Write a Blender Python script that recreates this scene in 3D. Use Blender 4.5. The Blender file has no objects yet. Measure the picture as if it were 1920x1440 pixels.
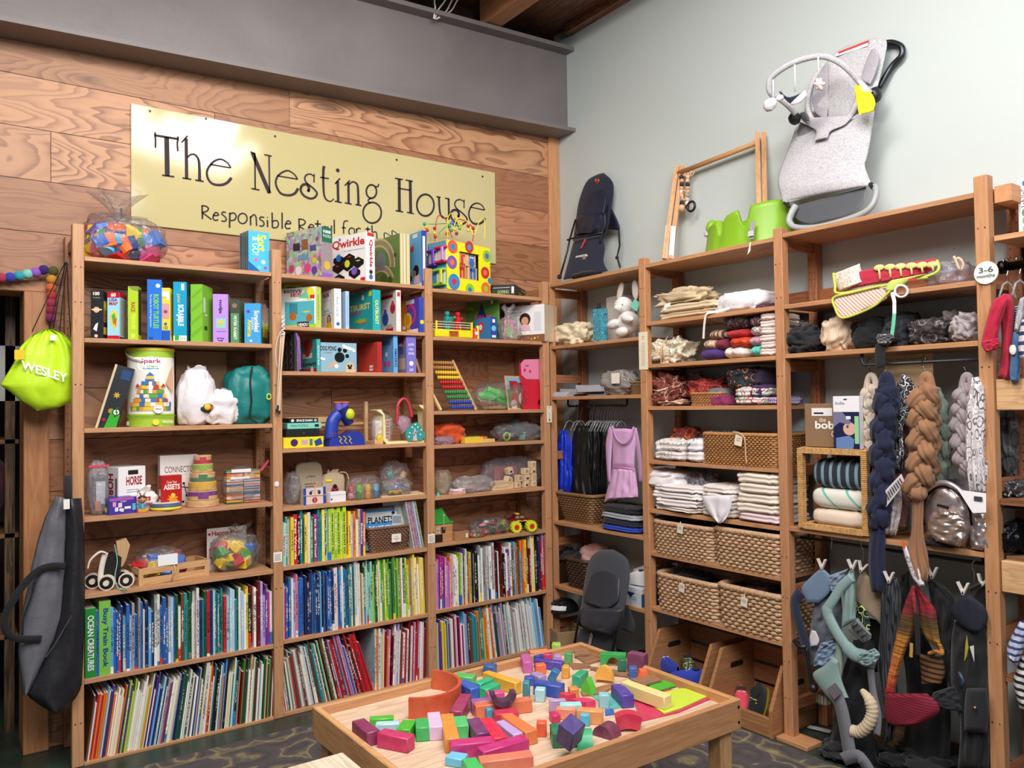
import bpy,math,random
from mathutils import Vector,Matrix,noise
PI=math.pi
SC=bpy.context.scene
FPX,YAW,PIT,ROL=1497.61,.6202894,.0263636,-.0139773
CAM=Vector((-3.037415,-3.813776,1.48862))
def _basis():
 cy,sy,cp,sp=math.cos(YAW),math.sin(YAW),math.cos(PIT),math.sin(PIT)
 f=Vector((sy*cp,cy*cp,sp));r=Vector((cy,-sy,0));u=r.cross(f)
 c,s=math.cos(ROL),math.sin(ROL)
 return c*r+s*u,-s*r+c*u,f
CR,CU,CF=_basis()
cd=bpy.data.cameras.new('camera');co=bpy.data.objects.new('camera',cd);SC.collection.objects.link(co)
cd.sensor_width=36;cd.lens=FPX/1920*36;cd.clip_start=.05
mw=Matrix((CR,CU,-CF)).transposed().to_4x4();mw.translation=CAM;co.matrix_world=mw
SC.camera=co
SC.view_settings.view_transform='Standard';SC.view_settings.look='None'
SC.view_settings.exposure=0.0;SC.view_settings.gamma=1.0
wd=bpy.data.worlds.new('daylight');SC.world=wd;wd.use_nodes=True
bg=wd.node_tree.nodes['Background'];bg.inputs[0].default_value=(.86,.93,1,1);bg.inputs[1].default_value=.17
def lamp(kind,loc,aim,power,size=.3,col=(1,.95,.89),spot=1.5,blend=.5):
 l=bpy.data.lights.new('ceiling_lamp',kind);o=bpy.data.objects.new('ceiling_lamp',l);SC.collection.objects.link(o)
 l.energy=power;l.color=col
 if kind=='AREA':l.shape='RECTANGLE';l.size,l.size_y=size
 else:l.shadow_soft_size=size;l.spot_size=spot;l.spot_blend=blend
 o.location=loc;o.rotation_euler=(Vector(aim)-Vector(loc)).to_track_quat('-Z','Y').to_euler()
lamp('AREA',(-1.9,-2.3,3.72),(-1.2,-.9,0),88,(2.4,.5))
lamp('AREA',(-3.6,-2.9,3.72),(-1.6,0,.9),60,(1.6,.8))
lamp('AREA',(-2.3,-4.6,3.5),(-.2,-1.2,.6),96,(2.0,.9),(.95,.97,1))
lamp('SPOT',(-1.3,-1.9,3.7),(-1.1,.3,1.6),38,.12,(1,.94,.88),1.7,.35)
lamp('SPOT',(-2.0,-2.5,3.7),(.3,-1.3,1.6),26,.15,(1,.97,.94),1.6,.4)
def ray(px,py):return CF+CR*((px-960)/FPX)-CU*((py-720)/FPX)
def hit(px,py,ax,val):
 d=ray(px,py);return CAM+d*((val-CAM[ax])/d[ax])
def at(side,px,py,d=0.0):
 """u (to the right along the shelf) and height of the point of plane 'd metres behind the shelf front'"""
 if side=='A':p=hit(px,py,1,d);return p.x,p.z
 p=hit(px,py,0,d);return-p.y,p.z
def W(side,u,d,z):return Vector((u,d,z))if side=='A' else Vector((d,-u,z))
SROT={'A':0.0,'B':-PI/2}
def lin(c):return c/12.92 if c<=.04045 else((c+.055)/1.055)**2.4
def C(h):
 if not isinstance(h,str):return tuple(h)[:3]+((h[3],)if len(h)>3 else(1,))
 return tuple(lin(int(h[i:i+2],16)/255)for i in(0,2,4))+(1,)
def jit(h,a=.08,rnd=random):
 c=C(h);k=1+rnd.uniform(-a,a)
 return tuple(min(1,max(0,v*k*(1+rnd.uniform(-a,a)*.4)))for v in c[:3])+(1,)
MATS={}
class NT:
 def __init__(s,name):
  s.m=bpy.data.materials.new(name);s.m.use_nodes=True;s.t=s.m.node_tree;s.n=s.t.nodes
  s.b=s.n['Principled BSDF'];s.out=s.n['Material Output']
 def node(s,typ,**kw):
  n=s.n.new(typ)
  for k,v in kw.items():
   if k.startswith('i_'):
    k=k[2:];k=int(k)if k.isdigit()else k.replace('_',' ')
    n.inputs[k].default_value=v
   else:setattr(n,k,v)
  return n
 def l(s,a,b):s.t.links.new(a,b)
 def math(s,op,a,b=None):
  n=s.n.new('ShaderNodeMath');n.operation=op
  for i,v in enumerate((a,b)):
   if v is None:continue
   if isinstance(v,(int,float)):n.inputs[i].default_value=v
   else:s.l(v,n.inputs[i])
  return n.outputs[0]
 def mix(s,f,a,b,mode='MIX'):
  n=s.n.new('ShaderNodeMix');n.data_type='RGBA';n.blend_type=mode
  for i,v in((0,f),(6,a),(7,b)):
   if isinstance(v,(int,float)):n.inputs[i].default_value=v
   elif isinstance(v,tuple):n.inputs[i].default_value=v
   else:s.l(v,n.inputs[i])
  return n.outputs[2]
 def ramp(s,f,stops,interp='LINEAR'):
  n=s.n.new('ShaderNodeValToRGB');r=n.color_ramp;r.interpolation=interp
  while len(r.elements)<len(stops):r.elements.new(.5)
  for e,(p,c)in zip(r.elements,stops):e.position=p;e.color=c if not isinstance(c,(int,float))else(c,c,c,1)
  s.l(f,n.inputs[0]);return n.outputs[0]
 def coords(s,scale=(1,1,1),rnd=True,kind='Object'):
  tc=s.n.new('ShaderNodeTexCoord');mp=s.node('ShaderNodeMapping');mp.inputs['Scale'].default_value=scale
  if rnd:
   oi=s.n.new('ShaderNodeObjectInfo');v=s.n.new('ShaderNodeVectorMath');v.operation='ADD'
   k=s.math('MULTIPLY',oi.outputs['Random'],37.0)
   s.l(tc.outputs[kind],v.inputs[0]);s.l(k,v.inputs[1]);s.l(v.outputs[0],mp.inputs[0])
  else:s.l(tc.outputs[kind],mp.inputs[0])
  return mp.outputs[0]
 def noise(s,vec,scale,detail=3,dist=0,rough=.5):
  n=s.node('ShaderNodeTexNoise',i_Scale=scale,i_Detail=detail,i_Distortion=dist,i_Roughness=rough)
  s.l(vec,n.inputs['Vector']);return n.outputs['Fac']
 def bump(s,h,strength=.3,dist=.002):
  n=s.node('ShaderNodeBump',i_Strength=strength,i_Distance=dist);s.l(h,n.inputs['Height']);s.l(n.outputs[0],s.b.inputs['Normal'])
 def col(s):
  n=s.node('ShaderNodeAttribute',attribute_name='Col');s.attr=n;return n.outputs['Color']
def M_(key):
 if key in MATS:return MATS[key]
 s=NT(key);b=s.b;c=s.col()
 k,*arg=key.split(':')
 if k in('matte','gloss','satin','metal','chrome','paint','lacquer'):
  b.inputs['Roughness'].default_value=dict(matte=.7,gloss=.2,satin=.42,metal=.38,chrome=.12,paint=.4,lacquer=.1)[k]
  if k in('metal','chrome'):b.inputs['Metallic'].default_value=1
  if k=='paint':
   f=s.noise(s.coords(),34,4);c=s.mix(s.ramp(f,[(.35,.0),(.8,.07)]),c,(.85,.7,.6,1))
   s.bump(s.noise(s.coords((4,60,60)),6,2),.15,.001)
  s.l(c,b.inputs['Base Color'])
 elif k=='wood':
  ax=arg[0];sc={'x':(1.1,16,16),'y':(16,1.1,16),'z':(16,16,1.1)}[ax]
  v=s.coords(sc);f=s.noise(v,1.3,4,.6);g=s.noise(v,7,3,.2)
  band=s.ramp(s.math('FRACT',s.math('MULTIPLY',f,7.0)),[(0,.0),(.55,.35),(.92,1),(1,.1)])
  c1=s.mix(s.math('MULTIPLY',band,.42),c,(.30,.115,.045,1),'MIX')
  c2=s.mix(s.ramp(g,[(.4,0.),(.8,.35)]),c1,(.75,.42,.2,1))
  kn=s.node('ShaderNodeTexVoronoi',i_Scale=1.0);s.l(s.coords({'x':(1.6,6,6),'y':(6,1.6,6),'z':(6,6,1.6)}[ax]),kn.inputs['Vector'])
  c3=s.mix(s.ramp(kn.outputs['Distance'],[(.035,.85),(.09,0.)]),c2,(.10,.035,.015,1))
  s.l(c3,b.inputs['Base Color']);b.inputs['Roughness'].default_value=.5;s.bump(g,.12,.001)
 elif k=='plank':
  tc=s.n.new('ShaderNodeTexCoord');sep=s.n.new('ShaderNodeSeparateXYZ');s.l(tc.outputs['Object'],sep.inputs[0])
  cb=s.n.new('ShaderNodeCombineXYZ');seed=s.math('MULTIPLY',s.attr.outputs['Alpha'],61.0)
  s.l(s.math('ADD',s.math('MULTIPLY',sep.outputs[0],1.35),seed),cb.inputs[0]);s.l(s.math('MULTIPLY',sep.outputs[2],5.2),cb.inputs[2]);s.l(seed,cb.inputs[1])
  vec=cb.outputs[0]
  vo=s.node('ShaderNodeTexVoronoi',i_Scale=.62);s.l(vec,vo.inputs['Vector'])
  pull=s.math('DIVIDE',.085,s.math('ADD',vo.outputs['Distance'],.06))
  fld=s.math('ADD',s.math('MULTIPLY',s.noise(vec,.85,3,.35,.45),4.6),pull)
  fr=s.math('FRACT',s.math('MULTIPLY',fld,3.9))
  band=s.ramp(fr,[(0,.0),(.3,.05),(.6,.38),(.84,1),(.93,.9),(1,.0)])
  fine=s.noise(s.coords((3,1,90),False),3,3)
  amt=s.math('MULTIPLY',band,s.ramp(s.noise(vec,.6,2),[(.3,.4),(.7,1.0)]))
  c1=s.mix(amt,c,(.21,.075,.035,1));c1=s.mix(s.ramp(fine,[(.45,0.),(.8,.22)]),c1,(.70,.36,.19,1))
  c2=s.mix(s.ramp(vo.outputs['Distance'],[(.035,.92),(.075,.5),(.11,0.)]),c1,(.085,.035,.018,1))
  s.l(c2,b.inputs['Base Color']);b.inputs['Roughness'].default_value=.48;s.bump(fine,.2,.001)
 elif k=='wall':
  f=s.noise(s.coords(rnd=False),3,5);s.l(s.mix(s.ramp(f,[(.3,0.),(.8,.12)]),c,(.5,.5,.46,1)),b.inputs['Base Color'])
  b.inputs['Roughness'].default_value=.55;s.bump(s.noise(s.coords(rnd=False),60,3),.12,.002)
 elif k=='steel':
  f=s.noise(s.coords(rnd=False),2.5,6,.4);s.l(s.mix(s.ramp(f,[(.35,0.),(.75,.35)]),c,(.27,.25,.25,1)),b.inputs['Base Color'])
  b.inputs['Roughness'].default_value=.45;s.bump(s.noise(s.coords(rnd=False),22,5),.25,.004)
 elif k=='concrete':
  f=s.noise(s.coords(rnd=False),3.2,8,.5,.65);g=s.noise(s.coords(rnd=False),1.1,3)
  c1=s.ramp(f,[(.3,C('20241f')),(.5,C('3a4038')),(.62,C('2f4a3a')),(.8,C('6b6f66'))])
  s.l(s.mix(s.ramp(g,[(.4,0.),(.7,.5)]),c1,C('1d3326')),b.inputs['Base Color']);b.inputs['Roughness'].default_value=.38;s.bump(f,.3,.004)
 elif k=='rug':
  v=s.coords(rnd=False);vo=s.node('ShaderNodeTexVoronoi',i_Scale=4.6);s.l(v,vo.inputs['Vector'])
  w=s.math('FRACT',s.math('MULTIPLY',s.math('ADD',vo.outputs['Distance'],s.math('MULTIPLY',s.noise(v,9,3),.35)),3.4))
  c1=s.ramp(w,[(0,C('4a4650')),(.42,C('5a5058')),(.5,C('a89a6c')),(.6,C('9c8c60')),(.68,C('6a5a5c')),(1,C('2b3038'))])
  f=s.noise(v,70,3);c2=s.mix(s.ramp(f,[(.35,0.),(.7,.6)]),c1,C('57504a'));c2=s.mix(.35,c2,c)
  s.l(c2,b.inputs['Base Color']);b.inputs['Roughness'].default_value=.95;s.bump(f,.6,.004)
 elif k=='fabric':
  f=s.noise(s.coords(),9,4);g=s.noise(s.coords(),240,2)
  s.l(s.mix(s.ramp(g,[(.3,0.),(.8,.12)]),c,(.02,.02,.02,1)),b.inputs['Base Color'])
  b.inputs['Roughness'].default_value=.9;b.inputs['Sheen Weight'].default_value=.15;s.bump(g,.25,.001)
 elif k=='nylon':
  s.l(c,b.inputs['Base Color']);b.inputs['Roughness'].default_value=.45;s.bump(s.noise(s.coords(),14,4,.8),.5,.008)
 elif k=='heather':
  g=s.noise(s.coords((1,1,2.5)),130,3);s.l(s.mix(s.ramp(g,[(.42,.0),(.72,.8)]),c,(.27,.26,.29,1)),b.inputs['Base Color'])
  b.inputs['Roughness'].default_value=.9;s.bump(g,.2,.001)
 elif k=='mesh':
  vo=s.node('ShaderNodeTexVoronoi',i_Scale=260);s.l(s.coords(),vo.inputs['Vector'])
  s.l(s.mix(s.ramp(vo.outputs['Distance'],[(.2,.45),(.45,0.)]),c,(.05,.05,.06,1)),b.inputs['Base Color']);b.inputs['Roughness'].default_value=.7
 elif k=='stripe':
  h,sca,ax,duty=arg[0],float(arg[1]),arg[2],float(arg[3])
  sep=s.n.new('ShaderNodeSeparateXYZ');s.l(s.coords(rnd=False),sep.inputs[0])
  o=sep.outputs['xyz'.index(ax)]if len(ax)==1 else s.math('ADD',sep.outputs['xyz'.index(ax[0])],sep.outputs['xyz'.index(ax[1])])
  w=s.math('FRACT',s.math('MULTIPLY',s.math('ADD',o,5.0),sca));m=s.math('LESS_THAN',w,duty)
  s.l(s.mix(m,c,C(h)),b.inputs['Base Color']);b.inputs['Roughness'].default_value=.85
  s.bump(s.noise(s.coords(),200,2),.2,.001)
 elif k=='floral':
  v=s.coords();vo=s.node('ShaderNodeTexVoronoi',i_Scale=float(arg[2]));s.l(v,vo.inputs['Vector'])
  w=s.math('FRACT',s.math('ADD',s.math('MULTIPLY',vo.outputs['Distance'],1.7),s.math('MULTIPLY',s.noise(v,float(arg[2])*.8,3),1.1)))
  c1=s.mix(s.ramp(w,[(.0,0.),(.14,0.),(.15,1.),(.3,1.),(.31,0.)],'CONSTANT'),c,C(arg[0]));c1=s.mix(s.ramp(w,[(.5,0.),(.55,1.),(.66,1.),(.7,0.)],'CONSTANT'),c1,C(arg[1]))
  s.l(c1,b.inputs['Base Color']);b.inputs['Roughness'].default_value=.85;s.bump(s.noise(v,200,2),.2,.001)
 elif k=='knit':
  v=s.coords((1,1,1),False);sep=s.n.new('ShaderNodeSeparateXYZ');s.l(v,sep.inputs[0])
  f=s.noise(s.coords((10,10,260),False),1,2);f2=s.noise(s.coords((2,2,14),False),1,2)
  z=s.math('ADD',s.math('MULTIPLY',s.math('ADD',sep.outputs[2],.30),1.55),s.math('MULTIPLY',s.math('ADD',f2,-.5),.3))
  c1=s.ramp(z,[(.05,C('5a0f1c')),(.2,C('b01c34')),(.33,C('e0452c')),(.5,C('f08a3c')),(.62,C('c98a2a')),(.75,C('5a4a20')),(.85,C('a02030'))])
  s.l(s.mix(s.ramp(f,[(.42,0.),(.6,.75)]),c1,(.05,.02,.02,1)),b.inputs['Base Color']);b.inputs['Roughness'].default_value=.95;s.bump(f,.6,.004)
 elif k=='leather':
  s.l(c,b.inputs['Base Color']);b.inputs['Roughness'].default_value=.33;b.inputs['Metallic'].default_value=.8
  s.bump(s.noise(s.coords(),6,1,.8),.12,.012)
 elif k=='cane':
  g=s.noise(s.coords((1,1,1)),90,2);s.l(s.mix(s.ramp(g,[(.35,0.),(.75,.5)]),c,(.16,.07,.03,1)),b.inputs['Base Color']);b.inputs['Roughness'].default_value=.6;s.bump(g,.4,.002)
 elif k=='spine':
  tc=s.n.new('ShaderNodeTexCoord');sep=s.n.new('ShaderNodeSeparateXYZ');s.l(tc.outputs['Generated'],sep.inputs[0])
  oi=s.n.new('ShaderNodeObjectInfo');r=oi.outputs['Random']
  gx,gy,gz=sep.outputs;nz=s.noise(s.coords((260,0,150)),1,1)
  m=s.math('MULTIPLY',s.math('GREATER_THAN',nz,.5),s.math('MULTIPLY',s.math('LESS_THAN',gy,.03),s.math('LESS_THAN',s.math('ABSOLUTE',s.math('SUBTRACT',gx,.5)),.24)))
  m=s.math('MULTIPLY',m,s.math('LESS_THAN',s.math('ABSOLUTE',s.math('SUBTRACT',gz,.52)),s.math('ADD',.16,s.math('MULTIPLY',r,.2))))
  r2=s.math('FRACT',s.math('MULTIPLY',r,17.3));r3=s.math('FRACT',s.math('MULTIPLY',r,91.7))
  ink=s.mix(s.math('GREATER_THAN',r2,.42),C('15131a'),C('f6f2e4'))
  foot=s.math('LESS_THAN',gz,s.math('MULTIPLY',s.math('GREATER_THAN',r3,.72),s.math('MULTIPLY',r2,.3)))
  c1=s.mix(foot,c,s.ramp(r3,[(.0,C('f2efe6')),(.78,C('f2efe6')),(.84,C('d8402c')),(.9,C('f4d23c')),(.95,C('3a78c0'))],'CONSTANT'))
  pic=s.noise(s.coords((1,1,1)),38,3);c1=s.mix(s.math('MULTIPLY',s.math('GREATER_THAN',pic,.62),.55),c1,s.mix(r2,C('3d2b2a'),C('e8dcc0')))
  s.l(s.mix(m,c1,ink),b.inputs['Base Color']);b.inputs['Roughness'].default_value=.35
 elif k=='print':
  v=s.coords((1,1,1));vo=s.node('ShaderNodeTexVoronoi',i_Scale=float(arg[0]));s.l(v,vo.inputs['Vector'])
  hs=s.node('ShaderNodeHueSaturation',i_Saturation=.75,i_Value=.8);s.l(vo.outputs['Color'],hs.inputs['Color'])
  s.l(s.mix(float(arg[1]),c,hs.outputs[0]),b.inputs['Base Color']);b.inputs['Roughness'].default_value=.3
 elif k=='bag':
  tr=s.n.new('ShaderNodeBsdfTransparent');tr.inputs[0].default_value=(.97,.97,.98,1)
  gl=s.n.new('ShaderNodeBsdfGlossy');gl.inputs['Roughness'].default_value=.13;mx=s.n.new('ShaderNodeMixShader')
  df=s.n.new('ShaderNodeBsdfDiffuse');s.l(c,df.inputs[0]);m2=s.n.new('ShaderNodeMixShader');m2.inputs[0].default_value=float(arg[0])*.65+.04
  bm=s.node('ShaderNodeBump',i_Strength=.9,i_Distance=.02);s.l(s.noise(s.coords(),26,4,1.2),bm.inputs['Height']);s.l(bm.outputs[0],gl.inputs['Normal'])
  lw=s.node('ShaderNodeLayerWeight',i_Blend=.25);s.l(bm.outputs[0],lw.inputs['Normal'])
  s.l(tr.outputs[0],m2.inputs[1]);s.l(df.outputs[0],m2.inputs[2])
  s.l(s.math('ADD',s.math('MULTIPLY',lw.outputs['Fresnel'],.55),.05),mx.inputs[0]);s.l(m2.outputs[0],mx.inputs[1]);s.l(gl.outputs[0],mx.inputs[2]);s.l(mx.outputs[0],s.out.inputs[0])
 elif k=='lampglow':
  b.inputs['Emission Color'].default_value=(1,.95,.88,1);b.inputs['Emission Strength'].default_value=6;s.l(c,b.inputs['Base Color'])
 MATS[key]=s.m;return s.m
class M:
 def __init__(s,col='cccccc'):s.v=[];s.f=[];s.c=[];s.col=C(col);s.X=Matrix.Identity(4)
 def add(s,vs,fs,col=None,orient=None):
  n=len(s.v);c=C(col)if col is not None else s.col
  vs=[Vector(v)for v in vs]
  if orient:
   ce=sum(vs,Vector())/len(vs);out=[]
   for f in fs:
    p=[vs[i]for i in f];nr=(p[1]-p[0]).cross(p[2]-p[0]);fc=sum(p,Vector())/len(p)
    out.append(tuple(f)if nr.dot(fc-ce)>=0 else tuple(reversed(f)))
   fs=out
  s.v+=[tuple(s.X@v)for v in vs];s.f+=[tuple(i+n for i in f)for f in fs];s.c+=[c]*len(fs)
  return s
 def box(s,x0,x1,y0,y1,z0,z1,col=None,r=0):
  if r<=0:
   v=[(x,y,z)for x in(x0,x1)for y in(y0,y1)for z in(z0,z1)]
   return s.add(v,[(0,1,3,2),(4,6,7,5),(0,4,5,1),(2,3,7,6),(0,2,6,4),(1,5,7,3)],col,1)
  r=min(r,(x1-x0)*.45,(y1-y0)*.45,(z1-z0)*.45);lo=(x0,y0,z0);hi=(x1,y1,z1);v=[];ix={}
  for sx in(0,1):
   for sy in(0,1):
    for sz in(0,1):
     sg=(sx,sy,sz)
     for a in range(3):
      ix[sg+(a,)]=len(v)
      v.append(tuple((hi[k]if sg[k]else lo[k])+(0 if k==a else(-r if sg[k]else r))for k in range(3)))
  fs=[]
  for a in range(3):
   b,c=[k for k in range(3)if k!=a]
   for sa in(0,1):
    q=[]
    for sb,sc in((0,0),(1,0),(1,1),(0,1)):
     g=[0,0,0];g[a]=sa;g[b]=sb;g[c]=sc;q.append(ix[tuple(g)+(a,)])
    fs.append(tuple(q))
   for sb in(0,1):
    for sc in(0,1):
     g0=[0,0,0];g0[b]=sb;g0[c]=sc;g1=list(g0);g1[a]=1
     fs.append((ix[tuple(g0)+(b,)],ix[tuple(g1)+(b,)],ix[tuple(g1)+(c,)],ix[tuple(g0)+(c,)]))
  for sx in(0,1):
   for sy in(0,1):
    for sz in(0,1):fs.append(tuple(ix[(sx,sy,sz,a)]for a in range(3)))
  return s.add(v,fs,col,1)
 def prism(s,pts,a,b,plane='xz',col=None,caps=True):
  P={'xz':lambda p,t:(p[0],t,p[1]),'xy':lambda p,t:(p[0],p[1],t),'yz':lambda p,t:(t,p[0],p[1])}[plane]
  n=len(pts);ar=sum(pts[i][0]*pts[(i+1)%n][1]-pts[(i+1)%n][0]*pts[i][1]for i in range(n))
  if(ar<0)!=(plane=='xz'):pts=pts[::-1]
  if(plane=='xz'):pass
  v=[P(p,a)for p in pts]+[P(p,b)for p in pts]
  fs=[(i,(i+1)%n,n+(i+1)%n,n+i)for i in range(n)]
  if caps:fs+=[tuple(range(n))[::-1],tuple(range(n,2*n))]
  if b<a:fs=[f[::-1]for f in fs]
  return s.add(v,fs,col)
 def tube(s,path,r,n=8,closed=False,col=None,cap=True,ell=None):
  P=[Vector(p)for p in path];m=len(P);R=r if isinstance(r,(list,tuple))else[r]*m
  T=[]
  for i in range(m):
   a=P[(i-1)%m]if(closed or i>0)else P[i];b=P[(i+1)%m]if(closed or i<m-1)else P[i]
   t=(b-a);T.append(t.normalized()if t.length>1e-9 else Vector((0,0,1)))
  up=Vector((0,0,1))if abs(T[0].z)<.9 else Vector((0,1,0));N=(up-T[0]*up.dot(T[0])).normalized()
  vs=[]
  for i in range(m):
   N=(N-T[i]*N.dot(T[i]));N=N.normalized()if N.length>1e-6 else Vector((1,0,0));Bn=T[i].cross(N)
   for k in range(n):
    a=2*PI*k/n;e=ell or(1,1)
    vs.append(P[i]+N*math.cos(a)*R[i]*e[0]+Bn*math.sin(a)*R[i]*e[1])
  fs=[]
  for i in range(m if closed else m-1):
   j=(i+1)%m
   for k in range(n):q=(k+1)%n;fs.append((i*n+k,i*n+q,j*n+q,j*n+k))
  if cap and not closed:fs+=[tuple(range(n))[::-1],tuple((m-1)*n+k for k in range(n))]
  return s.add(vs,fs,col)
 def lathe(s,prof,n=24,c=(0,0,0),col=None,cols=None,axis='z'):
  vs=[]
  for r,z in prof:
   for k in range(n):
    a=2*PI*k/n;p=(r*math.cos(a),r*math.sin(a),z)
    if axis=='y':p=(p[0],z,p[1])
    if axis=='x':p=(z,p[0],p[1])
    vs.append((c[0]+p[0],c[1]+p[1],c[2]+p[2]))
  for i in range(len(prof)-1):
   fs=[(i*n+k,i*n+(k+1)%n,(i+1)*n+(k+1)%n,(i+1)*n+k)for k in range(n)]
   if axis=='y':fs=[f[::-1]for f in fs]
   if i==0:base=len(s.v);s.add(vs,fs,cols[0]if cols else col)
   else:s.f+=[tuple(q+base for q in f)for f in fs];s.c+=[C(cols[i])if cols else(C(col)if col is not None else s.col)]*len(fs)
  for e,rng in((0,range(n)),(len(prof)-1,range(n))):
   if prof[e][0]>1e-5:
    f=tuple(base+e*n+k for k in rng);f=f[::-1]if(e==0)!=(axis=='y')else f;s.f.append(f);s.c.append(C(cols[min(e,len(cols)-1)])if cols else(C(col)if col is not None else s.col))
  return s
 def grid(s,nu,nv,fn,col=None,cu=False,cfn=None,cv=False):
  vs=[fn(i/(nu-1 if not cu else nu),j/(nv-1 if not cv else nv))for j in range(nv)for i in range(nu)]
  n0=len(s.v);s.v+=[tuple(s.X@Vector(v))for v in vs];c=C(col)if col is not None else s.col
  for j in range(nv if cv else nv-1):
   for i in range(nu if cu else nu-1):
    a=j*nu+i;b=j*nu+(i+1)%nu;d=(j+1)%nv
    s.f.append((n0+a,n0+b,n0+d*nu+(i+1)%nu,n0+d*nu+i));s.c.append(C(cfn((i+.5)/nu,(j+.5)/nv))if cfn else c)
  return s
 def blob(s,c,r,amp=.15,freq=2.2,seed=0,col=None,nu=36,nv=22,ridge=0,flat=None,cfn=None,sq=1.0):
  c=Vector(c);off=Vector((seed*7.3,seed*3.1,seed*5.7));tw=(math.cos(seed*1.3),math.sin(seed*1.3))
  def fn(u,v):
   th=2*PI*u;ph=PI*v-PI/2
   def pw(x):return math.copysign(abs(x)**sq,x)
   d=Vector((math.cos(ph)*math.cos(th),math.cos(ph)*math.sin(th),math.sin(ph)))
   k=1+amp*noise.noise(d*freq+off)+amp*.5*noise.noise(d*freq*2.3+off*2)
   if ridge:
    e=Vector((d.x*tw[0]-d.z*tw[1],d.y,d.x*tw[1]+d.z*tw[0]));q=.5*noise.noise(d*1.7+off)
    k-=ridge*(abs(noise.noise(Vector((e.x*.9,e.y*.9,e.z*3.4+q*2))*freq*.75+off*1.7))+.35*abs(noise.noise(Vector((e.x*1.6,e.y*1.6,e.z*7+q*3))*freq*.75+off)))*1.3
   p=Vector((r[0]*pw(d.x),r[1]*pw(d.y),r[2]*pw(d.z)))*k
   if flat is not None:p.z=max(p.z,flat)
   return c+p
  return s.grid(nu,nv,fn,col,True,cfn)
 def ball(s,c,r,col=None,n=12,m=8):
  r=r if isinstance(r,(tuple,list))else(r,r,r)
  return s.grid(n,m,lambda u,v:(c[0]+r[0]*math.cos(2*PI*u)*math.sin(PI*(1-v)),c[1]+r[1]*math.sin(2*PI*u)*math.sin(PI*(1-v)),c[2]+r[2]*math.cos(PI*(1-v))),col,True)
 def ribbon(s,path,w,t=.002,col=None,nrm=(0,-1,0),wl=None):
  """flat strap: path points, width across (tangent x nrm)"""
  P=[Vector(p)for p in path];nr=Vector(nrm);vs=[];m=len(P)
  for i in range(m):
   tg=(P[min(i+1,m-1)]-P[max(i-1,0)]).normalized();sd=tg.cross(nr);sd=sd.normalized()if sd.length>1e-5 else Vector((1,0,0))
   n2=sd.cross(tg).normalized();ww=(wl[i]if wl else w)/2
   for a,b in((-ww,-t/2),(ww,-t/2),(ww,t/2),(-ww,t/2)):vs.append(P[i]+sd*a+n2*b)
  fs=[]
  for i in range(m-1):
   for k in range(4):q=(k+1)%4;fs.append((i*4+k,i*4+q,(i+1)*4+q,(i+1)*4+k))
  fs+=[(3,2,1,0),tuple((m-1)*4+k for k in range(4))]
  return s.add(vs,fs,col)
 def poly(s,pts,col=None):return s.add(pts,[tuple(range(len(pts)))],col)
 def mesh(s,name,mat,smooth):
  me=bpy.data.meshes.new(name);me.from_pydata(s.v,[],s.f)
  at_=me.color_attributes.new('Col','FLOAT_COLOR','CORNER');buf=[]
  for f,c in zip(s.f,s.c):buf+=list(c)*len(f)
  at_.data.foreach_set('color',buf)
  me.materials.append(M_(mat))
  if smooth:
   me.polygons.foreach_set('use_smooth',[True]*len(me.polygons))
   if smooth<3:me.set_sharp_from_angle(angle=smooth)
  me.update();return me
 def build(s,name,mat='matte',parent=None,smooth=0,label=None,solid=0):
  o=bpy.data.objects.new(name,s.mesh(name,mat,smooth));SC.collection.objects.link(o)
  if parent is not None:o.parent=parent
  if label:o['label']=label
  if solid:
   md=o.modifiers.new('thickness','SOLIDIFY');md.thickness=solid;md.offset=0
  return o
def catmull(pts,n=8,closed=False):
 P=[Vector(p)for p in pts];out=[];m=len(P)
 for i in range(m if closed else m-1):
  g=(lambda k:P[k%m])if closed else(lambda k:P[max(0,min(m-1,k))])
  a,b,c,d=g(i-1),g(i),g(i+1),g(i+2)
  for k in range(n):
   t=k/n;out.append(.5*((2*b)+(c-a)*t+(2*a-5*b+4*c-d)*t*t+(3*b-a-3*c+d)*t**3))
 if not closed:out.append(P[-1])
 return out
def arc(cx,cy,rx,ry,a0,a1,n=16):return[(cx+rx*math.cos(math.radians(a0+(a1-a0)*k/n)),cy+ry*math.sin(math.radians(a0+(a1-a0)*k/n)))for k in range(n+1)]
LAB={}
def tag(o,label,cat,group=None,kind=None):
 if label:
  for w in(' the ',' a ',' the ',' the ',' of ',' and '):
   if len(label.split())>15:label=label.replace(w,' ' if w!=' of ' else ' ',1)
  LAB[label]=LAB.get(label,0)+1
  if LAB[label]>1:label=('','','second ','third ','fourth ','fifth ','sixth ','seventh ','eighth ','ninth ')[min(9,LAB[label])]+label
  if len(label.split())>16:print('LONG',label)
  o['label']=label
 if cat:o['category']=cat
 if group:o['group']=group
 if kind:o['kind']=kind
 return o
def T(name,label,cat,side,u,d,z,rot=0.0,group=None):
 o=bpy.data.objects.new(name,None);SC.collection.objects.link(o);o.empty_display_size=.05
 o.location=W(side,u,d,z+.0008);o.rotation_euler=(0,0,SROT[side]+rot)
 return tag(o,label,cat,group)
def put(o,side,u,d,z,rot=0.0,tilt=0.0):
 o.location=W(side,u,d,z);o.rotation_euler=(0,tilt,SROT[side]+rot);return o
def one(m,name,mat,label,cat,side,u,d,z,rot=0.0,group=None,smooth=0,tilt=0.0,solid=0):
 o=m.build(name,mat,None,smooth,None,solid);put(o,side,u,d,z,rot,tilt);return tag(o,label,cat,group)
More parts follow.
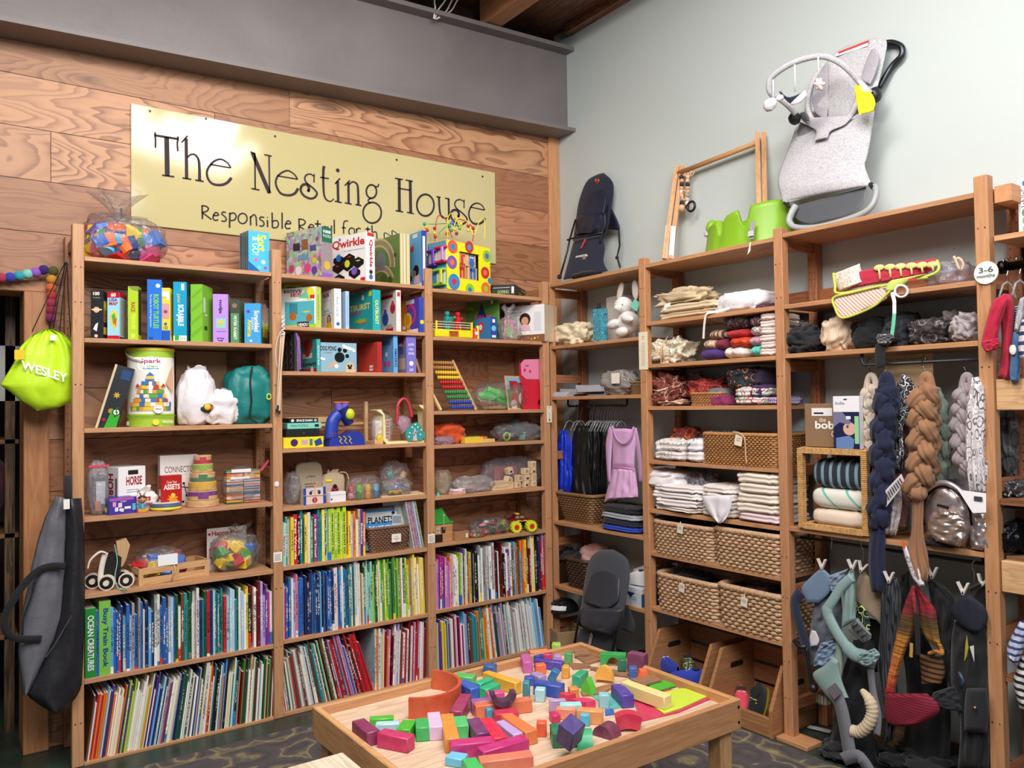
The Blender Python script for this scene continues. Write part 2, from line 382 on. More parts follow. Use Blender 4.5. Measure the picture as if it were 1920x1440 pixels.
def structure(m,name,mat,smooth=0,parent=None):
 o=m.build(name,mat,parent,smooth)
 if parent is None:o['kind']='structure'
 return o
TXT={}
def glyphs(s,bold=0):
 k=(s,bold)
 if k not in TXT:
  cu=bpy.data.curves.new('lettering','FONT');cu.body=s;cu.offset=bold;cu.resolution_u=3
  o=bpy.data.objects.new('lettering',cu);me=bpy.data.meshes.new_from_object(o)
  vs=[v.co.copy()for v in me.vertices];fs=[tuple(p.vertices)for p in me.polygons]
  bpy.data.objects.remove(o);bpy.data.curves.remove(cu);bpy.data.meshes.remove(me)
  x0=min(v.x for v in vs);x1=max(v.x for v in vs);y0=min(v.y for v in vs);y1=max(v.y for v in vs)
  TXT[k]=([((v.x-x0)/(x1-x0),(v.y-y0)/(y1-y0))for v in vs],fs)
 return TXT[k]
def art(parent,w,d,h,items,face='F',name='printed_front',mat='gloss',eps=.0006):
 """flat print on a box face; item coordinates are 0..1 across and up the face"""
 m=M();k=0
 def P(x,y,e):
  if face=='F':return(x*w,-e,y*h)
  if face=='R':return(w+e,x*d,y*h)
  if face=='L':return(-e,d*(1-x),y*h)
  if face=='T':return(x*w,y*d,h+e)
 def face_add(pts,fs,col,e):m.add([P(x,y,e)for x,y in pts],fs,col)
 for it in items:
  e=eps+.00012*k;k+=1;t=it[0]
  if t=='r':_,x0,y0,x1,y1,c=it;face_add([(x0,y0),(x1,y0),(x1,y1),(x0,y1)],[(0,1,2,3)],c,e)
  elif t=='c':
   _,cx,cy,rx,c=it[:5];asp=(it[5]if len(it)>5 else(w if face in 'FT' else d)/(h if face!='T' else d))
   face_add([(cx+rx*math.cos(a*PI/9),cy+rx*asp*math.sin(a*PI/9))for a in range(18)],[tuple(range(18))],c,e)
  elif t=='p':face_add(it[1],[tuple(range(len(it[1])))],it[2],e)
  elif t=='s':
   _,cx,cy,r,c=it[:5];n=it[5]if len(it)>5 else 8;asp=w/h
   face_add([(cx+(r if a%2 else r*.5)*math.cos(a*PI/n),cy+(r if a%2 else r*.5)*asp*math.sin(a*PI/n))for a in range(2*n)],[tuple(range(2*n))],c,e)
  elif t in('t','v','tb','vb'):
   _,s,x0,y0,x1,y1,c=it;vs,fs=glyphs(s,.03 if len(t)>1 else 0)
   if t[0]=='t':face_add([(x0+(x1-x0)*a,y0+(y1-y0)*b)for a,b in vs],fs,c,e)
   else:face_add([(x0+(x1-x0)*b,y1-(y1-y0)*a)for a,b in vs],fs,c,e)
 return m.build(name,mat,parent)
def bpos(side,z,d,pl,pc,pr,pyt,rot=0.0,main='R',depth=None,pyb=None):
 """solve a box from the pixel columns of its left, nearest and right upright edges"""
 pyb=pyb or pyt+40;r=SROT[side]+rot;ex=Vector((math.cos(r),math.sin(r),0));ey=Vector((-math.sin(r),math.cos(r),0))
 Cn=hit(pc,pyb,1,d)if side=='A' else hit(pc,pyb,0,d)
 tp=hit(pc,pyt,1,d)if side=='A' else hit(pc,pyt,0,d);h=tp.z-z
 def along(px,dr):
  q=ray(px,pyb);n=Vector((-q.y,q.x,0));den=dr.dot(n);return(CAM-Cn).dot(n)/den
 if main=='L':w=along(pl,-ex);dp=along(pr,ey)if depth is None else depth;o=Cn-ex*w
 else:w=along(pr,ex);dp=along(pl,ey)if depth is None else depth;o=Cn.copy()
 o.z=z;return o,r,w,dp,h
def carton(name,label,cat,side,z,d,pl,pc,pr,pyt,rot=0.0,main='R',depth=None,col='ffffff',front=None,sideart=None,top=None,mat='satin',group=None,part='carton',r=.0015,tcol=None):
 o,rz,w,dp,h=bpos(side,z,d,pl,pc,pr,pyt,rot,main,depth)
 t=bpy.data.objects.new(name,None);SC.collection.objects.link(t);t.empty_display_size=.05;t.location=o+Vector((0,0,.0008));t.rotation_euler=(0,0,rz);tag(t,label,cat,group)
 m=M(col);m.box(0,w,0,dp,0,h,col,r);m.build(part,mat,t)
 if front:art(t,w,dp,h,front)
 if sideart:art(t,w,dp,h,sideart,'R' if main=='L' else 'L','printed_side')
 if top:art(t,w,dp,h,top,'T','printed_top')
 return t,w,dp,h
# the setting
WALL=.31
rnd=random.Random(5)
m=M('b4b0a6');m.box(-8,.4,-8,3.2,-.1,0);structure(m,'floor','concrete')
m=M();zs=[2.99-.2325*k for k in range(13,-3,-1)]
def plank_row(z0,z1,x0,x1):
 x=x0
 while x<x1-.01:
  ln=rnd.uniform(.75,2.6);e=min(x+ln,x1)
  if x1-e<.25:e=x1
  c=jit(rnd.choice(('b88260','ac7855','bf8c68','a26e4e')),.07,rnd);m.box(x+.0012,e-.0012,WALL,WALL+.02,z0+.0014,z1-.0014,c[:3]+(rnd.random(),));x=e
for k in range(17):
 z1=2.99+.2325*2-.2325*k;z0=z1-.2325
 if z1<0:break
 z0=max(z0,0)
 if z0>2.05 or True:plank_row(z0,z1,-8 if z0>2.055 else-2.645,.225)
structure(m,'wall_left','plank')
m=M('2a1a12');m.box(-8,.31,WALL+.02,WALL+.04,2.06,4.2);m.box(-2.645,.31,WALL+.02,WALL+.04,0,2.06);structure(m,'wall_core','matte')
m=M('c98f62');m.box(.222,WALL-.002,WALL-.018,WALL+.02,0,3.3,r=.003);structure(m,'trim_1','wood:z')
m=M('c0c9c8');m.box(WALL,WALL+.1,-8,3.2,0,4.5);structure(m,'wall_right','wall')
m=M('6d5140');m.box(WALL-.014,WALL,-6,-1.0,0,.10);structure(m,'baseboard_right','wood:y')
m=M('b5784c');m.box(-2.745,-2.647,.272,.50,0,2.02,r=.004);structure(m,'trim_2','wood:z')
m=M('b98056');m.box(-8,-2.64,.285,.50,2.02,2.07,r=.004);structure(m,'trim_3','wood:x')
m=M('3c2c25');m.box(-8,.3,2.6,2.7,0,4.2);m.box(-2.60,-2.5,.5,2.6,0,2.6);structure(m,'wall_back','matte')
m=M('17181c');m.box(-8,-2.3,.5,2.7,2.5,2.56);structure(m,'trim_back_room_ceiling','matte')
def bz(x):return 3.138+.0392*(x+2.8)
def beam_section(y0,y1,za,zb,mm):mm.add([(x,y,bz(x)+z)for x in(-8,WALL)for y in(y0,y1)for z in(za,zb)],[(0,1,3,2),(4,6,7,5),(0,4,5,1),(2,3,7,6),(0,2,6,4),(1,5,7,3)],None,1)
m=M('716a6b');beam_section(.12,WALL+.06,0,.022,m);beam_section(.20,.225,.022,.53,m);beam_section(.12,WALL+.06,.53,.556,m)
m.prism([(.200,.022),(.185,.022),(.200,.040)],-8,.3,'yz')if False else None
structure(m,'steel_beam','steel')
def joist(x0,x1,y0,y1,z0,z1,n):m=M('a8714c');m.box(x0,x1,y0,y1,z0,z1,r=.004);structure(m,n,'wood:y')
joist(-.375,-.262,-8,.20,3.80,3.96,'ceiling_joist')
joist(-1.02,-.90,-8,.20,3.78,3.93,'ceiling_joist')
for x in(-1.75,-2.5,-3.3,-4.1):joist(x,x+.11,-8,.20,3.76,3.92,'ceiling_joist')
m=M('5a2f28');m.box(.25,WALL,-8,.15,3.90,3.97);structure(m,'trim_ceiling_ledger','wood:y')
m=M('5a3a30');m.box(-8,WALL,-8,3.2,3.965,4.0);structure(m,'ceiling','wood:y')
m=M('33231d');m.box(-8,WALL,.36,.40,3.2,3.97);structure(m,'trim_beam_backing','matte')
for k,(pa,pb,pc)in enumerate([((813,35),(816,14),(815,0)),((815,36),(822,18),(835,0)),((818,36),(836,22),(850,-4)),((824,34),(846,20),(860,-3))]):
 P=[hit(px,py,1,.13+.01*k)for px,py in(pa,pb,pc)];P+=[P[-1]+Vector((.04+.02*k,-.02,.12))]
 m=M('e9e6e2');m.tube(catmull(P,6),.0045,6)
 o=m.build('cable','satin',None,3);tag(o,['white cable, leftmost of the four rising off the steel beam','white cable, second from left of the four rising off the steel beam','white cable, third from left of the four rising off the steel beam','white cable, rightmost of the four rising off the steel beam'][k],'cable','white cables over the beam')
SA={1:[2.149,1.8,1.414,1.036,.713,.356,.011],2:[2.148,1.891,1.669,1.29,1.006,.72,.367,.02],3:[2.137,1.87,1.46,1.273,.992,.735,.375,.04]}
SB={0:[2.227,1.845,1.535,.778,.391],4:[2.226,1.917,1.693,1.471,1.188,.93,.706,.419],5:[2.235,1.916,1.697,.936]}
PA=[(-2.590,-2.545),(-1.735,-1.688),(-.888,-.841),(-.074,-.030)];PB=[(-.072,-.028),(.741,.788),(1.594,1.640),(2.452,2.500)]
SH=.30
def post_holes(mm,u0,u1,d,zs_):
 for z in zs_:
  for u in(u0+.012,u1-.012):mm.add([(u+.0036*math.cos(a*PI/3),d,z+.0036*math.sin(a*PI/3))for a in range(6)],[tuple(range(6))],'140c08')
def unit(side,name,label,posts,bays,ptop,cols):
 t=T(name,label,'shelving unit',side,0,0,0);r=random.Random(len(label))
 for i,(a,b)in enumerate(posts):
  for back in(0,1):
   m=M(jit(cols[back],.06,r));d0=.255 if back else 0
   m.box(a,b,d0,d0+.045,0,ptop[i]-(.01 if back else 0),r=.0025)
   post_holes(m,a,b,.2545 if back else-.0006,[.1+.032*k for k in range(int((ptop[i]-.15)/.032))]if back else[.18,.34,.62,.80,1.6,1.95,2.1][(i%2):])
   m.build('back_post' if back else 'front_post','wood:z',t)
  for z in(.12,.62,1.15,1.62,ptop[i]-.09):
   m=M(jit(cols[1],.06,r));m.box(a+.012,b-.012,.045,.255,z,z+.05,r=.002);m.build('rung','wood:y',t)
 for u0,u1,zz in bays:
  for k,z in enumerate(zz):
   m=M(jit(cols[2],.07,r));m.box(u0+.001,u1-.001,.004,SH,z-.02,z,r=.0015);m.build('shelf','wood:x',t)
 return t
unit('A','shelving_unit','open pine shelving of three bays on the plank wall, filled with toys and books',PA,[(PA[0][1],PA[1][0],SA[1]),(PA[1][1],PA[2][0],SA[2]),(PA[2][1],PA[3][0],SA[3])],[2.285,2.262,2.245,2.235],('c08e68','9a6644','bd8d68'))
unit('B','shelving_unit','open pine shelving of three bays on the pale grey wall, holding baby gear',PB,[(PB[0][1],PB[1][0],SB[0]),(PB[1][1],PB[2][0],SB[4]),(PB[2][1],PB[3][0],SB[5])],[2.24,2.262,2.262,2.29],('bd875f','93583a','bb8860'))
for(u0,u1,z)in((PB[1][1],PB[2][0],1.92),(PB[2][1],PB[3][0],1.92)):
 m=M('8a4a2a');m.box(u0,u1,.282,.298,z,z+.085);o=m.build('back_rail','wood:x');put(o,'B',0,0,0)
 o.parent=[x for x in bpy.data.objects if x.name.startswith('shelving_unit')and x.get('label','').endswith('baby gear')][0];o.location=(0,0,0);o.rotation_euler=(0,0,0)
t=T('shelving_unit','pine shelving bay at the right edge with clothes rails on block brackets','shelving unit','B',0,0,0)
for z in(2.07,):m=M('d09a6c');m.box(2.503,3.3,.03,.33,z-.02,z,r=.0015);m.build('shelf','wood:x',t)
for(d0,z)in((.262,2.285),):m=M('a0623c');m.box(2.51,2.55,.262,.305,0,z);m.build('back_post','wood:z',t)
m=M('c98e60');m.box(3.25,3.3,0,.045,0,2.29);m.build('front_post','wood:z',t)
m=M('c98e60');m.box(2.503,2.56,.045,.262,2.19,2.25);m.build('rung','wood:y',t)
for z in(1.50,.86):
 m=M('d8b083');m.box(2.503,2.60,.01,.055,z-.055,z+.055,r=.003);m.build('bracket_block','wood:x',t)
 m=M('a0623c');m.box(2.503,2.56,.055,.262,z-.045,z+.045,r=.003);m.build('bracket_arm','wood:y',t)
 m=M('8e9298');m.lathe([(.035,2.600),(.035,2.615),(.024,2.615),(.024,2.63),(.017,2.63),(.017,3.3)],16,(0,.035,z),axis='x');m.build('clothes_rail','metal',t,.6)
for z in(1.36,.74):m=M('6b3f28');m.box(2.503,3.3,.02,.30,z-.25,z-.23);m.build('shelf','wood:x',t)
# sign
def stroke(mm,pts,w,conv,sm=5,taper=None):
 P=[conv(*p)for p in pts];P=catmull([(a,0,b)for a,b in P],sm)if len(P)>2 else[Vector((a,0,b))for a,b in P]
 n=len(P);ws=[w*(taper[0]*(1-i/(n-1))+taper[1]*i/(n-1))if taper and len(taper)==2 else(w*(taper[0]+(taper[1]-taper[0])*math.sin(PI*i/(n-1)))if taper else w)for i in range(n)]
 v=[]
 for i in range(n):
  t=(P[min(i+1,n-1)]-P[max(i-1,0)]).normalized();s=Vector((t.z,0,-t.x))*ws[i]/2;v+=[P[i]+s,P[i]-s]
 mm.add(v,[(2*i,2*i+1,2*i+3,2*i+2)for i in range(n-1)])
sgn=T('shop_sign','wide cream shop sign with thin dark lettering, screwed to the plank wall above the shelves','sign','A',-2.309,WALL-.012,2.374)
m=M('c6ba88');m.box(0,2.100,0,.012,0,.578,r=.002);m.build('sign_board','lacquer',sgn)
def zc(ox,oy):
 def f(x,y):
  u,z=at('A',ox+x/4.8,oy+y/4.8,WALL-.013);return u+2.309,z-2.374
 return f
Z1,Z2=zc(230,170),zc(560,250);PXM=1/1700.0
def letter(name,strokes,cv,dots=()):
 mm=M('2a1a24')
 for st in strokes:stroke(mm,st[0],(st[1]*1.3+3)*PXM,cv,6,st[2]if len(st)>2 else None)
 for x,y,r in dots:a,b=cv(x,y);mm.add([(a+r*PXM*math.cos(k*PI/8),0,b+r*PXM*math.sin(k*PI/8))for k in range(16)],[tuple(range(16))])
 mm.v=[(v[0],-.0008,v[2])for v in mm.v];mm.build('painted_letter_'+name,'matte',sgn)
Ebowl=lambda x,y:[(x+190,y+32),(x+160,y-12),(x+105,y-45),(x+50,y-35),(x+5,y+5),(x-25,y+60),(x-18,y+125),(x+25,y+175),(x+100,y+185),(x+155,y+165),(x+195,y+120)]
ell=lambda cx,cy,rx,ry:arc(cx,cy,rx,ry,0,360,20)
letter('t',[([(295,376),(290,402),(296,440),(295,516)],9),([(290,403),(500,437)],13),([(494,412),(500,438),(492,470),(497,548)],9),([(396,420),(402,768)],27),([(355,762),(465,777)],9)],Z1)
letter('h',[([(530,468),(585,408)],8),([(572,430),(576,793)],18),([(538,787),(618,800)],9),([(582,605),(610,578),(650,578),(682,620),(691,700),(692,812)],16,(.5,1.1)),([(652,806),(730,819)],9)],Z1)
letter('e',[([(785,664),(970,696)],8),(Ebowl(785,665),15,(.6,1.1))],Z1)
letter('n',[([(1150,551),(1195,572)],9),([(1190,570),(1193,888)],9),([(1158,882),(1232,896)],9),([(1168,560),(1322,925)],26),([(1318,590),(1322,925)],9),([(1275,577),(1342,592)],9)],Z1)
letter('e',[([(1392,768),(1575,798)],8),([(1575,799),(1545,755),(1490,722),(1440,735),(1395,772),(1378,825),(1392,880),(1430,930),(1500,943),(1550,925),(1580,880)],15,(.6,1.1))],Z1)
S_=lambda dx,dy:[([(140+dx,367+dy),(138+dx,445+dy)],8),([(138+dx,388+dy),(105+dx,368+dy),(68+dx,378+dy),(55+dx,412+dy),(75+dx,450+dy),(130+dx,495+dy),(165+dx,540+dy),(145+dx,578+dy),(100+dx,588+dy),(45+dx,560+dy),(18+dx,510+dy),(35+dx,468+dy),(70+dx,462+dy),(92+dx,490+dy),(88+dx,522+dy)],16,(.55,1.15))]
letter('s',S_(0,0),Z2,[(88,518,14)])
letter('t',[([(230,296),(222,350),(225,520),(243,590),(285,614),(318,590)],20,(1,.35)),([(195,397),(272,409)],9)],Z2)
letter('i',[([(328,457),(372,406)],9),([(352,430),(356,615)],18),([(325,612),(388,626)],9)],Z2,[(352,335,19)])
letter('n',[([(415,472),(462,425)],9),([(448,442),(450,630)],17),([(415,627),(478,639)],9),([(452,468),(480,440),(515,448),(533,490),(538,645)],16,(.5,1.1)),([(510,642),(566,653)],9)],Z2)
letter('g',[(ell(655,525,46,60),12),([(690,478),(714,480),(720,455)],9),([(655,585),(630,598),(628,615),(648,632)],9),(ell(662,716,82,93),12)],Z2)
letter('h',[([(905,412),(907,704)],23),([(1004,428),(1009,718)],23),([(866,405),(938,418)],9),([(962,421),(1028,434)],9),([(872,696),(941,710)],9),([(975,712),(1037,725)],9),([(905,497),(1005,513)],9)],Z2)
letter('o',[(ell(1141,648,77,97),14)],Z2)
letter('u',[([(1240,570),(1278,578)],9),([(1262,575),(1270,700),(1290,752),(1330,766),(1352,745)],17,(1,.5)),([(1350,588),(1353,778)],16),([(1318,584),(1356,592)],9)],Z2)
letter('s',S_(1350,230),Z2,[(1438,748,14)])
letter('e',[([(1543,664),(1672,692)],8),([(1675,693),(1650,650),(1605,630),(1560,650),(1533,710),(1540,770),(1575,812),(1625,815),(1660,795),(1678,765)],15,(.6,1.1))],Z2)
Rr=[([(715,1035),(718,1158)],9),([(712,1036),(750,1042),(772,1062),(755,1088),(720,1100),(760,1130),(800,1162)],8)]
el=lambda x,y,s=1:[(x,y),(x+46*s,y-2*s),(x+38*s,y-22*s),(x+20*s,y-26*s),(x+2*s,y),(x,y+28*s),(x+18*s,y+44*s),(x+46*s,y+38*s)]
mm_=[('R',Rr),('e',[(el(815,1125),8)]),('s',[([(930,1100),(905,1094),(893,1112),(925,1140),(932,1165),(915,1178),(888,1172)],8)]),('p',[([(965,1098),(962,1235)],10),([(966,1110),(1000,1103),(1022,1130),(1005,1165),(968,1170)],8)]),('o',[(ell(1080,1152,40,46),8)]),('n',[([(1150,1130),(1152,1215)],9),([(1150,1145),(1180,1118),(1200,1140),(1205,1220)],8)]),('s',[([(1275,1145),(1245,1138),(1235,1158),(1265,1180),(1272,1205),(1255,1222),(1230,1215)],8)]),('i',[([(1303,1165),(1305,1230)],9)]),('b',[([(1345,1098),(1348,1235)],9),([(1348,1180),(1385,1170),(1403,1200),(1388,1232),(1348,1235)],8)]),('l',[([(1435,1098),(1436,1245)],9)]),('e',[(el(1465,1200),8)]),('R',[([(x+872,y+120)for x,y in p[0]],p[1])for p in Rr]),('e',[(el(1672,1232),8)]),('t',[([(1755,1168),(1755,1290)],9),([(1728,1200),(1785,1202)],8)]),('a',[(ell(1820,1258,24,34),8),([(1846,1222),(1848,1296)],8)]),('i',[([(1880,1215),(1881,1290)],9)])]
for nm,st in mm_:letter(nm.lower(),st,Z1,[(1303,1142,6)]if nm=='i' and st[0][0][0][0]==1303 else())
letter('l',[([(320,778),(322,905)],9)],Z2);letter('f',[([(445,792),(420,790),(405,815),(405,905)],8),([(388,850),(425,852)],8)],Z2)
letter('o',[(ell(478,885,26,32),8)],Z2);letter('r',[([(520,858),(522,905)],8),([(520,875),(540,855),(560,862)],8)],Z2)
letter('t',[([(622,842),(622,905)],8),([(600,862),(645,865)],8)],Z2);letter('h',[([(660,828),(662,905)],9),([(660,905),(682,888),(700,898),(706,950)],8)],Z2)
m=M('3a3330')
for x,y in((245,185),(750,255),(1372,412)):a,b=Z1(x,y);m.lathe([(.006,-.0025),(.006,0)],10,(a,0,b),axis='y')
for x,y in((882,240),(1655,390)):a,b=Z2(x,y);m.lathe([(.006,-.0025),(.006,0)],10,(a,0,b),axis='y')
m.build('screws','metal',sgn)['kind']='stuff'
# bags, pouches and their helpers
def frame(side,d,z,px,py=None):
 """local frame whose origin stands at pixel column px on plane d, height z; returns (u, L)"""
 py=py if py is not None else 760;u=at(side,px,py,d)[0]
 def L(x,y,dd=0.0):
  a,b=at(side,x,y,d+dd);return(a-u,dd,b-z)
 return u,L
def clear_bag(name,label,side,z,d,px0,px1,py,cy,depth=.16,seed=1,dens='.10',neck=None,col='eeeef2',cat='bag',group=None,amp=.14,sqs=.8):
 """crumpled see-through bag standing on the shelf; spans the pixels px0..px1 up to row py"""
 u0,z1=at(side,px0,py,d+depth/2);u1,_=at(side,px1,cy,d+depth/2);u=(u0+u1)/2;w=(u1-u0)/2;h=z1-z
 t=T(name,label,cat,side,u,d+depth/2,z,0,group)
 m=M(col);m.blob((0,0,h*.47),(w,depth/2,h*.53),amp,2.4,seed,None,44,26,.10,-h*.468,None,sqs);m.build('bag_film','bag:'+dens,t,3)
 if neck:
  m=M(col);a,b,c=neck
  m.grid(22,9,lambda p,q:(a+math.cos(2*PI*p)*(.012+c*q**1.5)*(1+.25*math.sin(10*PI*p)),math.sin(2*PI*p)*(.012+c*.6*q**1.5),h*.9+b*q+.012*math.sin(8*PI*p)*q),None,True);m.build('bag_neck','bag:'+dens,t,3)
 return t,u,w,h
BLK={'red':'c9242c','orange':'ef6a25','yellow':'f2cf1f','green':'35a13c','teal':'2aa79b','blue':'2f6fd0','light blue':'58b4ea','purple':'5e3a94','navy':'243a80','pink':'d84a86','natural':'d8b07c','dark green':'1f5a3c','white':'ece8e0','black':'2a2624'}
def fill_blocks(side,u,d,z,w,h,dp,n,pal,sz,where,seed=1,shape=.5):
 r=random.Random(seed);used=set();names=('bottom left','bottom middle','bottom right','middle left','centre','middle right','top left','top middle','top right')
 for k in range(n):
  for _ in range(60):
   x,y,zz=r.uniform(-1,1),r.uniform(-1,1),r.uniform(.02,1);e=(abs(x)**2.2+abs(y)**2)+max(0,(zz-.5)/.6)**2.2
   if e<.92:break
  c=pal[k%len(pal)];s=sz*r.uniform(.8,1.15);kind=r.choice((0,0,1,2));m=M(jit(BLK[c],.08,r));q=s/2
  if kind==0:m.box(-q*1.3,q*1.3,-q,q,-q,q,r=.003)
  elif kind==1:m.prism([(-q*1.3,-q),(q*1.3,-q),(0,q)],-q,q)
  else:m.lathe([(q,-q*1.2),(q,q*1.2)],14)
  row=min(2,int(zz*2.6));cl=0 if x<-.33 else(1 if x<.33 else 2)
  o=m.build('toy_block','satin');put(o,side,u+x*w*.86,d+y*dp*.36,z+q*1.1+zz*max(0,h*.86-s*1.2));o.rotation_euler=(r.uniform(-.6,.6),r.uniform(-.6,.6),r.uniform(0,3))
  tag(o,f"{c} {('block', 'triangular block', 'round peg block')[max(0, kind)]} at the {names[row*3+cl]} of {where}",'toy block','blocks inside '+where)
def sack(name,label,side,z,d,px0,px1,py,cy,depth,col,mat='nylon',seed=1,neck=.0,cat='bag',amp=.12,ridge=.08,sq=.8,lean=0,parts=None,freq=2.2):
 u0,z1=at(side,px0,cy,d+depth/2);u1,_=at(side,px1,cy,d+depth/2);_,z1=at(side,(px0+px1)/2,py,d+depth/2);u=(u0+u1)/2;w=(u1-u0)/2;h=z1-z
 t=T(name,label,cat,side,u,d+depth/2,z);hb=h*(1-neck)
 m=M(col);m.blob((0,0,hb*.47),(w,depth/2,hb*.55),amp,freq,seed,None,48,30,ridge,-hb*.468,None,sq)
 m.v=[(v[0]+lean*v[2],v[1],v[2])for v in m.v];m.build('bag_body',mat,t,3)
 if neck:
  m=M(col);m.grid(36,8,lambda p,q:(lean*hb+math.cos(2*PI*p)*w*(.26+.22*q)*(1+.2*math.sin(12*PI*p)),math.sin(2*PI*p)*depth*.3*(.6+.5*q),hb*.92+h*neck*1.15*q+.008*math.sin(6*PI*p)),None,True);m.build('gathered_neck',mat,t,3,solid=.002)
 return t,u,w,h
# left bay, top shelf
t,u,w,h=clear_bag('clear_bag','big clear bag knotted at the top, full of coloured blocks, left end of top shelf','A',SA[1][0],.02,140,309,395,440,.26,3,'.04',(-.01,.13,.10))
fill_blocks('A',u,.15,SA[1][0],w,h,.26,62,['blue','red','orange','green','yellow','teal','red','light blue','navy','orange','purple','pink','dark green','red','blue','yellow'],.064,'big knotted clear bag',4)
m=M('111216');m.box(-.004,.004,-.006,0,h*.95,h*.95+.045);m.build('black_tie','satin',t)
stk=carton('board_game','light blue game box with yellow title, standing alone at right end of left bay top shelf','board game','A',SA[1][0],.03,449,466,505,432,.1,'R',None,'4db8ea',[('r',0,0,1,1,'4fbdf0'),('v','& GO!',.18,.42,.5,.86,'f4f6fa'),('vb','Sort',.42,.52,.85,.93,'f6e32e'),('s',.35,.3,.13,'d95fb8'),('s',.7,.26,.13,'f2f2f2'),('s',.5,.12,.12,'7fd0f2',5),('s',.8,.12,.1,'b23fa8'),('p',[(0,0),(.6,0),(0,.25)],'1c64b4')],[('r',.1,0,.28,1,'3b352e'),('r',.36,0,.5,1,'574f44'),('r',.58,0,.72,1,'3b352e'),('r',.8,0,.95,1,'574f44')])
z=SA[1][1];r0=-.42
def game(label,pl,pc,pr,py,col,front,side_,rot=r0,main='L',depth=None,sh=('A',z),d=.03,name='board_game',cat='board game',mat='satin',group=None):
 return carton(name,label,cat,sh[0],sh[1],d,pl,pc,pr,py,rot,main,depth,col,front,side_,None,mat,group)
game('black planet puzzle box marked 100, leftmost box on the second shelf',170,193,202,545,'14161f',[('tb','100',.2,.9,.72,.97,'ffffff'),('t','the planets',.2,.83,.8,.87,'c9b070'),('c',.48,.6,.26,'e2b78a'),('r',.08,.59,.92,.615,'f2e2c6'),('p',[(.2,.2),(.5,.15),(.62,.34),(.4,.3)],'e8ecf2'),('c',.45,.06,.14,'f0c8c0')],[('r',.1,.35,.9,.8,'9a6a2a'),('c',.5,.7,.3,'d8c23c'),('r',.1,.1,.9,.25,'e2b22e')],name='puzzle_box',cat='puzzle')
game('red and light blue map puzzle box marked 60, beside the black planet box',201,224,238,548,'9fd8ee',[('r',0,.88,1,1,'c4162c'),('tb','60',.3,.9,.7,.98,'ffffff'),('tb','USA',.15,.8,.85,.87,'6a3fa0'),('tb','MAP',.15,.72,.85,.79,'c4162c'),('p',[(.2,.5),(.5,.62),(.85,.55),(.8,.3),(.6,.2),(.3,.35)],'f0d23c'),('p',[(.35,.5),(.6,.56),(.75,.4),(.5,.3)],'4caf50'),('p',[(.5,.42),(.8,.45),(.7,.25)],'e2583c'),('r',0,0,1,.08,'c4162c')],[('r',.0,.9,1,1,'c4162c'),('r',.2,.1,.8,.85,'b8b0a0'),('r',.0,0,1,.06,'88142a')],name='puzzle_box',cat='puzzle')
game('narrow lime green game box with red and yellow lettering down its front',240,259,265,537,'a8cf2c',[('r',0,0,1,1,'b4d838'),('vb','RACE',.3,.52,.7,.7,'c8342a'),('vb','TREASURE',.35,.2,.75,.5,'e8ee50'),('p',[(0,1),(1,1),(1,.9),(.4,.93)],'8c9c4a'),('s',.5,.08,.3,'e8f07a')],[('r',.1,.1,.9,.95,'4a3a22')])
game('tall blue game box with a green title, tallest on the second shelf',276,303,306,525,'2a6fd6',[('r',0,0,1,1,'2b74da'),('vb','ROBOT TURTLES',.42,.2,.8,.76,'7ed348'),('v','The Game for Little Programmers',.15,.22,.32,.76,'f2f6fa'),('c',.75,.9,.16,'d8e4f4'),('r',.1,.0,.4,.06,'1c50a8')],None,-.28)
game('yellow puzzle box with white badge and pink picture',302,319,325,540,'f3d83a',[('r',.1,.77,.9,.93,'e8eef8'),('r',.1,.78,.6,.84,'f6d21e'),('r',.15,.42,.9,.7,'d8a0b0'),('s',.5,.55,.3,'b03a5a'),('c',.5,.32,.18,'3a6fc0'),('r',0,0,1,.2,'2b5fc0'),('t','100',.25,.22,.75,.28,'1c2a50')],[('r',.2,.1,.8,.9,'c8a020')],name='puzzle_box',cat='puzzle')
game('teal blue word game box with white title, between yellow and green boxes',325,350,357,529,'1f9cc6',[('r',0,0,1,1,'22a2cc'),('vb','SCRABBLE',.35,.26,.78,.62,'f6f8fa'),('v','junior',.22,.64,.55,.8,'f2d23c'),('r',.6,.86,.82,.97,'e8f2f6'),('r',0,0,1,.1,'e6f2ea'),('r',.1,.02,.42,.1,'3aa84a'),('t','2-4  5+',.5,.02,.92,.08,'1c6a88'),('c',.3,.44,.08,'f2f4f8'),('c',.3,.36,.08,'d8c23c')],[('r',0,0,1,1,'18607a')])
game('plain green patterned box with a thin white label on its side',357,379,399,533,'86c93a',[('p',[(0,.72+.0),(0,.78),(1,.95),(1,.89)],'7bbd34'),('p',[(0,.5),(0,.56),(1,.73),(1,.67)],'7bbd34'),('p',[(0,.28),(0,.34),(1,.51),(1,.45)],'7bbd34'),('p',[(0,.06),(0,.12),(1,.29),(1,.23)],'7bbd34')],[('r',.1,.52,.3,.78,'d8efd0'),('r',.25,.46,.45,.5,'d8efd0'),('r',.2,.22,.45,.29,'30481c')],-.62)
game('lilac puzzle box with a dark title and small mint picture',399,428,435,552,'b98be6',[('vb','nolja',.36,.6,.62,.88,'2a1e36'),('r',.2,.3,.82,.5,'8fd2c8'),('c',.5,.4,.14,'f0a060'),('s',.5,.42,.22,'f2c83c'),('t','wooden puzzle',.22,.22,.82,.25,'54387a'),('tb','24 Piece',.26,.08,.72,.11,'2a1e36'),('tb','Puzzle',.33,.035,.65,.065,'2a1e36')],[('r',0,0,1,1,'a6c070')],-.35,name='puzzle_box',cat='puzzle')
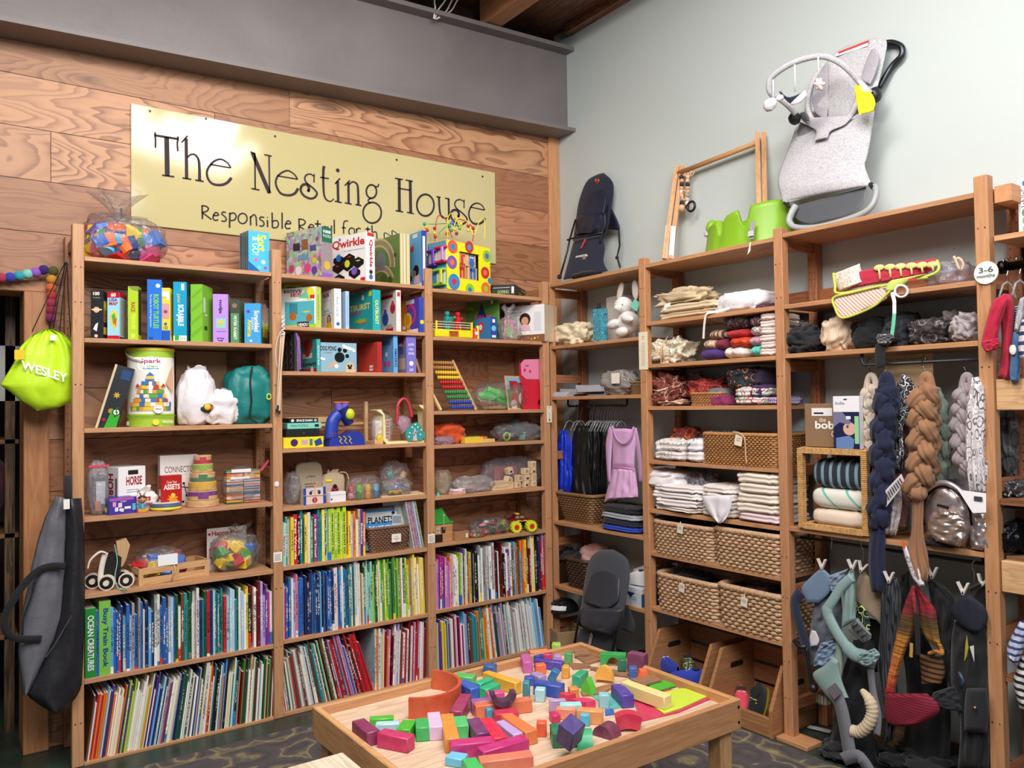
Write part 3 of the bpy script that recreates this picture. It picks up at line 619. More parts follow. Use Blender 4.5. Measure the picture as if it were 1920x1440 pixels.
game('dark green box with pale title, between lilac and bright blue boxes',432,448,459,561,'4f8a5e',[('r',0,.68,1,1,'4a4a44'),('c',.5,.85,.3,'8a7a60'),('vb','PETER RABBIT',.38,.08,.72,.62,'e6efe0'),('v','board game',.78,.1,.92,.5,'c8dcc4')],[('r',.15,.05,.9,.95,'6a8a66')])
game('bright blue game box with cream and yellow title, rightmost on second shelf',458,489,504,569,'3aa0e0',[('vb','Scrambled',.6,.3,.9,.82,'f6f2e0'),('v','States',.42,.35,.62,.66,'f6f2e0'),('vb','America',.2,.18,.45,.6,'e8e83c'),('s',.25,.8,.14,'6a3fb0',5),('s',.3,.28,.15,'e2b23c',6),('c',.4,.08,.08,'dce8f6')],[('r',.1,.05,.95,.95,'4e6a2e'),('r',.2,.2,.8,.6,'d8c24a'),('c',.5,.8,.25,'d0603c')],-.5)
z=SA[1][2]
carton('puzzle_box','dark picture box with brass horn print and green number 5, leaning on the canister','puzzle','A',z,.05,178,216,240,678,-.25,'L',.05,'22262e',[('r',0,0,.12,1,'d9c7a6'),('s',.55,.55,.2,'c8a83c',7),('c',.5,.3,.14,'b89030'),('p',[(.4,0),(1,0),(1,.28),(.55,.34)],'3fae3a'),('c',.78,.3,.2,'1c3a24'),('c',.78,.3,.15,'f4f6f2'),('tb','5',.72,.22,.86,.38,'1f6a34'),('r',.45,.8,.95,.95,'35507a'),('c',.3,.15,.1,'a03028')],None)[0].rotation_euler.y=.28
canT=T('toy_canister','tall round cardboard canister with lime rim and a printed castle of building blocks','canister','A',at('A',283,790,.13)[0],.13,z)
R_=(at('A',327,790,.13)[0]-at('A',240,790,.13)[0])/2;H_=at('A',283,655,.13)[1]-z
m=M('f4f1ea');m.lathe([(R_,0),(R_,H_*.13),(R_,H_*.16),(R_,H_*.88),(R_,H_*.97)],48,cols=['a3c93a','a3c93a','f4f1ea','a3c93a','a3c93a']);m.build('canister_body','satin',canT,.6)
m=M('e9d93a');m.lathe([(R_*1.03,H_*.965),(R_*1.03,H_*1.0),(R_*.96,H_*1.0),(R_*.94,H_*.985)],48);m.build('lid','satin',canT,.6)
m=M('f0efe8');pth=[(R_*1.05*math.cos(a),R_*1.05*math.sin(a)-.0,H_*.985-.055*math.sin(PI*k/16))for k in range(17)for a in(PI+PI*k/16*.99-.35,)];m.tube(pth[:8],.006,8,ell=(1.6,.5));m.build('handle','satin',canT,3)
def wrap_art(parent,R,items,name):
 """print wrapped on a cylinder: x is metres of arc from the front, y metres up"""
 mm=M();ph0=math.radians(-102)
 for k,it in enumerate(items):
  e=R+.0006+.00015*k;col=it[-1]
  if it[0]=='r':n=6;x0,y0,x1,y1=it[1:5];pts=[(x0+(x1-x0)*i/n,y0)for i in range(n+1)]+[(x1-(x1-x0)*i/n,y1)for i in range(n+1)];fs=[(i,i+1,2*n-i,2*n+1-i)for i in range(n)]
  elif it[0]=='p':pts=it[1];fs=[tuple(range(len(pts)))]
  elif it[0]=='c':pts=[(it[1]+it[3]*math.cos(a*PI/9),it[2]+it[3]*math.sin(a*PI/9))for a in range(18)];fs=[tuple(range(18))]
  else:vs,fs=glyphs(it[1],.02);pts=[(it[2]+(it[4]-it[2])*a,it[3]+(it[5]-it[3])*b)for a,b in vs]
  mm.add([(e*math.cos(ph0+x/R),e*math.sin(ph0+x/R),y)for x,y in pts],fs,col)
 return mm.build(name,'satin',parent)
q=R_/.112;hh=H_
IT=[('c',.0,hh*.80,.033,'fbfbf8'),('c',.035,hh*.79,.025,'fbfbf8'),('c',-.035,hh*.78,.025,'fbfbf8'),('t','Spark',-.045,hh*.79,.045,hh*.86,'b0357a'),('t','Create',-.015,hh*.755,.03,hh*.78,'8fc24a'),('t','Imagine',-.03,hh*.72,.035,hh*.75,'2f9ac8')]
pal=['e8c24a','e8c24a','c8342a','3a78c0','5aa83c','e89a3c','f0e6d0']
rr_=random.Random(3)
for row in range(7):
 wd_=.095-.010*row if row>1 else .095;x=-wd_
 while x<wd_:
  bw=rr_.choice((.012,.016,.022));IT.append(('r',x,hh*(.20+.055*row),min(x+bw-.001,wd_),hh*(.20+.055*row)+.016+.004*(row<2),rr_.choice(pal)));x+=bw
IT+=[('r',-.02,hh*.58,.015,hh*.60,'3a6fc0'),('p',[(-.014,hh*.60),(.012,hh*.60),(.012,hh*.64),(-.014,hh*.64)],'e8c24a'),('p',[(-.018,hh*.64),(.016,hh*.64),(-.001,hh*.69)],'4a78b8'),('r',-.006,hh*.42,.006,hh*.57,'f6f4ee'),('p',[(-.06,hh*.5),(-.04,hh*.5),(-.05,hh*.55)],'c8342a'),('p',[(.04,hh*.5),(.06,hh*.5),(.05,hh*.55)],'c8342a'),('p',[(.06,hh*.55),(.1,hh*.42),(.1,hh*.78),(.085,hh*.72)],'dcb08a'),('c',.03,hh*.22,.019,'f6f0ee'),('t','Natural',.018,hh*.215,.042,hh*.235,'b0357a'),('r',-.12,hh*.13,.12,hh*.14,'6fa024'),('c',.02,hh*.055,.013,'e8e03a'),('t','WOODEN',.045,hh*.04,.10,hh*.075,'fbfbf6'),('r',-.11,hh*.02,-.09,hh*.07,'f4f4f0')]
wrap_art(canT,R_,IT,'printed_wrap')
carton('cardboard_sheet','flat brown cardboard panel standing behind the white bags on the third shelf','cardboard','A',z,.26,None,330,425,658,0,'R',.006,'9a7656',mat='matte',r=.0005)
t,u,w,h=sack('drawstring_bag','tall white nylon drawstring bag beside the block canister','A',z,.05,327,397,682,760,.17,'e9e4ea','nylon',5,.10,ridge=.05,lean=.06)
m=M('1c1c1c');m.blob((w*.55,-.082,h*.27),(.036,.006,.022),.1,2,2,'1e2a1c',16,10);m.blob((w*.5,-.086,h*.29),(.016,.006,.015),.1,2,3,'e8c22e',12,8);m.blob((w*.78,-.084,h*.26),(.012,.006,.014),.1,2,3,'c8483c',12,8);m.build('logo_patch','matte',t,3)
t,u,w,h=sack('drawstring_bag','small squat white drawstring bag between the tall white bag and the teal bag','A',z,.03,378,448,728,765,.15,'e6e2e6','nylon',7,.06,amp=.2,ridge=.1,lean=.03)
m=M('a03038');m.ball((0,-.03,h*.98),.008);m.build('cord_knot','matte',t,3)
t,u,w,h=sack('drawstring_bag','teal drawstring bag with black cord and yellow lettering, right end of third shelf','A',z,.03,420,513,690,760,.2,'167a78','nylon',9,0,amp=.10,ridge=.06,sq=.7)
m=M('121416');m.tube(catmull([(-w*.05,-.07,h*1.0),(-w*.22,-.105,h*.75),(-w*.2,-.112,h*.4),(-w*.25,-.11,h*.12),(w*.02,-.12,h*.02)],6),.004,6);m.build('cord','matte',t,3)
art(t,w*2,.1,h,[('tb','Obo',.70,.42,.95,.54,'c9d84a')],name='lettering',eps=.108).location=(-w,0,0)
# left bay, fourth and fifth shelf
z=SA[1][3]
t,u,w,h=clear_bag('zip_bag','clear zip bag with pink edge and a picture card, against the left post of the fourth shelf','A',z,.04,162,205,862,920,.07,11,'.18',None,'e8dfe6',amp=.05)
m=M('d8436a');m.box(-w*.9,w*.9,-.03,-.024,h*.86,h*.9);m.build('zip_strip','satin',t)
m=M('4a4e58');m.box(-w*.6,w*.7,-.012,-.008,h*.1,h*.72);m.box(-w*.2,w*.6,-.016,-.013,h*.2,h*.6,'c8d0d8');m.box(-w*.3,w*.2,-.02,-.018,h*.08,h*.25,'c87a4a');m.build('picture_card','matte',t)
carton('model_box','white box with a brown horse picture and red title on front and side','box','A',z,.10,186,222,273,877,.35,'R',None,'f0eef0',[('tb','HORSE',.28,.58,.86,.78,'a01f2c'),('r',.35,.82,.72,.92,'2a2420'),('r',.3,.47,.9,.49,'b8b4b8'),('r',.3,.42,.75,.44,'b8b4b8'),('p',[(.42,0),(.42,.18),(.5,.26),(.62,.28),(.68,.4),(.75,.42),(.84,.3),(.78,.27),(.76,.2),(.8,0)],'5c2b20')],[('vb','HORSE',.45,.12,.75,.85,'a01f2c'),('r',.1,.2,.2,.8,'8a8488'),('r',.85,.3,.93,.75,'5a4a48')])
carton('flat_game_box','low purple and blue night-themed puzzle box in front of the white horse box','puzzle','A',z,.012,183,205,256,936,.25,'R',None,'4a3596',[('r',0,0,1,1,'4b37a0'),('r',0,.84,.9,1,'b05ab0'),('r',.12,.5,.24,.78,'e0a0c8'),('r',.32,.42,.46,.7,'f0d0e0'),('r',.2,.2,.32,.45,'e8e8f4'),('r',.42,.15,.52,.35,'d8e8f0'),('r',.55,.3,.78,.45,'f0f0fa'),('r',.84,.2,.97,.6,'58c0d8'),('t','PUZZLE',.4,.74,.62,.82,'ffffff'),('c',.4,.28,.05,'f4f4ff')],[('r',0,0,1,1,'23508a'),('c',.3,.45,.16,'f0dc6a'),('c',.36,.5,.13,'23508a'),('s',.72,.3,.14,'e8e06a',5),('s',.6,.75,.1,'c8d8f0',5)])
t,u,w,h=sack('wrapped_bundle','small bundle wrapped in white printed tissue behind the little doll','A',z,.07,248,294,912,940,.1,'efe6e2','fabric',14,.18,amp=.25,ridge=.2)
m=M('b8323c');m.box(-w*.3,w*.3,-.051,-.049,h*.45,h*.6);m.box(-w*.1,w*.5,-.05,-.048,h*.25,h*.33);m.build('red_print','matte',t)
ud=at('A',267,950,.02)[0];t=T('doll_figure','tiny doll with brown head and blue dress sitting on an orange block','doll','A',ud,.02,z)
m=M('e8962c');m.box(-.02,.02,-.012,.012,0,.016,r=.003);m.build('orange_base','satin',t)
m=M('3f9ab8');m.lathe([(.012,.016),(.009,.035),(.005,.042)],14);m.tube([(-.008,0,.038),(-.02,-.004,.026)],.003,6);m.tube([(.008,0,.038),(.02,-.004,.026)],.003,6);m.build('dress','satin',t,.8)
m=M('c98a62');m.ball((0,0,.056),(.017,.015,.015));m.ball((-.018,0,.058),.005);m.ball((.018,0,.058),.005);m.build('head','satin',t,3)
m=M('4a2a20');m.blob((0,.003,.063),(.019,.015,.013),.05,2,1,None,16,10);m.tube([(-.006,0,.075),(-.012,0,.088)],.002,5);m.tube([(.006,0,.075),(.012,0,.088)],.002,5);m.build('hair','satin',t,3)
m=M('1a1413');m.ball((-.006,-.0145,.056),.002,None,6,4);m.ball((.006,-.0145,.056),.002,None,6,4);m.ball((0,-.015,.049),(.003,.001,.001),'a03030',6,4);m.build('face','satin',t)
carton('board_game','white box with black node drawings standing behind the red card box','board game','A',z,.16,None,300,371,855,0,'R',.05,'ece6e2',[('t','CONNECTO',.12,.66,.88,.78,'6a4a3c'),('t','the game of black holes',.35,.6,.7,.625,'9a8a84')]+[('c',x,y,.035,'241e20')for x,y in((.25,.42),(.62,.44),(.8,.34),(.7,.2),(.85,.1),(.6,.08),(.3,.2))]+[('p',[(.25,.43),(.27,.41),(.82,.33),(.8,.35)],'241e20'),('p',[(.79,.34),(.82,.34),(.87,.1),(.85,.1)],'241e20'),('p',[(.69,.2),(.71,.2),(.63,.44),(.61,.44)],'241e20')])
carton('card_game_box','small red card box with white title and golden figure','card game','A',z,.06,297,303,341,893,.1,'R',None,'b01f22',[('r',0,0,1,1,'b8201f'),('tb','ASSETS',.1,.58,.9,.74,'f6f2ea'),('t','Cover Your',.25,.76,.75,.85,'f6f2ea'),('s',.55,.3,.3,'e8a42c',9),('c',.55,.42,.1,'f0c83c'),('p',[(.3,.1),(.85,.1),(.7,.35),(.4,.3)],'d88a28'),('r',.3,.02,.55,.08,'f0ece8')],[('r',.2,.1,.8,.3,'e8d0b0'),('r',.2,.4,.8,.6,'d8c0a0')])
t=T('play_disc','flat round tin with slate blue top and yellow base lying in front of the red box','tin','A',at('A',311,960,.06)[0],.06,z)
rd=.066;m=M('e8d23c');m.lathe([(rd*.9,0),(rd,.006),(rd,.012),(rd*.96,.016)],32);m.build('yellow_base','satin',t,.6)
m=M('56688e');m.lathe([(rd*.97,.016),(rd,.02),(rd*.98,.028),(rd*.8,.031),(rd*.5,.029),(rd*.1,.03)],32);m.lathe([(rd*.86,.0305),(rd*.9,.0325),(rd*.86,.033)],32,col='d8e0ea');m.build('slate_top','satin',t,.6)
t=T('stacking_tower','wooden stacking tower of round two-tone tiers growing smaller upward','stacking toy','A',at('A',380,950,.09)[0],.09,z)
tz=0;tops=[952,925,899,882,870,861]
for k,(r_,hh_,cc,nm)in enumerate([(.073,.030,'d9b27a','plain'),(.066,.044,'7b3a80','purple'),(.062,.042,'d9a83a','ochre'),(.056,.042,'4d7a58','green'),(.047,.040,'8fae4a','lime'),(.040,.040,'b8354a','red')]):
 m=M('d9b483');s_=hh_/2;m.lathe([(r_*.96,tz),(r_,tz+.003),(r_,tz+hh_-.003),(r_*.96,tz+hh_-.0005)],36)
 n=len(m.f)
 for fi in range(n):
  f=m.f[fi];cx_=sum(m.v[i][0]for i in f)/len(f);cz_=sum(m.v[i][2]for i in f)/len(f)
 o=m.build('tier','wood:x',t,.5,nm+' tier')
 if k:
  m=M(cc);lo_=k%2==0;r2=r_+.0008;zz0,zz1=(tz+.003,tz+s_*.9)if not lo_ else(tz+s_*.9,tz+hh_-.003)
  if k==1:zz0,zz1=tz+s_,tz+hh_-.003
  m.lathe([(r2,zz0),(r2,zz1)],36);m.f=m.f[:-2]if len(m.f)>36 else m.f;m.c=m.c[:len(m.f)]
  m.add([(r2*math.sin(a)*1.003,-r2*math.cos(a)*1.003,zq)for a in(-.55,-.28,0,.15)for zq in(tz+.008,tz+hh_-.008)],[(0,2,3,1),(2,4,5,3),(4,6,7,5)],cc)
  o2=m.build('painted_band','paint',o,.5)
 tz+=hh_
t,u,w,h=clear_bag('clear_bag','clear bag of many thin coloured rods in two bundles, right end of the fourth shelf','A',z,.05,414,490,876,915,.1,21,'.06',None,amp=.06)
rr_=random.Random(8)
for sx in(-1,1):
 m=M()
 for k in range(26):c=rr_.choice(['c8502c','e07a3c','d8b83c','5a8a4a','3a6a8a','e8a0b0','d8d0c0','b83c4a','6a4a8a','8ac0b0']);m.box(sx*w*.02 if sx>0 else-w*.82,w*.82 if sx>0 else-w*.02,-.035,.02,.004+k*h*.034,.004+(k+.85)*h*.034,jit(c,.1,rr_))
 m.build('rod_bundle','satin',t)['kind']='stuff'
m=M('efeaea');m.box(-w*.6,w*.35,-.041,-.036,h*.84,h*.93);m.box(-w*.65,w*.3,-.041,-.036,h*.66,h*.72);m.build('paper_label','matte',t)
m=M('c8485c');m.ribbon([(w*.9,-.02,h*.85),(w*1.1,-.02,h*.98),(w*1.35,-.01,h*1.12)],.012,.002);m.build('zip_strip','satin',t)
z=SA[1][4]
t=T('pull_toy','black and natural wood pull-along animal on round wheels with mint cord, left end of fifth shelf','pull toy','A',at('A',203,1085,.08)[0],.08,z)
def wheel(mm,x,y,r,th,c1='e8ddd0',c2='221c1a'):
 mm.lathe([(r,y-th/2),(r,y+th/2)],28,(x,0,r),col=c1,axis='y');mm.lathe([(r*.82,y-th/2-.001),(r*.82,y-th/2-.0005)],28,(x,0,r),col=c2,axis='y')
 mm.lathe([(r*.36,y-th/2-.012),(r*.36,y-th/2)],20,(x,0,r),col=c1,axis='y')
for x,y,r_ in((-.055,.03,.034),(.062,.03,.033),(-.012,-.045,.033),(.068,-.035,.032)):
 m=M();m.X=Matrix.Translation((x,y,0))@Matrix.Rotation(-.35,4,'Z');wheel(m,0,0,r_,.022);m.build('wheel','satin',t,.6)
m=M('1f1b1a');m.prism([(-.035,.03),(-.04,.09),(-.02,.14),(.02,.155),(.05,.13),(.045,.06),(.02,.03)],-.02,.02);m.build('black_body','satin',t,.5)
m=M('dfd2c4');m.prism([(.02,.08),(.035,.15),(.03,.20),(.07,.21),(.085,.18),(.07,.12),(.055,.09)],-.015,.015,col='c9a67a');m.build('wooden_head','wood:z',t,.5)
m=M('e6dccf');m.ribbon(catmull([(-.085,-.028,.10),(-.075,-.028,.135),(-.04,-.028,.165),(-.015,-.028,.16)],5),.03,.006,None,(0,0,1));m.ribbon(catmull([(-.015,-.028,.16),(-.03,-.028,.10),(-.035,-.028,.04),(-.02,-.028,.03)],5),.022,.006);m.build('curved_trim','satin',t,3)
m=M('7cc8a8');m.tube(catmull([(.02,-.03,.19),(.03,-.035,.12),(.02,-.04,.05),(.03,-.07,.004),(.06,-.09,.004),(.05,-.06,.004),(.03,-.075,.004)],6),.0022,6);m.build('cord','matte',t,3)
o_,rz_,w_,dp_,h_=bpos('A',z,.03,250,260,392,1052,.14,'R',.17)
t=T('wooden_crate','small slatted wooden crate holding a bag of blocks on the fifth shelf','crate','A',o_.x,o_.y,z,.14);W_,D_,H2=w_,.15,.075
for nm,bx in(('front_slat',[(0,W_,0,.008,0,.03),(0,W_,0,.008,.046,.075)]),):
 for b in bx:m=M('d3a878');m.box(*b,r=.001);m.build(nm,'wood:x',t)
for b in((.0,.02,.0,.009,.0,H2),(W_*.46,W_*.56,.0,.009,0,H2),(W_-.02,W_,0,.009,0,H2)):m=M('d3a878');m.box(b[0],b[1],-.0005,b[3],b[4],b[5]);m.build('upright','wood:z',t)
for b in((0,W_,D_-.008,D_,0,.03),(0,W_,D_-.008,D_,.046,.075)):m=M('c89a6c');m.box(*b);m.build('back_slat','wood:x',t)
for x in(0,W_-.01):
 for a,b in((0,.03),(.046,.075)):m=M('d3a878');m.box(x,x+.01,.008,D_-.008,a,b);m.build('end_slat','wood:y',t)
m=M('c89a6c');m.box(.008,W_-.008,.008,D_-.008,.002,.008);m.build('crate_bottom','wood:x',t)
m=M('e2b0a0');m.tube([(W_*.45,-.004,.005),(W_*.5,-.004,.05),(W_*.48,-.003,H2+.002),(W_*.44,.06,H2+.04)],.003,6);m.build('tie_string','matte',t,3)
t,u,w,h=clear_bag('clear_bag','clear bag of red, yellow and blue blocks lying in the slatted crate','A',z+.012,.05,252,350,1030,1050,.13,31,'.04')
fill_blocks('A',u,.115,z+.012,w,h,.13,20,['red','yellow','blue','green','yellow','red'],.04,'the bag in the slatted crate',32)
m=M('eef2f4');m.box(-w*.25,w*.5,-.072,-.068,h*.45,h*.8);m.build('paper_label','matte',t)
cc=carton('greeting_card','white card with red hearts and an owl drawing behind a bag of blocks','card','A',z,.18,None,388,462,992,0,'R',.004,'efe2de',[('tb','Happy Hear',.12,.78,.92,.93,'a83238'),('c',.06,.86,.035,'c02838'),('c',.5,.68,.03,'c02838'),('c',.45,.42,.12,'7a6a6c'),('c',.41,.46,.045,'f4f0ee'),('c',.49,.46,.045,'f4f0ee'),('c',.08,.5,.02,'c02838'),('c',.1,.3,.025,'c02838'),('c',.2,.38,.018,'c02838')],r=.0003)
t,u,w,h=clear_bag('clear_bag','clear bag of red, green and yellow blocks in front of the owl card','A',z,.05,393,486,1003,1045,.14,41,'.04',(.03,.05,.04))
fill_blocks('A',u,.12,z,w,h,.14,20,['red','green','yellow','blue','green','yellow','red'],.042,'the bag by the owl card',42)
def game2(label,pl,pc,pr,py,col,cover,spine,sh,d=.02,name='board_game',cat='board game',mat='satin',group=None,dmax=.27):
 """box stored edge-on: spine to the front, cover facing left"""
 rot=0.0
 while rot<1.0 and not 0<bpos(sh[0],sh[1],d,pl,pc,pr,py,rot,'R')[3]<dmax:rot+=.04
 return carton(name,label,cat,sh[0],sh[1],d,pl,pc,pr,py,rot,'R',None,col,spine,cover,None,mat,group)
# middle bay, top shelf
z=SA[2][0];sh2=('A',z)
game2('busy floral 1000 piece puzzle box at the left end of the middle bay top shelf',537,603,623,424,'8a7a86',[('r',.03,.9,.22,.98,'4a6a3c'),('t','1000',.05,.91,.2,.97,'e8f0e0'),('c',.6,.22,.1,'d84a86'),('c',.35,.2,.09,'f0dce8'),('c',.8,.16,.08,'6a3fa0'),('c',.15,.25,.08,'c04a6a'),('c',.2,.1,.07,'f0d8e0'),('r',.45,.6,.62,.8,'8a5a30'),('r',.2,.6,.4,.75,'2a2a3a'),('r',.68,.55,.85,.66,'3a4a8a'),('c',.8,.35,.06,'d8c83c'),('r',.35,.4,.65,.5,'6a9ab8')],[('r',.0,.0,1,1,'9a8a92'),('r',.0,.7,1,1,'1f6a4c'),('tb','1000',.15,.88,.85,.94,'ffffff'),('t','PUZZLE',.15,.8,.85,.85,'ffffff'),('c',.5,.25,.3,'d8b03c'),('r',0,0,1,.1,'8a5fc0')],sh=sh2,name='puzzle_box',cat='puzzle',mat='print:60:.75')
game2('white game box with red title and black tiles, middle bay top shelf',622,687,703,434,'f2f0f2',[('tb','Qwirkle',.02,.72,.95,.92,'c01f2c'),('t','mix match score and win',.35,.66,.95,.69,'3a4a9a')]+[('p',[(x,y),(x+.17,y+.07),(x+.33,y-.01),(x+.33,y-.09),(x+.16,y-.17),(x,y-.08)],'1c1a1c')for x,y in((.05,.55),(.35,.55),(.02,.4),(.3,.42),(.6,.45),(.05,.16),(.5,.25))]+[('c',.21,.555,.075,'2f7ad0'),('s',.52,.545,.08,'d02838'),('s',.17,.39,.08,'d02838',4),('c',.46,.41,.075,'d8d83c'),('s',.77,.44,.08,'d8d83c'),('s',.2,.15,.08,'7a6ac8'),('c',.66,.24,.08,'7a5ac0'),('r',.84,.0,.97,.09,'d03038'),('c',.25,.93,.03,'2f7ad0')],[('vb','Qwirkle',.3,.3,.75,.85,'c01f2c'),('s',.5,.2,.28,'1c1a1c'),('c',.5,.1,.22,'3a6ac0'),('r',.1,.92,.9,.99,'d03038')],sh=sh2)
t_,w_,dp_,h_=game2('green wooden play board printed with a curving railway track, leaning among the game boxes',703,750,768,437,'5a7a3c',None,[('r',0,0,.3,1,'dfc89c'),('r',.34,0,.6,1,'e8d4ac'),('r',.66,0,1,1,'dfc89c')],sh=sh2,name='folding_game_board',cat='play board')
def band_(cx,cy,r0_,r1_,a0,a1,c):P0=arc(cx,cy,r1_,r1_*.8,a0,a1,14);P1=arc(cx,cy,r0_,r0_*.8,a1,a0,14);return('p',P0+P1,c)
art(t_,w_,dp_,h_,[band_(.1,.45,.5,.72,-10,100,'b8a888'),band_(.1,.45,.55,.67,-10,100,'8a7a5c'),band_(.2,.0,.42,.6,20,150,'b8a888'),band_(.2,0,.46,.56,20,150,'8a7a5c'),('c',.35,.15,.14,'3f5a2a'),('c',.6,.12,.09,'35502a'),('c',.25,.55,.2,'6f7f8a'),('c',.82,.6,.05,'35502a')],'L','printed_track',eps=.001)
m=M('3a3f6a');P=catmull([(.02,dp_*.2,h_+.004),(.01,dp_*.35,h_+.03),(.03,dp_*.5,h_+.01),(.01,dp_*.65,h_+.032),(.03,dp_*.8,h_+.015)],6);m.tube(P,.003,6);m.build('carry_cord','matte',t_,3)
game2('blue kit box with a child in a mirror print, right end of middle bay top shelf',764,790,800,432,'5fa8dc',[('r',0,0,1,.06,'e8f0f6'),('c',.35,.72,.12,'b83040'),('r',.4,.9,.75,.97,'dfe8f2'),('c',.62,.3,.2,'241c1a'),('c',.5,.25,.12,'a06a4a'),('p',[(.4,.05),(.9,.05),(.85,.22),(.5,.2)],'d8b8c8'),('p',[(.0,.2),(.3,.12),(.35,.2),(.05,.3)],'3a2a24')],[('r',0,0,1,1,'2c3f9e'),('r',.25,.1,.7,.9,'e8ecf6')],sh=sh2,name='kit_box')
z=SA[2][1];sh2=('A',z)
t=T('carry_case','lime green plastic case handle rising behind the white learning game','case','A',at('A',556,560,.2)[0],.2,z)
m=M('a8cc30');m.box(-.06,.06,0,.06,0,.19,r=.01);m.build('case_body','satin',t);m=M('a8cc30');m.tube(catmull([(-.055,.03,.19),(-.045,.03,.235),(.03,.03,.235),(.06,.03,.19)],8),.011,8);m.build('handle','satin',t,3)
game2('white and green learning game box with beehive picture, beside the middle bay left post',508,592,602,537,'eef2e6',[('r',0,0,1,.1,'a8d83c'),('tb','ESSIVE',.3,.88,.7,.95,'6a3a4a'),('tb','IES',.45,.78,.7,.87,'c83a4a'),('c',.86,.84,.12,'f0e040'),('p',[(.62,.75),(.8,.93),(.86,.72)],'6fc8a8'),('r',.32,.1,.97,.66,'58b8c8'),('r',.42,.35,.6,.62,'3f8aa0'),('s',.8,.4,.12,'f2c832'),('c',.5,.3,.08,'b86a2c'),('c',.86,.25,.07,'b86a2c'),('r',.6,.02,.85,.16,'1c1a1c'),('tb','HEADU',.62,.05,.83,.13,'f6f6f2'),('r',.88,.72,.98,.8,'d83040')],[('r',0,0,1,1,'c8e06a'),('v','montessori',.3,.2,.7,.8,'5a7a2c')],sh=sh2)
game2('white flash card box showing a girl in a yellow top',602,627,640,541,'f2f2f6',[('tb','ace',.2,.83,.6,.92,'d83c5a'),('r',.02,.4,.8,.75,'d8d8e2'),('r',.05,.42,.77,.73,'f6f6fa'),('t','Earth',.2,.45,.6,.52,'3a3a4a'),('c',.6,.25,.15,'4a2c22'),('c',.6,.26,.1,'d8a080'),('p',[(.35,0),(.85,0),(.75,.18),(.45,.18)],'f0c030')],[('v','flash cards',.3,.3,.6,.8,'6a6a8a'),('c',.5,.12,.25,'3a6aa0')],sh=sh2)
game2('pale blue patterned box next to the flash cards',640,648,655,546,'a8c8e6',[('r',0,0,1,1,'b0cce8')],[('r',.2,.1,.8,.9,'98bce0')],sh=sh2)
game2('teal game box with yellow title and rainbow paint splash',655,699,714,543,'1fa6ae',[('tb','TBURST',.02,.55,.9,.7,'e8e070'),('tb','JUNIOR',.02,.42,.55,.53,'b04a98'),('s',.5,.28,.35,'8ac83c',9),('s',.55,.25,.22,'e0a03c',7),('s',.6,.22,.12,'d84a6a',6),('c',.6,.85,.06,'f4f6f4'),('t','The game for kids',.05,.05,.6,.1,'e8f4f4'),('r',.85,.85,.97,.97,'d8e03c')],[('vb','OUTBURST',.3,.15,.7,.75,'e8e070')],sh=sh2)
game2('white game box with red and blue figures on front',714,743,752,544,'e6dedc',[('r',0,.84,.8,.92,'c02030'),('c',.3,.35,.2,'3a5ab0'),('c',.3,.52,.09,'4a6ac0'),('c',.78,.58,.16,'c83040'),('c',.78,.7,.08,'d84a50'),('r',.35,.02,.8,.12,'c02030'),('r',.4,.1,.75,.2,'b8b0b4')],[('r',.2,.85,.8,.95,'c02030')],sh=sh2)
game2('purple and orange game box with looping ring print',752,786,796,557,'6a3aa8',[('r',0,0,1,1,'5c48b8'),('p',[(0,0),(.6,0),(.35,.5),(.3,1),(0,1)],'f09a28'),('c',.55,.55,.28,'d83c90'),('c',.55,.55,.19,'5c48b8'),('c',.4,.4,.2,'d8d83c'),('c',.4,.4,.14,'f09a28'),('r',.3,.85,.75,.97,'e8eaf6'),('r',.35,.0,.95,.12,'f4f0f4'),('tb','1',.1,.15,.25,.25,'ffffff')],[('r',0,0,1,1,'2c4ab0'),('c',.5,.3,.35,'d8d83c')],sh=sh2)
z=SA[2][2];sh2=('A',z)
game2('black box with grey circle icons at the left of middle bay third shelf',531,552,557,622,'2c2a32',[('c',x,y,.13,'8a8890')for x in(.3,.72)for y in(.18,.4,.62,.84)]+[('c',x,y,.1,'2c2a32')for x in(.3,.72)for y in(.18,.4,.62,.84)],None,sh=sh2)
t,u,w,h=clear_bag('zip_bag','narrow clear zip bag with violet edge beside the teal red-dog box','A',z,.02,551,563,626,660,.05,51,'.3',None,'d8c8e0',amp=.04)
m=M('a04ac0');m.ribbon([(-.012,-.026,h*1.0),(0,-.03,h*.5),(.006,-.026,h*.05)],.007,.002);m.build('zip_strip','satin',t)
game2('teal card game box with red dog picture',561,594,601,636,'3fa8a8',[('tb','clown',.05,.2,.97,.34,'14303c'),('r',.2,.44,.75,.6,'e8eef0'),('c',.5,.78,.2,'c83c30'),('c',.68,.86,.1,'c83c30'),('r',.3,.64,.45,.74,'c83c30'),('r',0,0,1,.12,'b8283c'),('c',.75,.06,.08,'f0e8ea'),('r',.05,.0,.3,.12,'1c2c5a')],[('v','snorta',.3,.2,.7,.8,'e8f4f4')],sh=sh2)
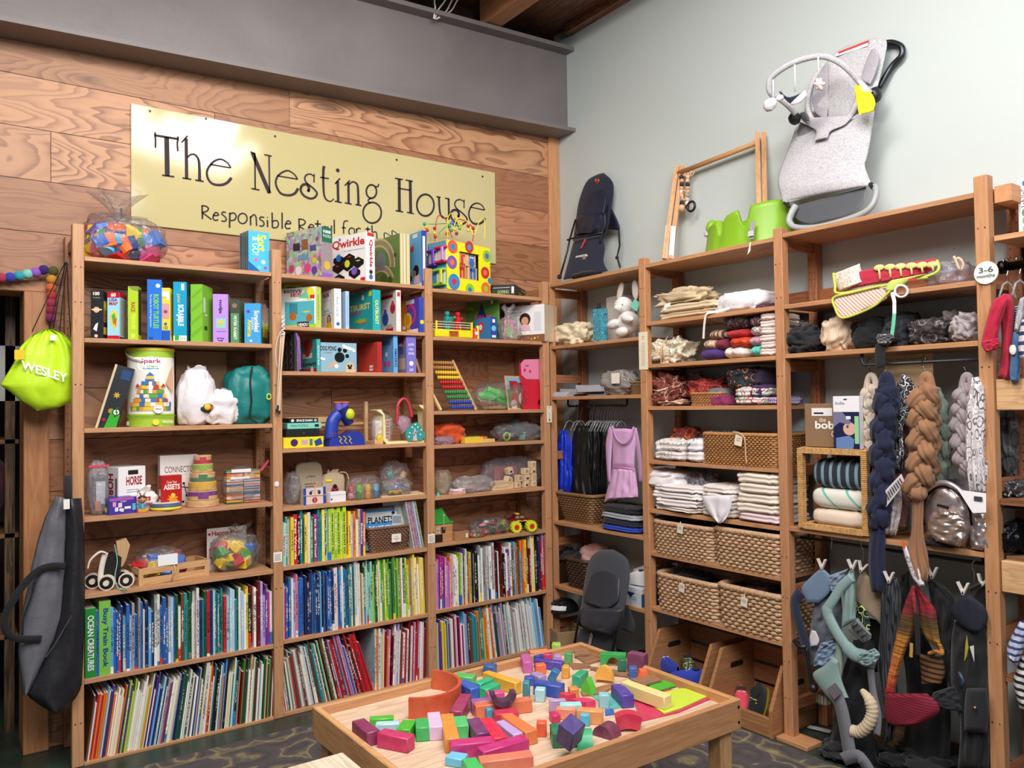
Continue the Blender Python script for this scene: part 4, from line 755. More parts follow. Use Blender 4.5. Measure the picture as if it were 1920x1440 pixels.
carton('board_game','wide pale blue game box with a black paw print and a pug','board game','A',z,.03,None,601,669,642,-.08,'R',.05,'7fa6bc',[('r',.01,.02,.99,.98,'8fb4c8'),('tb','DOG PONG',.0,.72,.43,.88,'1c2028'),('t','G A M E',.1,.62,.3,.68,'1c2028'),('c',.52,.5,.14,'15161a'),('c',.52,.76,.06,'15161a'),('c',.67,.74,.06,'15161a'),('c',.73,.55,.055,'15161a'),('p',[(.18,.15),(.24,.12),(.45,.32),(.4,.38)],'d8a878'),('c',.43,.2,.06,'e8e0d8'),('p',[(.62,.82),(.9,.72),(.93,.8),(.65,.93)],'f6f6f4'),('c',.63,.9,.035,'f6f6f4'),('c',.92,.74,.04,'f6f6f4'),('c',.8,.18,.12,'d8b890'),('c',.76,.22,.03,'1c1a1c'),('c',.84,.22,.03,'1c1a1c'),('c',.8,.14,.05,'2c2422'),('r',.68,.0,.95,.1,'d8b890'),('p',[(.0,.42),(.12,.38),(.12,.46),(0,.5)],'f6f6f4')])
game2('plain bright red box with two white price stickers',671,708,716,641,'d8483c',[('r',.6,.18,.78,.26,'f6f0ee'),('r',.6,.08,.78,.15,'f6f0ee')],[('r',0,0,1,1,'b02c30')],sh=sh2)
game2('sky blue box with pink shapes, between the red and violet boxes',716,738,746,628,'6aa8e0',[('t','GEARS',.1,.75,.8,.86,'1c3a7a'),('c',.3,.25,.12,'d84a8a'),('c',.6,.25,.12,'d84a8a'),('c',.4,.5,.1,'e8f0f8')],[('vb','AMAZING',.25,.15,.75,.65,'1c3a7a')],sh=sh2)
game2('street scene puzzle box with violet spine, right end of middle bay third shelf',746,762,780,628,'7a6ac0',[('r',0,0,1,1,'8a7a9a'),('r',.1,.1,.9,.4,'c8b0a0'),('r',.2,.5,.7,.7,'4a5a8a'),('c',.5,.85,.25,'a03048'),('r',.1,.72,.5,.78,'d8d8e0')],[('r',0,0,1,1,'7c74cc'),('t','puzzle',.2,.7,.8,.8,'f0f0fa'),('t','city',.25,.58,.75,.66,'f0f0fa'),('t','street',.2,.48,.8,.55,'f0f0fa'),('c',.5,.25,.22,'f0f0fa'),('t','500',.3,.05,.7,.12,'f0f0fa')],sh=sh2,name='puzzle_box',cat='puzzle')
z=SA[2][3];zb=z
def flat_box(label,pl,pr,pyb,pyt,col,fr,z0,d=.03,dp=.12,rot=-.05,**kw):
 return carton('flat_game_box',label,'board game','A',z0,d,None,pl,pr,pyt,rot,'R',dp,col,fr,**kw)
r=flat_box('yellow flat game box at the bottom of the small stack',531,607,840,821,'e8d820',[('c',.27,.5,.09,'4a2a6a'),('r',.45,.3,.6,.75,'c8a8c0'),('p',[(.8,.1),(.98,.3),(.92,.9),(.76,.6)],'2a4a90'),('r',.65,.2,.72,.8,'3a7a90')],z);z1=z+r[3]+.0015
r=flat_box('plain black flat box, second from bottom of the small stack',536,599,822,806,'141418',[('r',.5,.45,.56,.5,'8a8a90')],z1);z2=z1+r[3]+.0015
r=flat_box('mint flat puzzle box, second from top of the small stack',539,603,805,794,'7fcab8',[('t','MINI PUZZLE',.1,.4,.6,.7,'1c3a3a'),('r',.8,.3,.92,.75,'1c2a2c')],z2);z3=z2+r[3]+.0015
flat_box('black flat box with white lettering, topmost of the small stack',542,597,793,785,'17191c',[('tb','SPACE DASH',.25,.25,.8,.75,'f4f4f4'),('c',.12,.5,.05,'e8e8e8'),('c',.9,.5,.05,'7fcab8')],z3)
u,L=frame('A',.08,z,645,800)
t=T('toy_microscope','chunky blue toy microscope with purple eyepieces and yellow grip','microscope','A',u,.08,z)
m=M('23359a');m.prism([(L(610,832)[0],0),(L(677,832)[0],0),(L(677,815)[0],.03),(L(668,800)[0],.072),(L(655,801)[0],.075),(L(640,815)[0],.05),(L(622,812)[0],.045),(L(611,818)[0],.03)],-.045,.045);m.build('base','satin',t,.6)
m=M('2540a8');m.tube(catmull([(L(620,810)[0],0,.035),(L(624,790)[0],0,L(624,790)[2]),(L(636,776)[0],0,L(636,776)[2])],6),[.026]*7+[.024]*6,14,ell=(1,1.3));m.build('arm','satin',t,3)
m=M('23307e');a_,b_=L(655,795),L(640,765);m.tube([a_,b_],[.024,.036],16,ell=(1,1.3));m.build('head','satin',t,.7)
m=M('c9d42c');m.ball(((a_[0]*.45+b_[0]*.55)+.012,-.036,a_[2]*.4+b_[2]*.6),(.026,.02,.03));m.build('yellow_grip','satin',t,3)
for dx in(-.018,.022):
 m=M('7466c8');m.tube([(b_[0]+dx*.8,-.005,b_[2]-.01),(b_[0]+dx-.004,-.005,b_[2]+.025)],[.019,.021],16);e_=m.build('eyepiece','satin',t,.7)
 m=M('e8703a');q_=Vector((b_[0]+dx-.004,-.005,b_[2]+.026));m.tube([q_+Vector((.021*math.cos(k*PI/10),.021*math.sin(k*PI/10),.002))for k in range(20)],.004,6,True);m.build('eye_ring','satin',e_,3)
m=M('d8c83c');[m.tube(catmull([(L(x,818)[0],-.047,.05),(L(x+5,822)[0],-.048,.035),(L(x+2,828)[0],-.048,.025),(L(x+7,832)[0],-.048,.01)],4),.0025,5)for x in(628,637,646)];m.build('wavy_trim','satin',t,3)
m=M('e85a4a');[m.ball((L(615+5*i,808-0*j)[0],-.03,.052+.012*j),.003,None,6,4)for i in range(3)for j in range(2)];m.build('buttons','satin',t)
u,L=frame('A',.2,z,640,800);t=T('wooden_frame_toy','pale wooden rod frame lying behind the blue microscope','wooden toy','A',u,.2,z)
m=M('c9a878');a_=L(535,790)[0];b_=L(703,785)[0];m.tube([(a_,0,.10),(b_,0,.11)],.010,10);m.build('long_rod','wood:x',t,3)
m=M('c9a878');m.box(a_,L(620,780)[0],-.01,.01,.12,.15,r=.003);m.build('rail','wood:x',t)
m=M('d2b083');m.box(L(680,780)[0],L(686,780)[0],-.03,-.01,0,L(683,753)[2],r=.002);m.build('upright','wood:z',t)
m=M('d2b083');m.box(L(678,780)[0],L(694,780)[0],-.16,.03,0,.018,r=.002);m.build('foot','wood:y',t)
m=M('c9a878');m.box(L(598,780)[0],L(624,780)[0],-.02,.01,0,.05,r=.002);m.build('block_end','wood:x',t)
t,u,w,h=clear_bag('clear_bag','small clear pack of cream and yellow pieces beside the tree toy bag','A',z,.04,694,737,775,800,.08,61,'.16',None,'f0e8e8',amp=.08)
m=M('e6d9cc');m.box(-w*.7,w*.5,-.02,.02,.002,h*.75,r=.003);m.box(w*.1,w*.55,-.024,-.02,h*.05,h*.8,'d8b8a8');[m.box(w*.22,w*.45,-.026,-.024,h*(.1+.1*k),h*(.14+.1*k),'a8343c')for k in range(7)];m.build('inner_box','matte',t)
m=M('e2c22c');m.blob((-w*.3,-.026,h*.2),(w*.35,.01,h*.15),.2,3,4);m.build('yellow_pieces','satin',t,3)
u,L=frame('A',.07,z,752,800);t=T('toy_tote','cream wooden toy tote with red arch handle and teal pear-tree side','toy','A',u,.07,z)
x0_,x1_,hh_=L(700,800)[0],L(797,800)[0],L(700,768)[2]
P=[(x0_,hh_-.005),(x0_+.03,hh_),(x0_+.05,hh_-.03),(x0_+.055,.03),(x0_+.075,.012),(x1_-.03,.012),(x1_-.012,.03),(x1_-.02,hh_-.01),(x1_-.05,hh_+.012),(x1_-.055,hh_+.022),(x1_-.02,hh_+.018),(x1_,hh_-.02),(x1_,.012),(x1_-.02,0),(x0_+.06,0),(x0_+.042,.02),(x0_+.04,hh_-.03),(x0_+.02,hh_-.015)]
m=M('eee2a8');m.prism([(p[0],p[1])for p in P],-.035,.05);m.build('curved_shell','satin',t,.6)
cx_=L(760,800)[0];top_=L(752,748)[2]
m=M('c03a4a');m.tube(catmull([(cx_-.05,-.0,hh_*.55),(cx_-.045,0,top_*.85),(cx_-.01,0,top_),(cx_+.022,0,top_*.88),(cx_+.04,0,hh_*.75)],7),.011,8,ell=(1,.8));m.build('handle','satin',t,3)
m=M('2f9c98');tx,tz_=L(770,800)[0],.06
m.prism([(tx-.04,.012),(tx+.045,.012),(tx+.062,.03),(tx+.06,.055),(tx+.045,.068),(tx+.04,.09),(tx+.015,.112),(tx-.012,.105),(tx-.028,.085),(tx-.048,.07),(tx-.055,.04)],-.045,-.036);m.build('tree_panel','satin',t,.5)
m=M('d8b8c0');m.prism([(tx-.012,.012),(tx+.014,.012),(tx+.004,.08),(tx-.002,.08)],-.047,-.045);m.prism([(tx,.05),(tx+.02,.062),(tx+.02,.066),(tx,.056)],-.047,-.045);m.prism([(tx,.04),(tx-.018,.052),(tx-.018,.056),(tx,.046)],-.047,-.045)
for x,y in((-.03,.055),(.035,.045),(-.015,.085),(.02,.085),(.005,.1),(-.035,.035),(.04,.07)):m.lathe([(.0045,-.0465),(.0045,-.045)],10,(tx+x,0,y),col='e8f0ee',axis='y')
m.build('tree_print','satin',t)
m=M('d8b0c8');m.blob((cx_-.01,.0,hh_*.55),(.045,.02,.05),.3,3,7,None,26,16,.2);m.build('inner_pouch','bag:.5',t,3)
z=SA[2][4]
clear_bag('clear_bag','crumpled clear bag of dim pieces against the left post, fifth shelf of middle bay','A',z,.05,532,560,886,920,.14,71,'.35',None,'b8b0b4',amp=.2)
t,u,w,h=sack('canvas_pouch','flat natural canvas pouch with printed lines behind the face block','A',z,.13,553,604,868,900,.035,'a8977e','fabric',15,0,amp=.04,ridge=0,sq=.45)
art(t,w*2,.03,h,[('t','JUMBLE',.35,.62,.68,.68,'4a4036')]+[('r',.3,.18+.07*k,.72-.05*(k%2),.2+.07*k,'6a5c4c')for k in range(5)],eps=.0195).location=(-w,0,0)
t,u,w,h=sack('canvas_pouch','cream drawstring pouch with ladybird print','A',z,.11,604,645,880,905,.04,'baa688','fabric',16,.12,amp=.06,ridge=.03,sq=.5)
art(t,w*2,.03,h,[('c',.5,.35,.17,'a83040'),('c',.5,.45,.1,'1c1818'),('c',.42,.34,.04,'1c1818'),('c',.58,.34,.04,'1c1818'),('r',.1,.62,.36,.7,'e8d82c'),('r',.35,.12,.39,.24,'1c1818'),('r',.6,.12,.64,.24,'1c1818')],eps=.023).location=(-w,0,0)
m=M('c8b898');m.tube(catmull([(w*.5,-.02,h*.9),(w*1.1,-.02,h*.85),(w*1.3,-.02,h*.55),(w*1.1,-.02,h*.3)],6),.003,6);m.build('cord','matte',t,3)
c_=carton('picture_block','cube block printed with a blue-framed painted face, tied with twine','block','A',z,.015,564,569,611,916,.12,'R',None,'d8c8b0',[('r',0,0,1,1,'2f4aa8'),('r',.12,.02,.88,.98,'e2ccc4'),('c',.32,.68,.07,'2c3a6a'),('c',.7,.68,.07,'2c3a6a'),('c',.5,.25,.12,'b83a48'),('r',.3,.78,.45,.82,'5a3a30'),('r',.6,.78,.75,.82,'5a3a30')],[('r',0,0,1,1,'d0b890')])
m=M('c8a070');w_,d_,h_=c_[1:];m.tube([(-.001,-.002,h_*.55),(w_,-.002,h_*.5)],.0018,6);m.tube([(w_*.5,-.002,0),(w_*.5,-.002,h_),(w_*.4,.0,h_+.03)],.0018,6);m.tube([(w_*.5,-.002,h_),(w_*.62,0,h_+.03)],.0018,6);m.build('twine','matte',c_[0])
carton('small_box','small plain white lidded box beside the face block','box','A',z,.02,612,620,649,924,.15,'R',None,'f0eef4',[('r',0,.7,1,.73,'b8b4c0'),('r',.02,.25,.12,.4,'3a3a48')])
t,u,w,h=clear_bag('clear_bag','clear pack of eight bright egg and cup toys in two layers','A',z,.03,649,713,893,915,.07,73,'.04',None,amp=.03,sqs=.55)
for k,(c1,c2)in enumerate((('d83c5a','e89ab8'),('7ac83a','3f8a3c'),('f0c83c','e89a2c'),('7ac0e0','3a80b8'))):
 x=-w*.75+k*w*.5
 for q_,(c,zz)in enumerate(((c2,.02),(c1,.058))):
  m=M(c);(m.ball((x,0,zz),(.017,.017,.019))if k==0 else m.lathe([(.014,zz-.018),(.017,zz),(.014,zz+.018)],16,(x,0,0)));m.build('cup_toy','satin',t,.8)
t,u,w,h=clear_bag('clear_bag','clear bag of wooden bits and a green ball behind the pack of cups','A',z,.1,708,766,866,895,.12,75,'.12',None,'d8d0d0',amp=.15)
fill_blocks('A',u,.16,z,w,h,.12,8,['natural','teal','natural','pink','natural','purple'],.045,'the bag behind the cup pack',76)
t,u,w,h=clear_bag('clear_bag','low clear bag with blue rods and a brown car shape','A',z,.02,715,772,897,915,.1,77,'.08',None,amp=.2)
m=M('3a6ac0');m.tube([(-w*.7,0,h*.3),(w*.4,-.01,h*.65)],.004,8);m.tube([(-w*.2,0,h*.7),(w*.8,.01,h*.4)],.004,8);m.build('blue_rods','satin',t,3)
m=M('d8a83c');m.box(-w*.6,w*.3,-.02,.01,h*.12,h*.32,r=.005);m.ball((-w*.4,-.02,h*.15),.010,'6a3f24');m.ball((w*.1,-.02,h*.15),.010,'6a3f24');m.build('wooden_car','satin',t)
for k in range(5):
 u0_,_=at('A',716,925,.03+.03*k);u1_,_=at('A',797,925,.03+.03*k)
 m=M(jit('dccaa4',.05,rnd));m.box(0,u1_-u0_-.01*k,0,.02,0,.008,r=.001);one(m,'wooden_strip','wood:x',['front','second','third','fourth','rearmost'][k]+' thin pale wooden strip of the bundle lying on the fifth shelf of the middle bay','wooden strip','A',u0_,.03+.03*k,z+.001,0,'thin wooden strips on the fifth shelf')
def basket(name,label,side,u,d,z,w,dp,h,col,rot=0,rows=12,taper=.92,wave=.004,mat='cane',strand=None,rim=1.25,amp=1.0,nper=None,cat='basket',group=None,parts=None,curve=0):
 """woven basket: every course is a strand going over and under the stakes"""
 t=T(name,label,cat,side,u,d,z,rot,group);rs=h/rows;pt=[]
 def per(k_,off):
  f=taper+(1-taper)*k_;a,b=w/2*f,dp/2*f;n=nper or max(40,int((w+dp)*2/(rs*1.25)));out=[]
  for i in range(n):
   th=2*PI*i/n;c_,s_=math.cos(th),math.sin(th);e=.22
   x=a*math.copysign(abs(c_)**e,c_);y=b*math.copysign(abs(s_)**e,s_);out.append((x,y,c_,s_))
  L_=[0]
  for i in range(n):p,q=out[i],out[(i+1)%n];L_.append(L_[-1]+math.hypot(q[0]-p[0],q[1]-p[1]))
  res=[];j=0
  for i in range(n):
   tg=L_[-1]*i/n
   while L_[j+1]<tg:j+=1
   f_=(tg-L_[j])/max(1e-9,L_[j+1]-L_[j]);p,q=out[j],out[(j+1)%n];x,y=p[0]+(q[0]-p[0])*f_,p[1]+(q[1]-p[1])*f_;ln=math.hypot(x/w,y/dp)*2
   res.append((x,y,x/a if abs(x/a)>abs(y/b)else 0,y/b if abs(y/b)>=abs(x/a)else 0))
  return res
 m=M(col);r_=random.Random(len(label))
 for k in range(rows):
  pr=per(k/rows,0);n=len(pr);zz=rs*(k+.5);dd=curve*0
  m.tube([(x+nx*wave*math.sin(PI*i+PI*k)*amp,y+ny*wave*math.sin(PI*i+PI*k)*amp,zz+r_.uniform(-1,1)*rs*.06)for i,(x,y,nx,ny)in enumerate([(p[0]+p[2]*wave*(1 if(i+k)%2 else-1),p[1]+p[3]*wave*(1 if(i+k)%2 else-1),0,0)for i,p in enumerate(pr)])],[rs*.56*(1.0 if(i+k)%2 else .78)for i in range(n)],6,True,jit(col,.10,r_))
 m.build('woven_wall',mat,t,3)
 m=M(col);pr=per(1,0);m.tube([(p[0],p[1],h)for p in pr],rs*.62*rim,7,True);m.build('rim',mat,t,3)
 m=M(col);m.box(-w/2*taper,w/2*taper,-dp/2*taper,dp/2*taper,.002,.01);m.build('basket_floor',mat,t)
 return t
z=SA[2][5]
u0_,u1_=at('A',690,1030,.04)[0],at('A',772,1030,.04)[0];hb=at('A',730,990,.02)[1]-z
tb=basket('wicker_basket','dark brown wicker basket with magazines standing in it, on the books shelf of the middle bay','A',(u0_+u1_)/2,.125,z,u1_-u0_,.19,hb,'7a5640',rows=13,wave=.0035,taper=.82)
m=M('efe9df');m.box(.0,.055,-.104,-.102,hb*.38,hb*.72);m.build('price_tag','matte',tb)
art(tb,.055,.1,hb*.34,[('t','early',.3,.6,.7,.78,'4a4038'),('t','readers',.2,.35,.8,.55,'4a4038'),('t','$2',.45,.1,.6,.25,'4a4038')],eps=.1045).location=(0,0,hb*.38)
for k,(px0_,px1_,py_,dd,c,ttl)in enumerate([(682,744,955,.10,'58606a','dark grey magazine at the back of the wicker basket'),(686,748,961,.07,'3f8ac8','blue magazine with dark headline in front in the wicker basket'),(735,752,966,.05,'b8c8d0','pale magazine edge-on at the right of the wicker basket')]):
 c_=carton('magazine',ttl,'magazine','A',z+.012,dd,None,px0_,px1_,py_,-.1,'R',.006,c,[('r',.03,.72,.97,.97,'c8ccd0'),('tb','THE LOST CITY',.1,.52,.8,.62,'f2f4f6'),('tb','PLANETS',.08,.68,.85,.86,'26282e'),('p',[(.3,.1),(.9,.1),(.95,.45),(.6,.42)],'1f3f78'),('c',.4,.3,.12,'7fc0e0'),('c',.85,.93,.05,'1c1c20')]if k==1 else[('r',.05,.75,.95,.97,'8a929a')])
 c_[0].rotation_euler.y=.04*(k-1);c_[0].rotation_euler.x=-.06
for k,c in enumerate(['c8d0c8','8a4a9a','e07a3c','5a6ac0','d84a6a','3a9ac8','e8e0d0','4a78c0','8ab83c']):
 m=M(c);m.box(0,.006,0,.19,0,.262,r=.0008);x_=at('A',776,1020,.02)[0]+.0072*k
 o=one(m,'magazine','print:90:.35',['leftmost','second','third','fourth','fifth','sixth','seventh','eighth','rightmost'][k]+' thin magazine of the row leaning left against the wicker basket','magazine','A',x_,.02,z+.001,0,'magazines leaning by the wicker basket',0,-.19)
m=M('e8e4e0');m.box(0,.15,0,.004,0,.26);o=one(m,'magazine','print:30:.25','pale magazine with a red round print lying across the leaning magazines','magazine','A',at('A',740,960,.06)[0],.10,z+.001,-.25,None,0,-.19)
# right bay of the plank wall unit
z=SA[3][0]
o_,rz_,w_,dp_,h_=bpos('A',z,.005,802,838,918,448,.22,'R',None)
t=T('activity_cube','wooden activity cube with yellow polka-dot front, blue side and bead wires on top','activity cube','A',o_.x,o_.y,z,.22)
dp_=min(dp_,.27);h_=at('A',838,448,.005)[1]-z
m=M('e0c090');m.box(0,w_,0,dp_,0,.008);m.box(0,w_,0,dp_,h_-.010,h_,r=.003);m.box(.0,w_,dp_-.008,dp_,0,h_);m.build('cube_frame','wood:x',t)
for x in(0,w_-.008):m=M('4a9cc0');m.box(x,x+.008,.004,dp_,.008,h_-.01);m.build('blue_side','satin',t)
m=M('f2ea1c');a,b,c,d=w_*.27,w_*.74,h_*.26,h_*.80
m.box(0,a,-.004,.006,.004,h_-.008);m.box(b,w_,-.004,.006,.004,h_-.008);m.box(a,b,-.004,.006,.004,c);m.box(a,b,-.004,.006,d,h_-.008);m.build('yellow_front','satin',t)
art(t,w_,dp_,h_,[('c',.12,.86,.11,'e8583a'),('c',.12,.86,.055,'2f8ac8'),('c',.5,.92,.1,'c8283c'),('c',.5,.91,.045,'2f9ac8'),('c',.92,.8,.1,'8ac83a'),('c',.92,.8,.05,'7a5ac0'),('c',.1,.55,.11,'7a5ab8'),('c',.1,.55,.05,'e8703a'),('c',.87,.45,.1,'c8283c'),('c',.87,.45,.05,'e8703a'),('c',.14,.17,.13,'2f8ad0'),('c',.14,.17,.055,'d02848'),('c',.5,.06,.1,'8ac83a'),('c',.5,.05,.045,'2f7ac8'),('c',.88,.12,.11,'e8703a'),('c',.88,.12,.05,'9ac83a'),('c',.98,.3,.05,'2f8ac8')],name='polka_dots',eps=.0046)
for k,(x0,x1,z0,z1,nm)in enumerate(((a+.004,(a+b)/2-.006,c+(d-c)*.5,d,'red giraffe tile'),((a+b)/2-.004,b-.012,c+(d-c)*.5,d,'blue dog head tile'),(a+.002,(a+b)/2-.012,c,c+(d-c)*.5,'red legs tile'),((a+b)/2+.004,b-.004,c,c+(d-c)*.5,'blue dog legs tile'))):
 m=M('dcb583');m.box(x0,x1,.012,.05,z0+.001,z1-.001,r=.003);ti=m.build('picture_tile','wood:z',t,0,nm)
 col='d8382c' if k in(0,2)else '2f6ac8';ww=x1-x0;hh=z1-z0;m=M(col);Y=.0115
 def dd(cx,cy,r,c_=None):m.lathe([(r*ww,Y-.0003*(1+len(m.f)%5)),(r*ww,Y)],12,(x0+cx*ww,0,z0+cy*hh),col=c_ or col,axis='y')
 if k==0:m.box(x0+.3*ww,x0+.6*ww,Y-.0005,Y,z0+.15*hh,z0+.7*hh);m.box(x0+.35*ww,x0+.8*ww,Y-.0005,Y,z0+.7*hh,z0+.85*hh);m.box(x0+.2*ww,x0+.8*ww,Y-.0005,Y,z0+.05*hh,z0+.2*hh)
 if k==1:dd(.5,.68,.26);dd(.5,.3,.3);dd(.4,.72,.07,'ffffff');dd(.6,.72,.07,'ffffff');dd(.4,.3,.07,'1a2a6a');dd(.6,.25,.07,'1a2a6a');dd(.25,.9,.07,'1a1a1a');dd(.75,.9,.07,'1a1a1a')
 if k>=2:
  for q in(.3,.7):m.box(x0+(q-.12)*ww,x0+(q+.12)*ww,Y-.0005,Y,z0+.1*hh,z0+.9*hh)
  m.box(x0+.2*ww,x0+.8*ww,Y-.0005,Y,z0+.65*hh,z0+.95*hh)
 m.build('tile_print','satin',ti)
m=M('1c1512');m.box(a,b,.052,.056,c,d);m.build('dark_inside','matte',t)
for k,(y,zz,c1,c2)in enumerate(((dp_*.22,h_*.70,'d8285a','c88ad8'),(dp_*.7,h_*.66,'6a3ab8','6a3ab8'),(dp_*.3,h_*.26,'9ac83a','b8d83c'))):
 m=M(c1);s_=h_*.15;m.box(-.03,0,y-s_,y+s_,zz+s_*.8,zz+s_*1.1,r=.002);m.box(-.03,0,y-s_,y+s_,zz-s_*1.1,zz-s_*.8,r=.002);m.box(-.004,.0,y-s_*.8,y+s_*.8,zz-s_,zz+s_,'e8dcc8');m.build('side_gadget','satin',t)
 m=M(c2);m.box(-.04,-.03,y-s_*1.0,y-s_*.55,zz-s_*.9,zz+s_*.9,r=.003);m.build('side_flap','satin',t)
inv=(Matrix.Translation(t.location)@Matrix.Rotation(.22,4,'Z')).inverted()
def TP(px,py,y):
 return inv@hit(px,py,1,y)
for nm,c,P in(('red_wire','b02838',[(816,452,.20),(816,432,.20),(820,408,.20),(828,404,.18),(836,412,.16),(840,424,.14),(848,446,.1)]),('yellow_wire','e8d82c',[(839,446,.12),(839,412,.12),(846,400,.12),(854,406,.12),(862,425,.1),(868,430,.08)]),('yellow_wire','e8d82c',[(850,430,.1),(856,412,.1),(866,410,.09),(878,418,.08),(888,440,.06),(893,432,.05),(899,414,.05),(908,412,.05),(909,450,.04)]),('green_wire','5aa84a',[(802,420,.22),(815,420,.2),(840,420,.14),(830,430,.13),(822,440,.12),(823,452,.12)]),('red_wire','b02838',[(838,430,.16),(850,412,.15),(866,412,.14),(880,420,.1),(888,432,.07),(886,452,.07)])):
 m=M(c);m.tube(catmull([TP(*p)for p in P],7),.0028,7);m.build(nm,'satin',t,3)
rr_=random.Random(4)
for px,py,y,c in((796,420,.22,'2a9c8a'),(799,426,.22,'e8c82c'),(801,432,.22,'c8282c'),(815,428,.2,'b8202c'),(815,437,.2,'e8d02c'),(816,444,.2,'c8282c'),(838,438,.13,'c8282c'),(843,424,.13,'2a9c5a'),(848,418,.13,'2a8ac8'),(853,430,.12,'e8d02c'),(846,432,.12,'3a9c4a'),(856,438,.12,'8a1c2c'),(862,428,.1,'5ab84a'),(864,420,.1,'e8c82c'),(878,424,.08,'b8202c'),(878,432,.08,'e8d02c'),(887,428,.07,'b8202c'),(852,422,.13,'2a6ac8'),(859,422,.12,'2a9c8a')):
 m=M(c);p=TP(px,py,y);m.ball(p,.0105);m.build('bead','satin',t,3)
carton('board_game','flat black game box with green strip lying beside the activity cube','board game','A',z,.005,920,966,1016,533,.72,'R',None,'1a1c1e',[('t','DOMINO',.3,.2,.8,.55,'9ab84a'),('r',.2,.72,.75,.78,'b8bab8'),('r',.9,.2,.97,.85,'e8e8e4'),('r',.1,.2,.22,.5,'3a5a2a')],[('r',.05,.15,.6,.5,'3a4a2a'),('t','DOMINO',.3,.2,.75,.5,'c8d8a0'),('r',.1,.7,.8,.76,'b8bab8'),('r',.86,.2,.96,.8,'e8e8e4')],[('r',.1,.1,.9,.9,'303234')])
z=SA[3][1];sh2=('A',z)
game2('green game box with pink title behind the boxing toy',864,935,937,556,'6a9a3c',[('r',0,0,1,1,'5a8a3a'),('p',[(.35,.2),(.55,.9),(.8,.3)],'223a6a'),('tb','POND',.38,.3,.82,.62,'e04a8a'),('t','BEYOND COLLECTIONS',.03,.72,.35,.8,'c8d84a'),('p',[(.0,.3),(.35,.5),(.3,.3)],'b89a3c'),('r',.8,.85,.86,.92,'e8f0e8'),('r',0,0,1,.15,'3f6a2c')],None,sh=sh2,d=.10)
u,L=frame('A',.04,z,851,636)
t=T('boxing_robots_toy','boxing ring toy with teal and red fighting robots on a yellow base','toy','A',u,.04,z)
x0_,x1_=L(812,636)[0],L(893,636)[0]
m=M('f0dc1c');m.box(x0_,x1_*.75,-.03,.12,0,.045,r=.006);m.build('ring_base','satin',t);art(t,x1_*.75-x0_,.1,.045,[('r',.35,.15,.6,.85,'b8602c'),('t','KNOCK',.37,.5,.58,.78,'1c1c1c'),('t','OUT',.4,.22,.55,.45,'1c1c1c')],name='printed_plate',eps=.0305).location=(x0_,0,0)
for x in(x0_+.01,x1_*.72):
 for y in(-.02,.11):m=M('f0dc1c');m.box(x-.005,x+.005,y-.005,y+.005,.045,.092,r=.001);m.build('corner_post','satin',t)
m=M('eef0ea');[m.tube([(x0_+.01,-.02,.06+.014*k),(x1_*.72,-.02,.06+.014*k)],.0015,5)for k in range(3)];[m.tube([(x0_+.01,.11,.06+.014*k),(x1_*.72,.11,.06+.014*k)],.0015,5)for k in range(3)];m.build('ropes','matte',t)['kind']='stuff'
for x,c,s_,nm in((L(846,600)[0],'1f9c96',1,'teal robot'),(L(866,600)[0],'c8242c',-1,'red robot')):
 m=M(c);m.box(x-.012,x-.002,.035,.055,.045,.085,r=.003);m.box(x+.002,x+.012,.035,.055,.045,.085,r=.003);m.box(x-.016,x+.016,.03,.06,.085,.125,r=.005);m.box(x-.006,x+.006,.038,.052,.125,.133)
 m.box(x-.011,x+.011,.034,.056,.133,.155,r=.003);m.tube([(x+.014*s_,.045,.12),(x+.024*s_,.035,.10),(x+.03*s_,.02,.118)],.005,7);m.ball((x+.031*s_,.018,.12),.008);m.tube([(x-.012*s_,.04,.12),(x-.016*s_,.02,.1),(x-.002*s_,.0,.112)],.005,7);m.ball((x,.0,.113),.008);m.build('robot','satin',t,.6,nm)
m=M('d8262c');m.lathe([(.013,0),(.013,.055),(.010,.06)],14,(x1_*.86,-.02,0));m.lathe([(.010,-.036),(.010,-.032)],12,(x1_*.86,0,.03),col='f0f0f0',axis='y');m.build('control_post','satin',t,.7)
m=M('f0dc1c');m.lathe([(.009,0),(.009,.075)],12,(x1_*.98,-.02,0));m.build('yellow_post','satin',t,.7)
game2('blue game box with red and white dial print beside the boxing toy',890,920,932,594,'3a8ac0',[('r',0,0,1,1,'3a8ac8'),('c',.4,.6,.2,'c83c5a'),('c',.4,.6,.1,'f0f0f0')],[('r',0,0,1,1,'2c4aa0'),('c',.5,.5,.36,'7ac0e0'),('r',.2,.1,.8,.2,'e8e8f0'),('r',.3,.75,.7,.9,'f4f4f8')],sh=sh2,d=.03)
t,u,w,h=clear_bag('clear_bag','clear bag with pink booklet leaning on the white kit box','A',z,.02,936,976,590,610,.08,81,'.10',(-.01,.07,.03),amp=.2)
m=M('b85a6a');m.add([(-w*.7,-.01,.01),(w*.5,-.02,.004),(w*.8,.01,h*.75),(-w*.3,.02,h*.95)],[(0,1,2,3)]);m.add([(-w*.55,-.014,.02),(w*.2,-.024,.012),(w*.4,-.004,h*.5),(-w*.3,.0,h*.6)],[(0,1,2,3)],'8aa83c');m.build('booklet','print:70:.4',t)
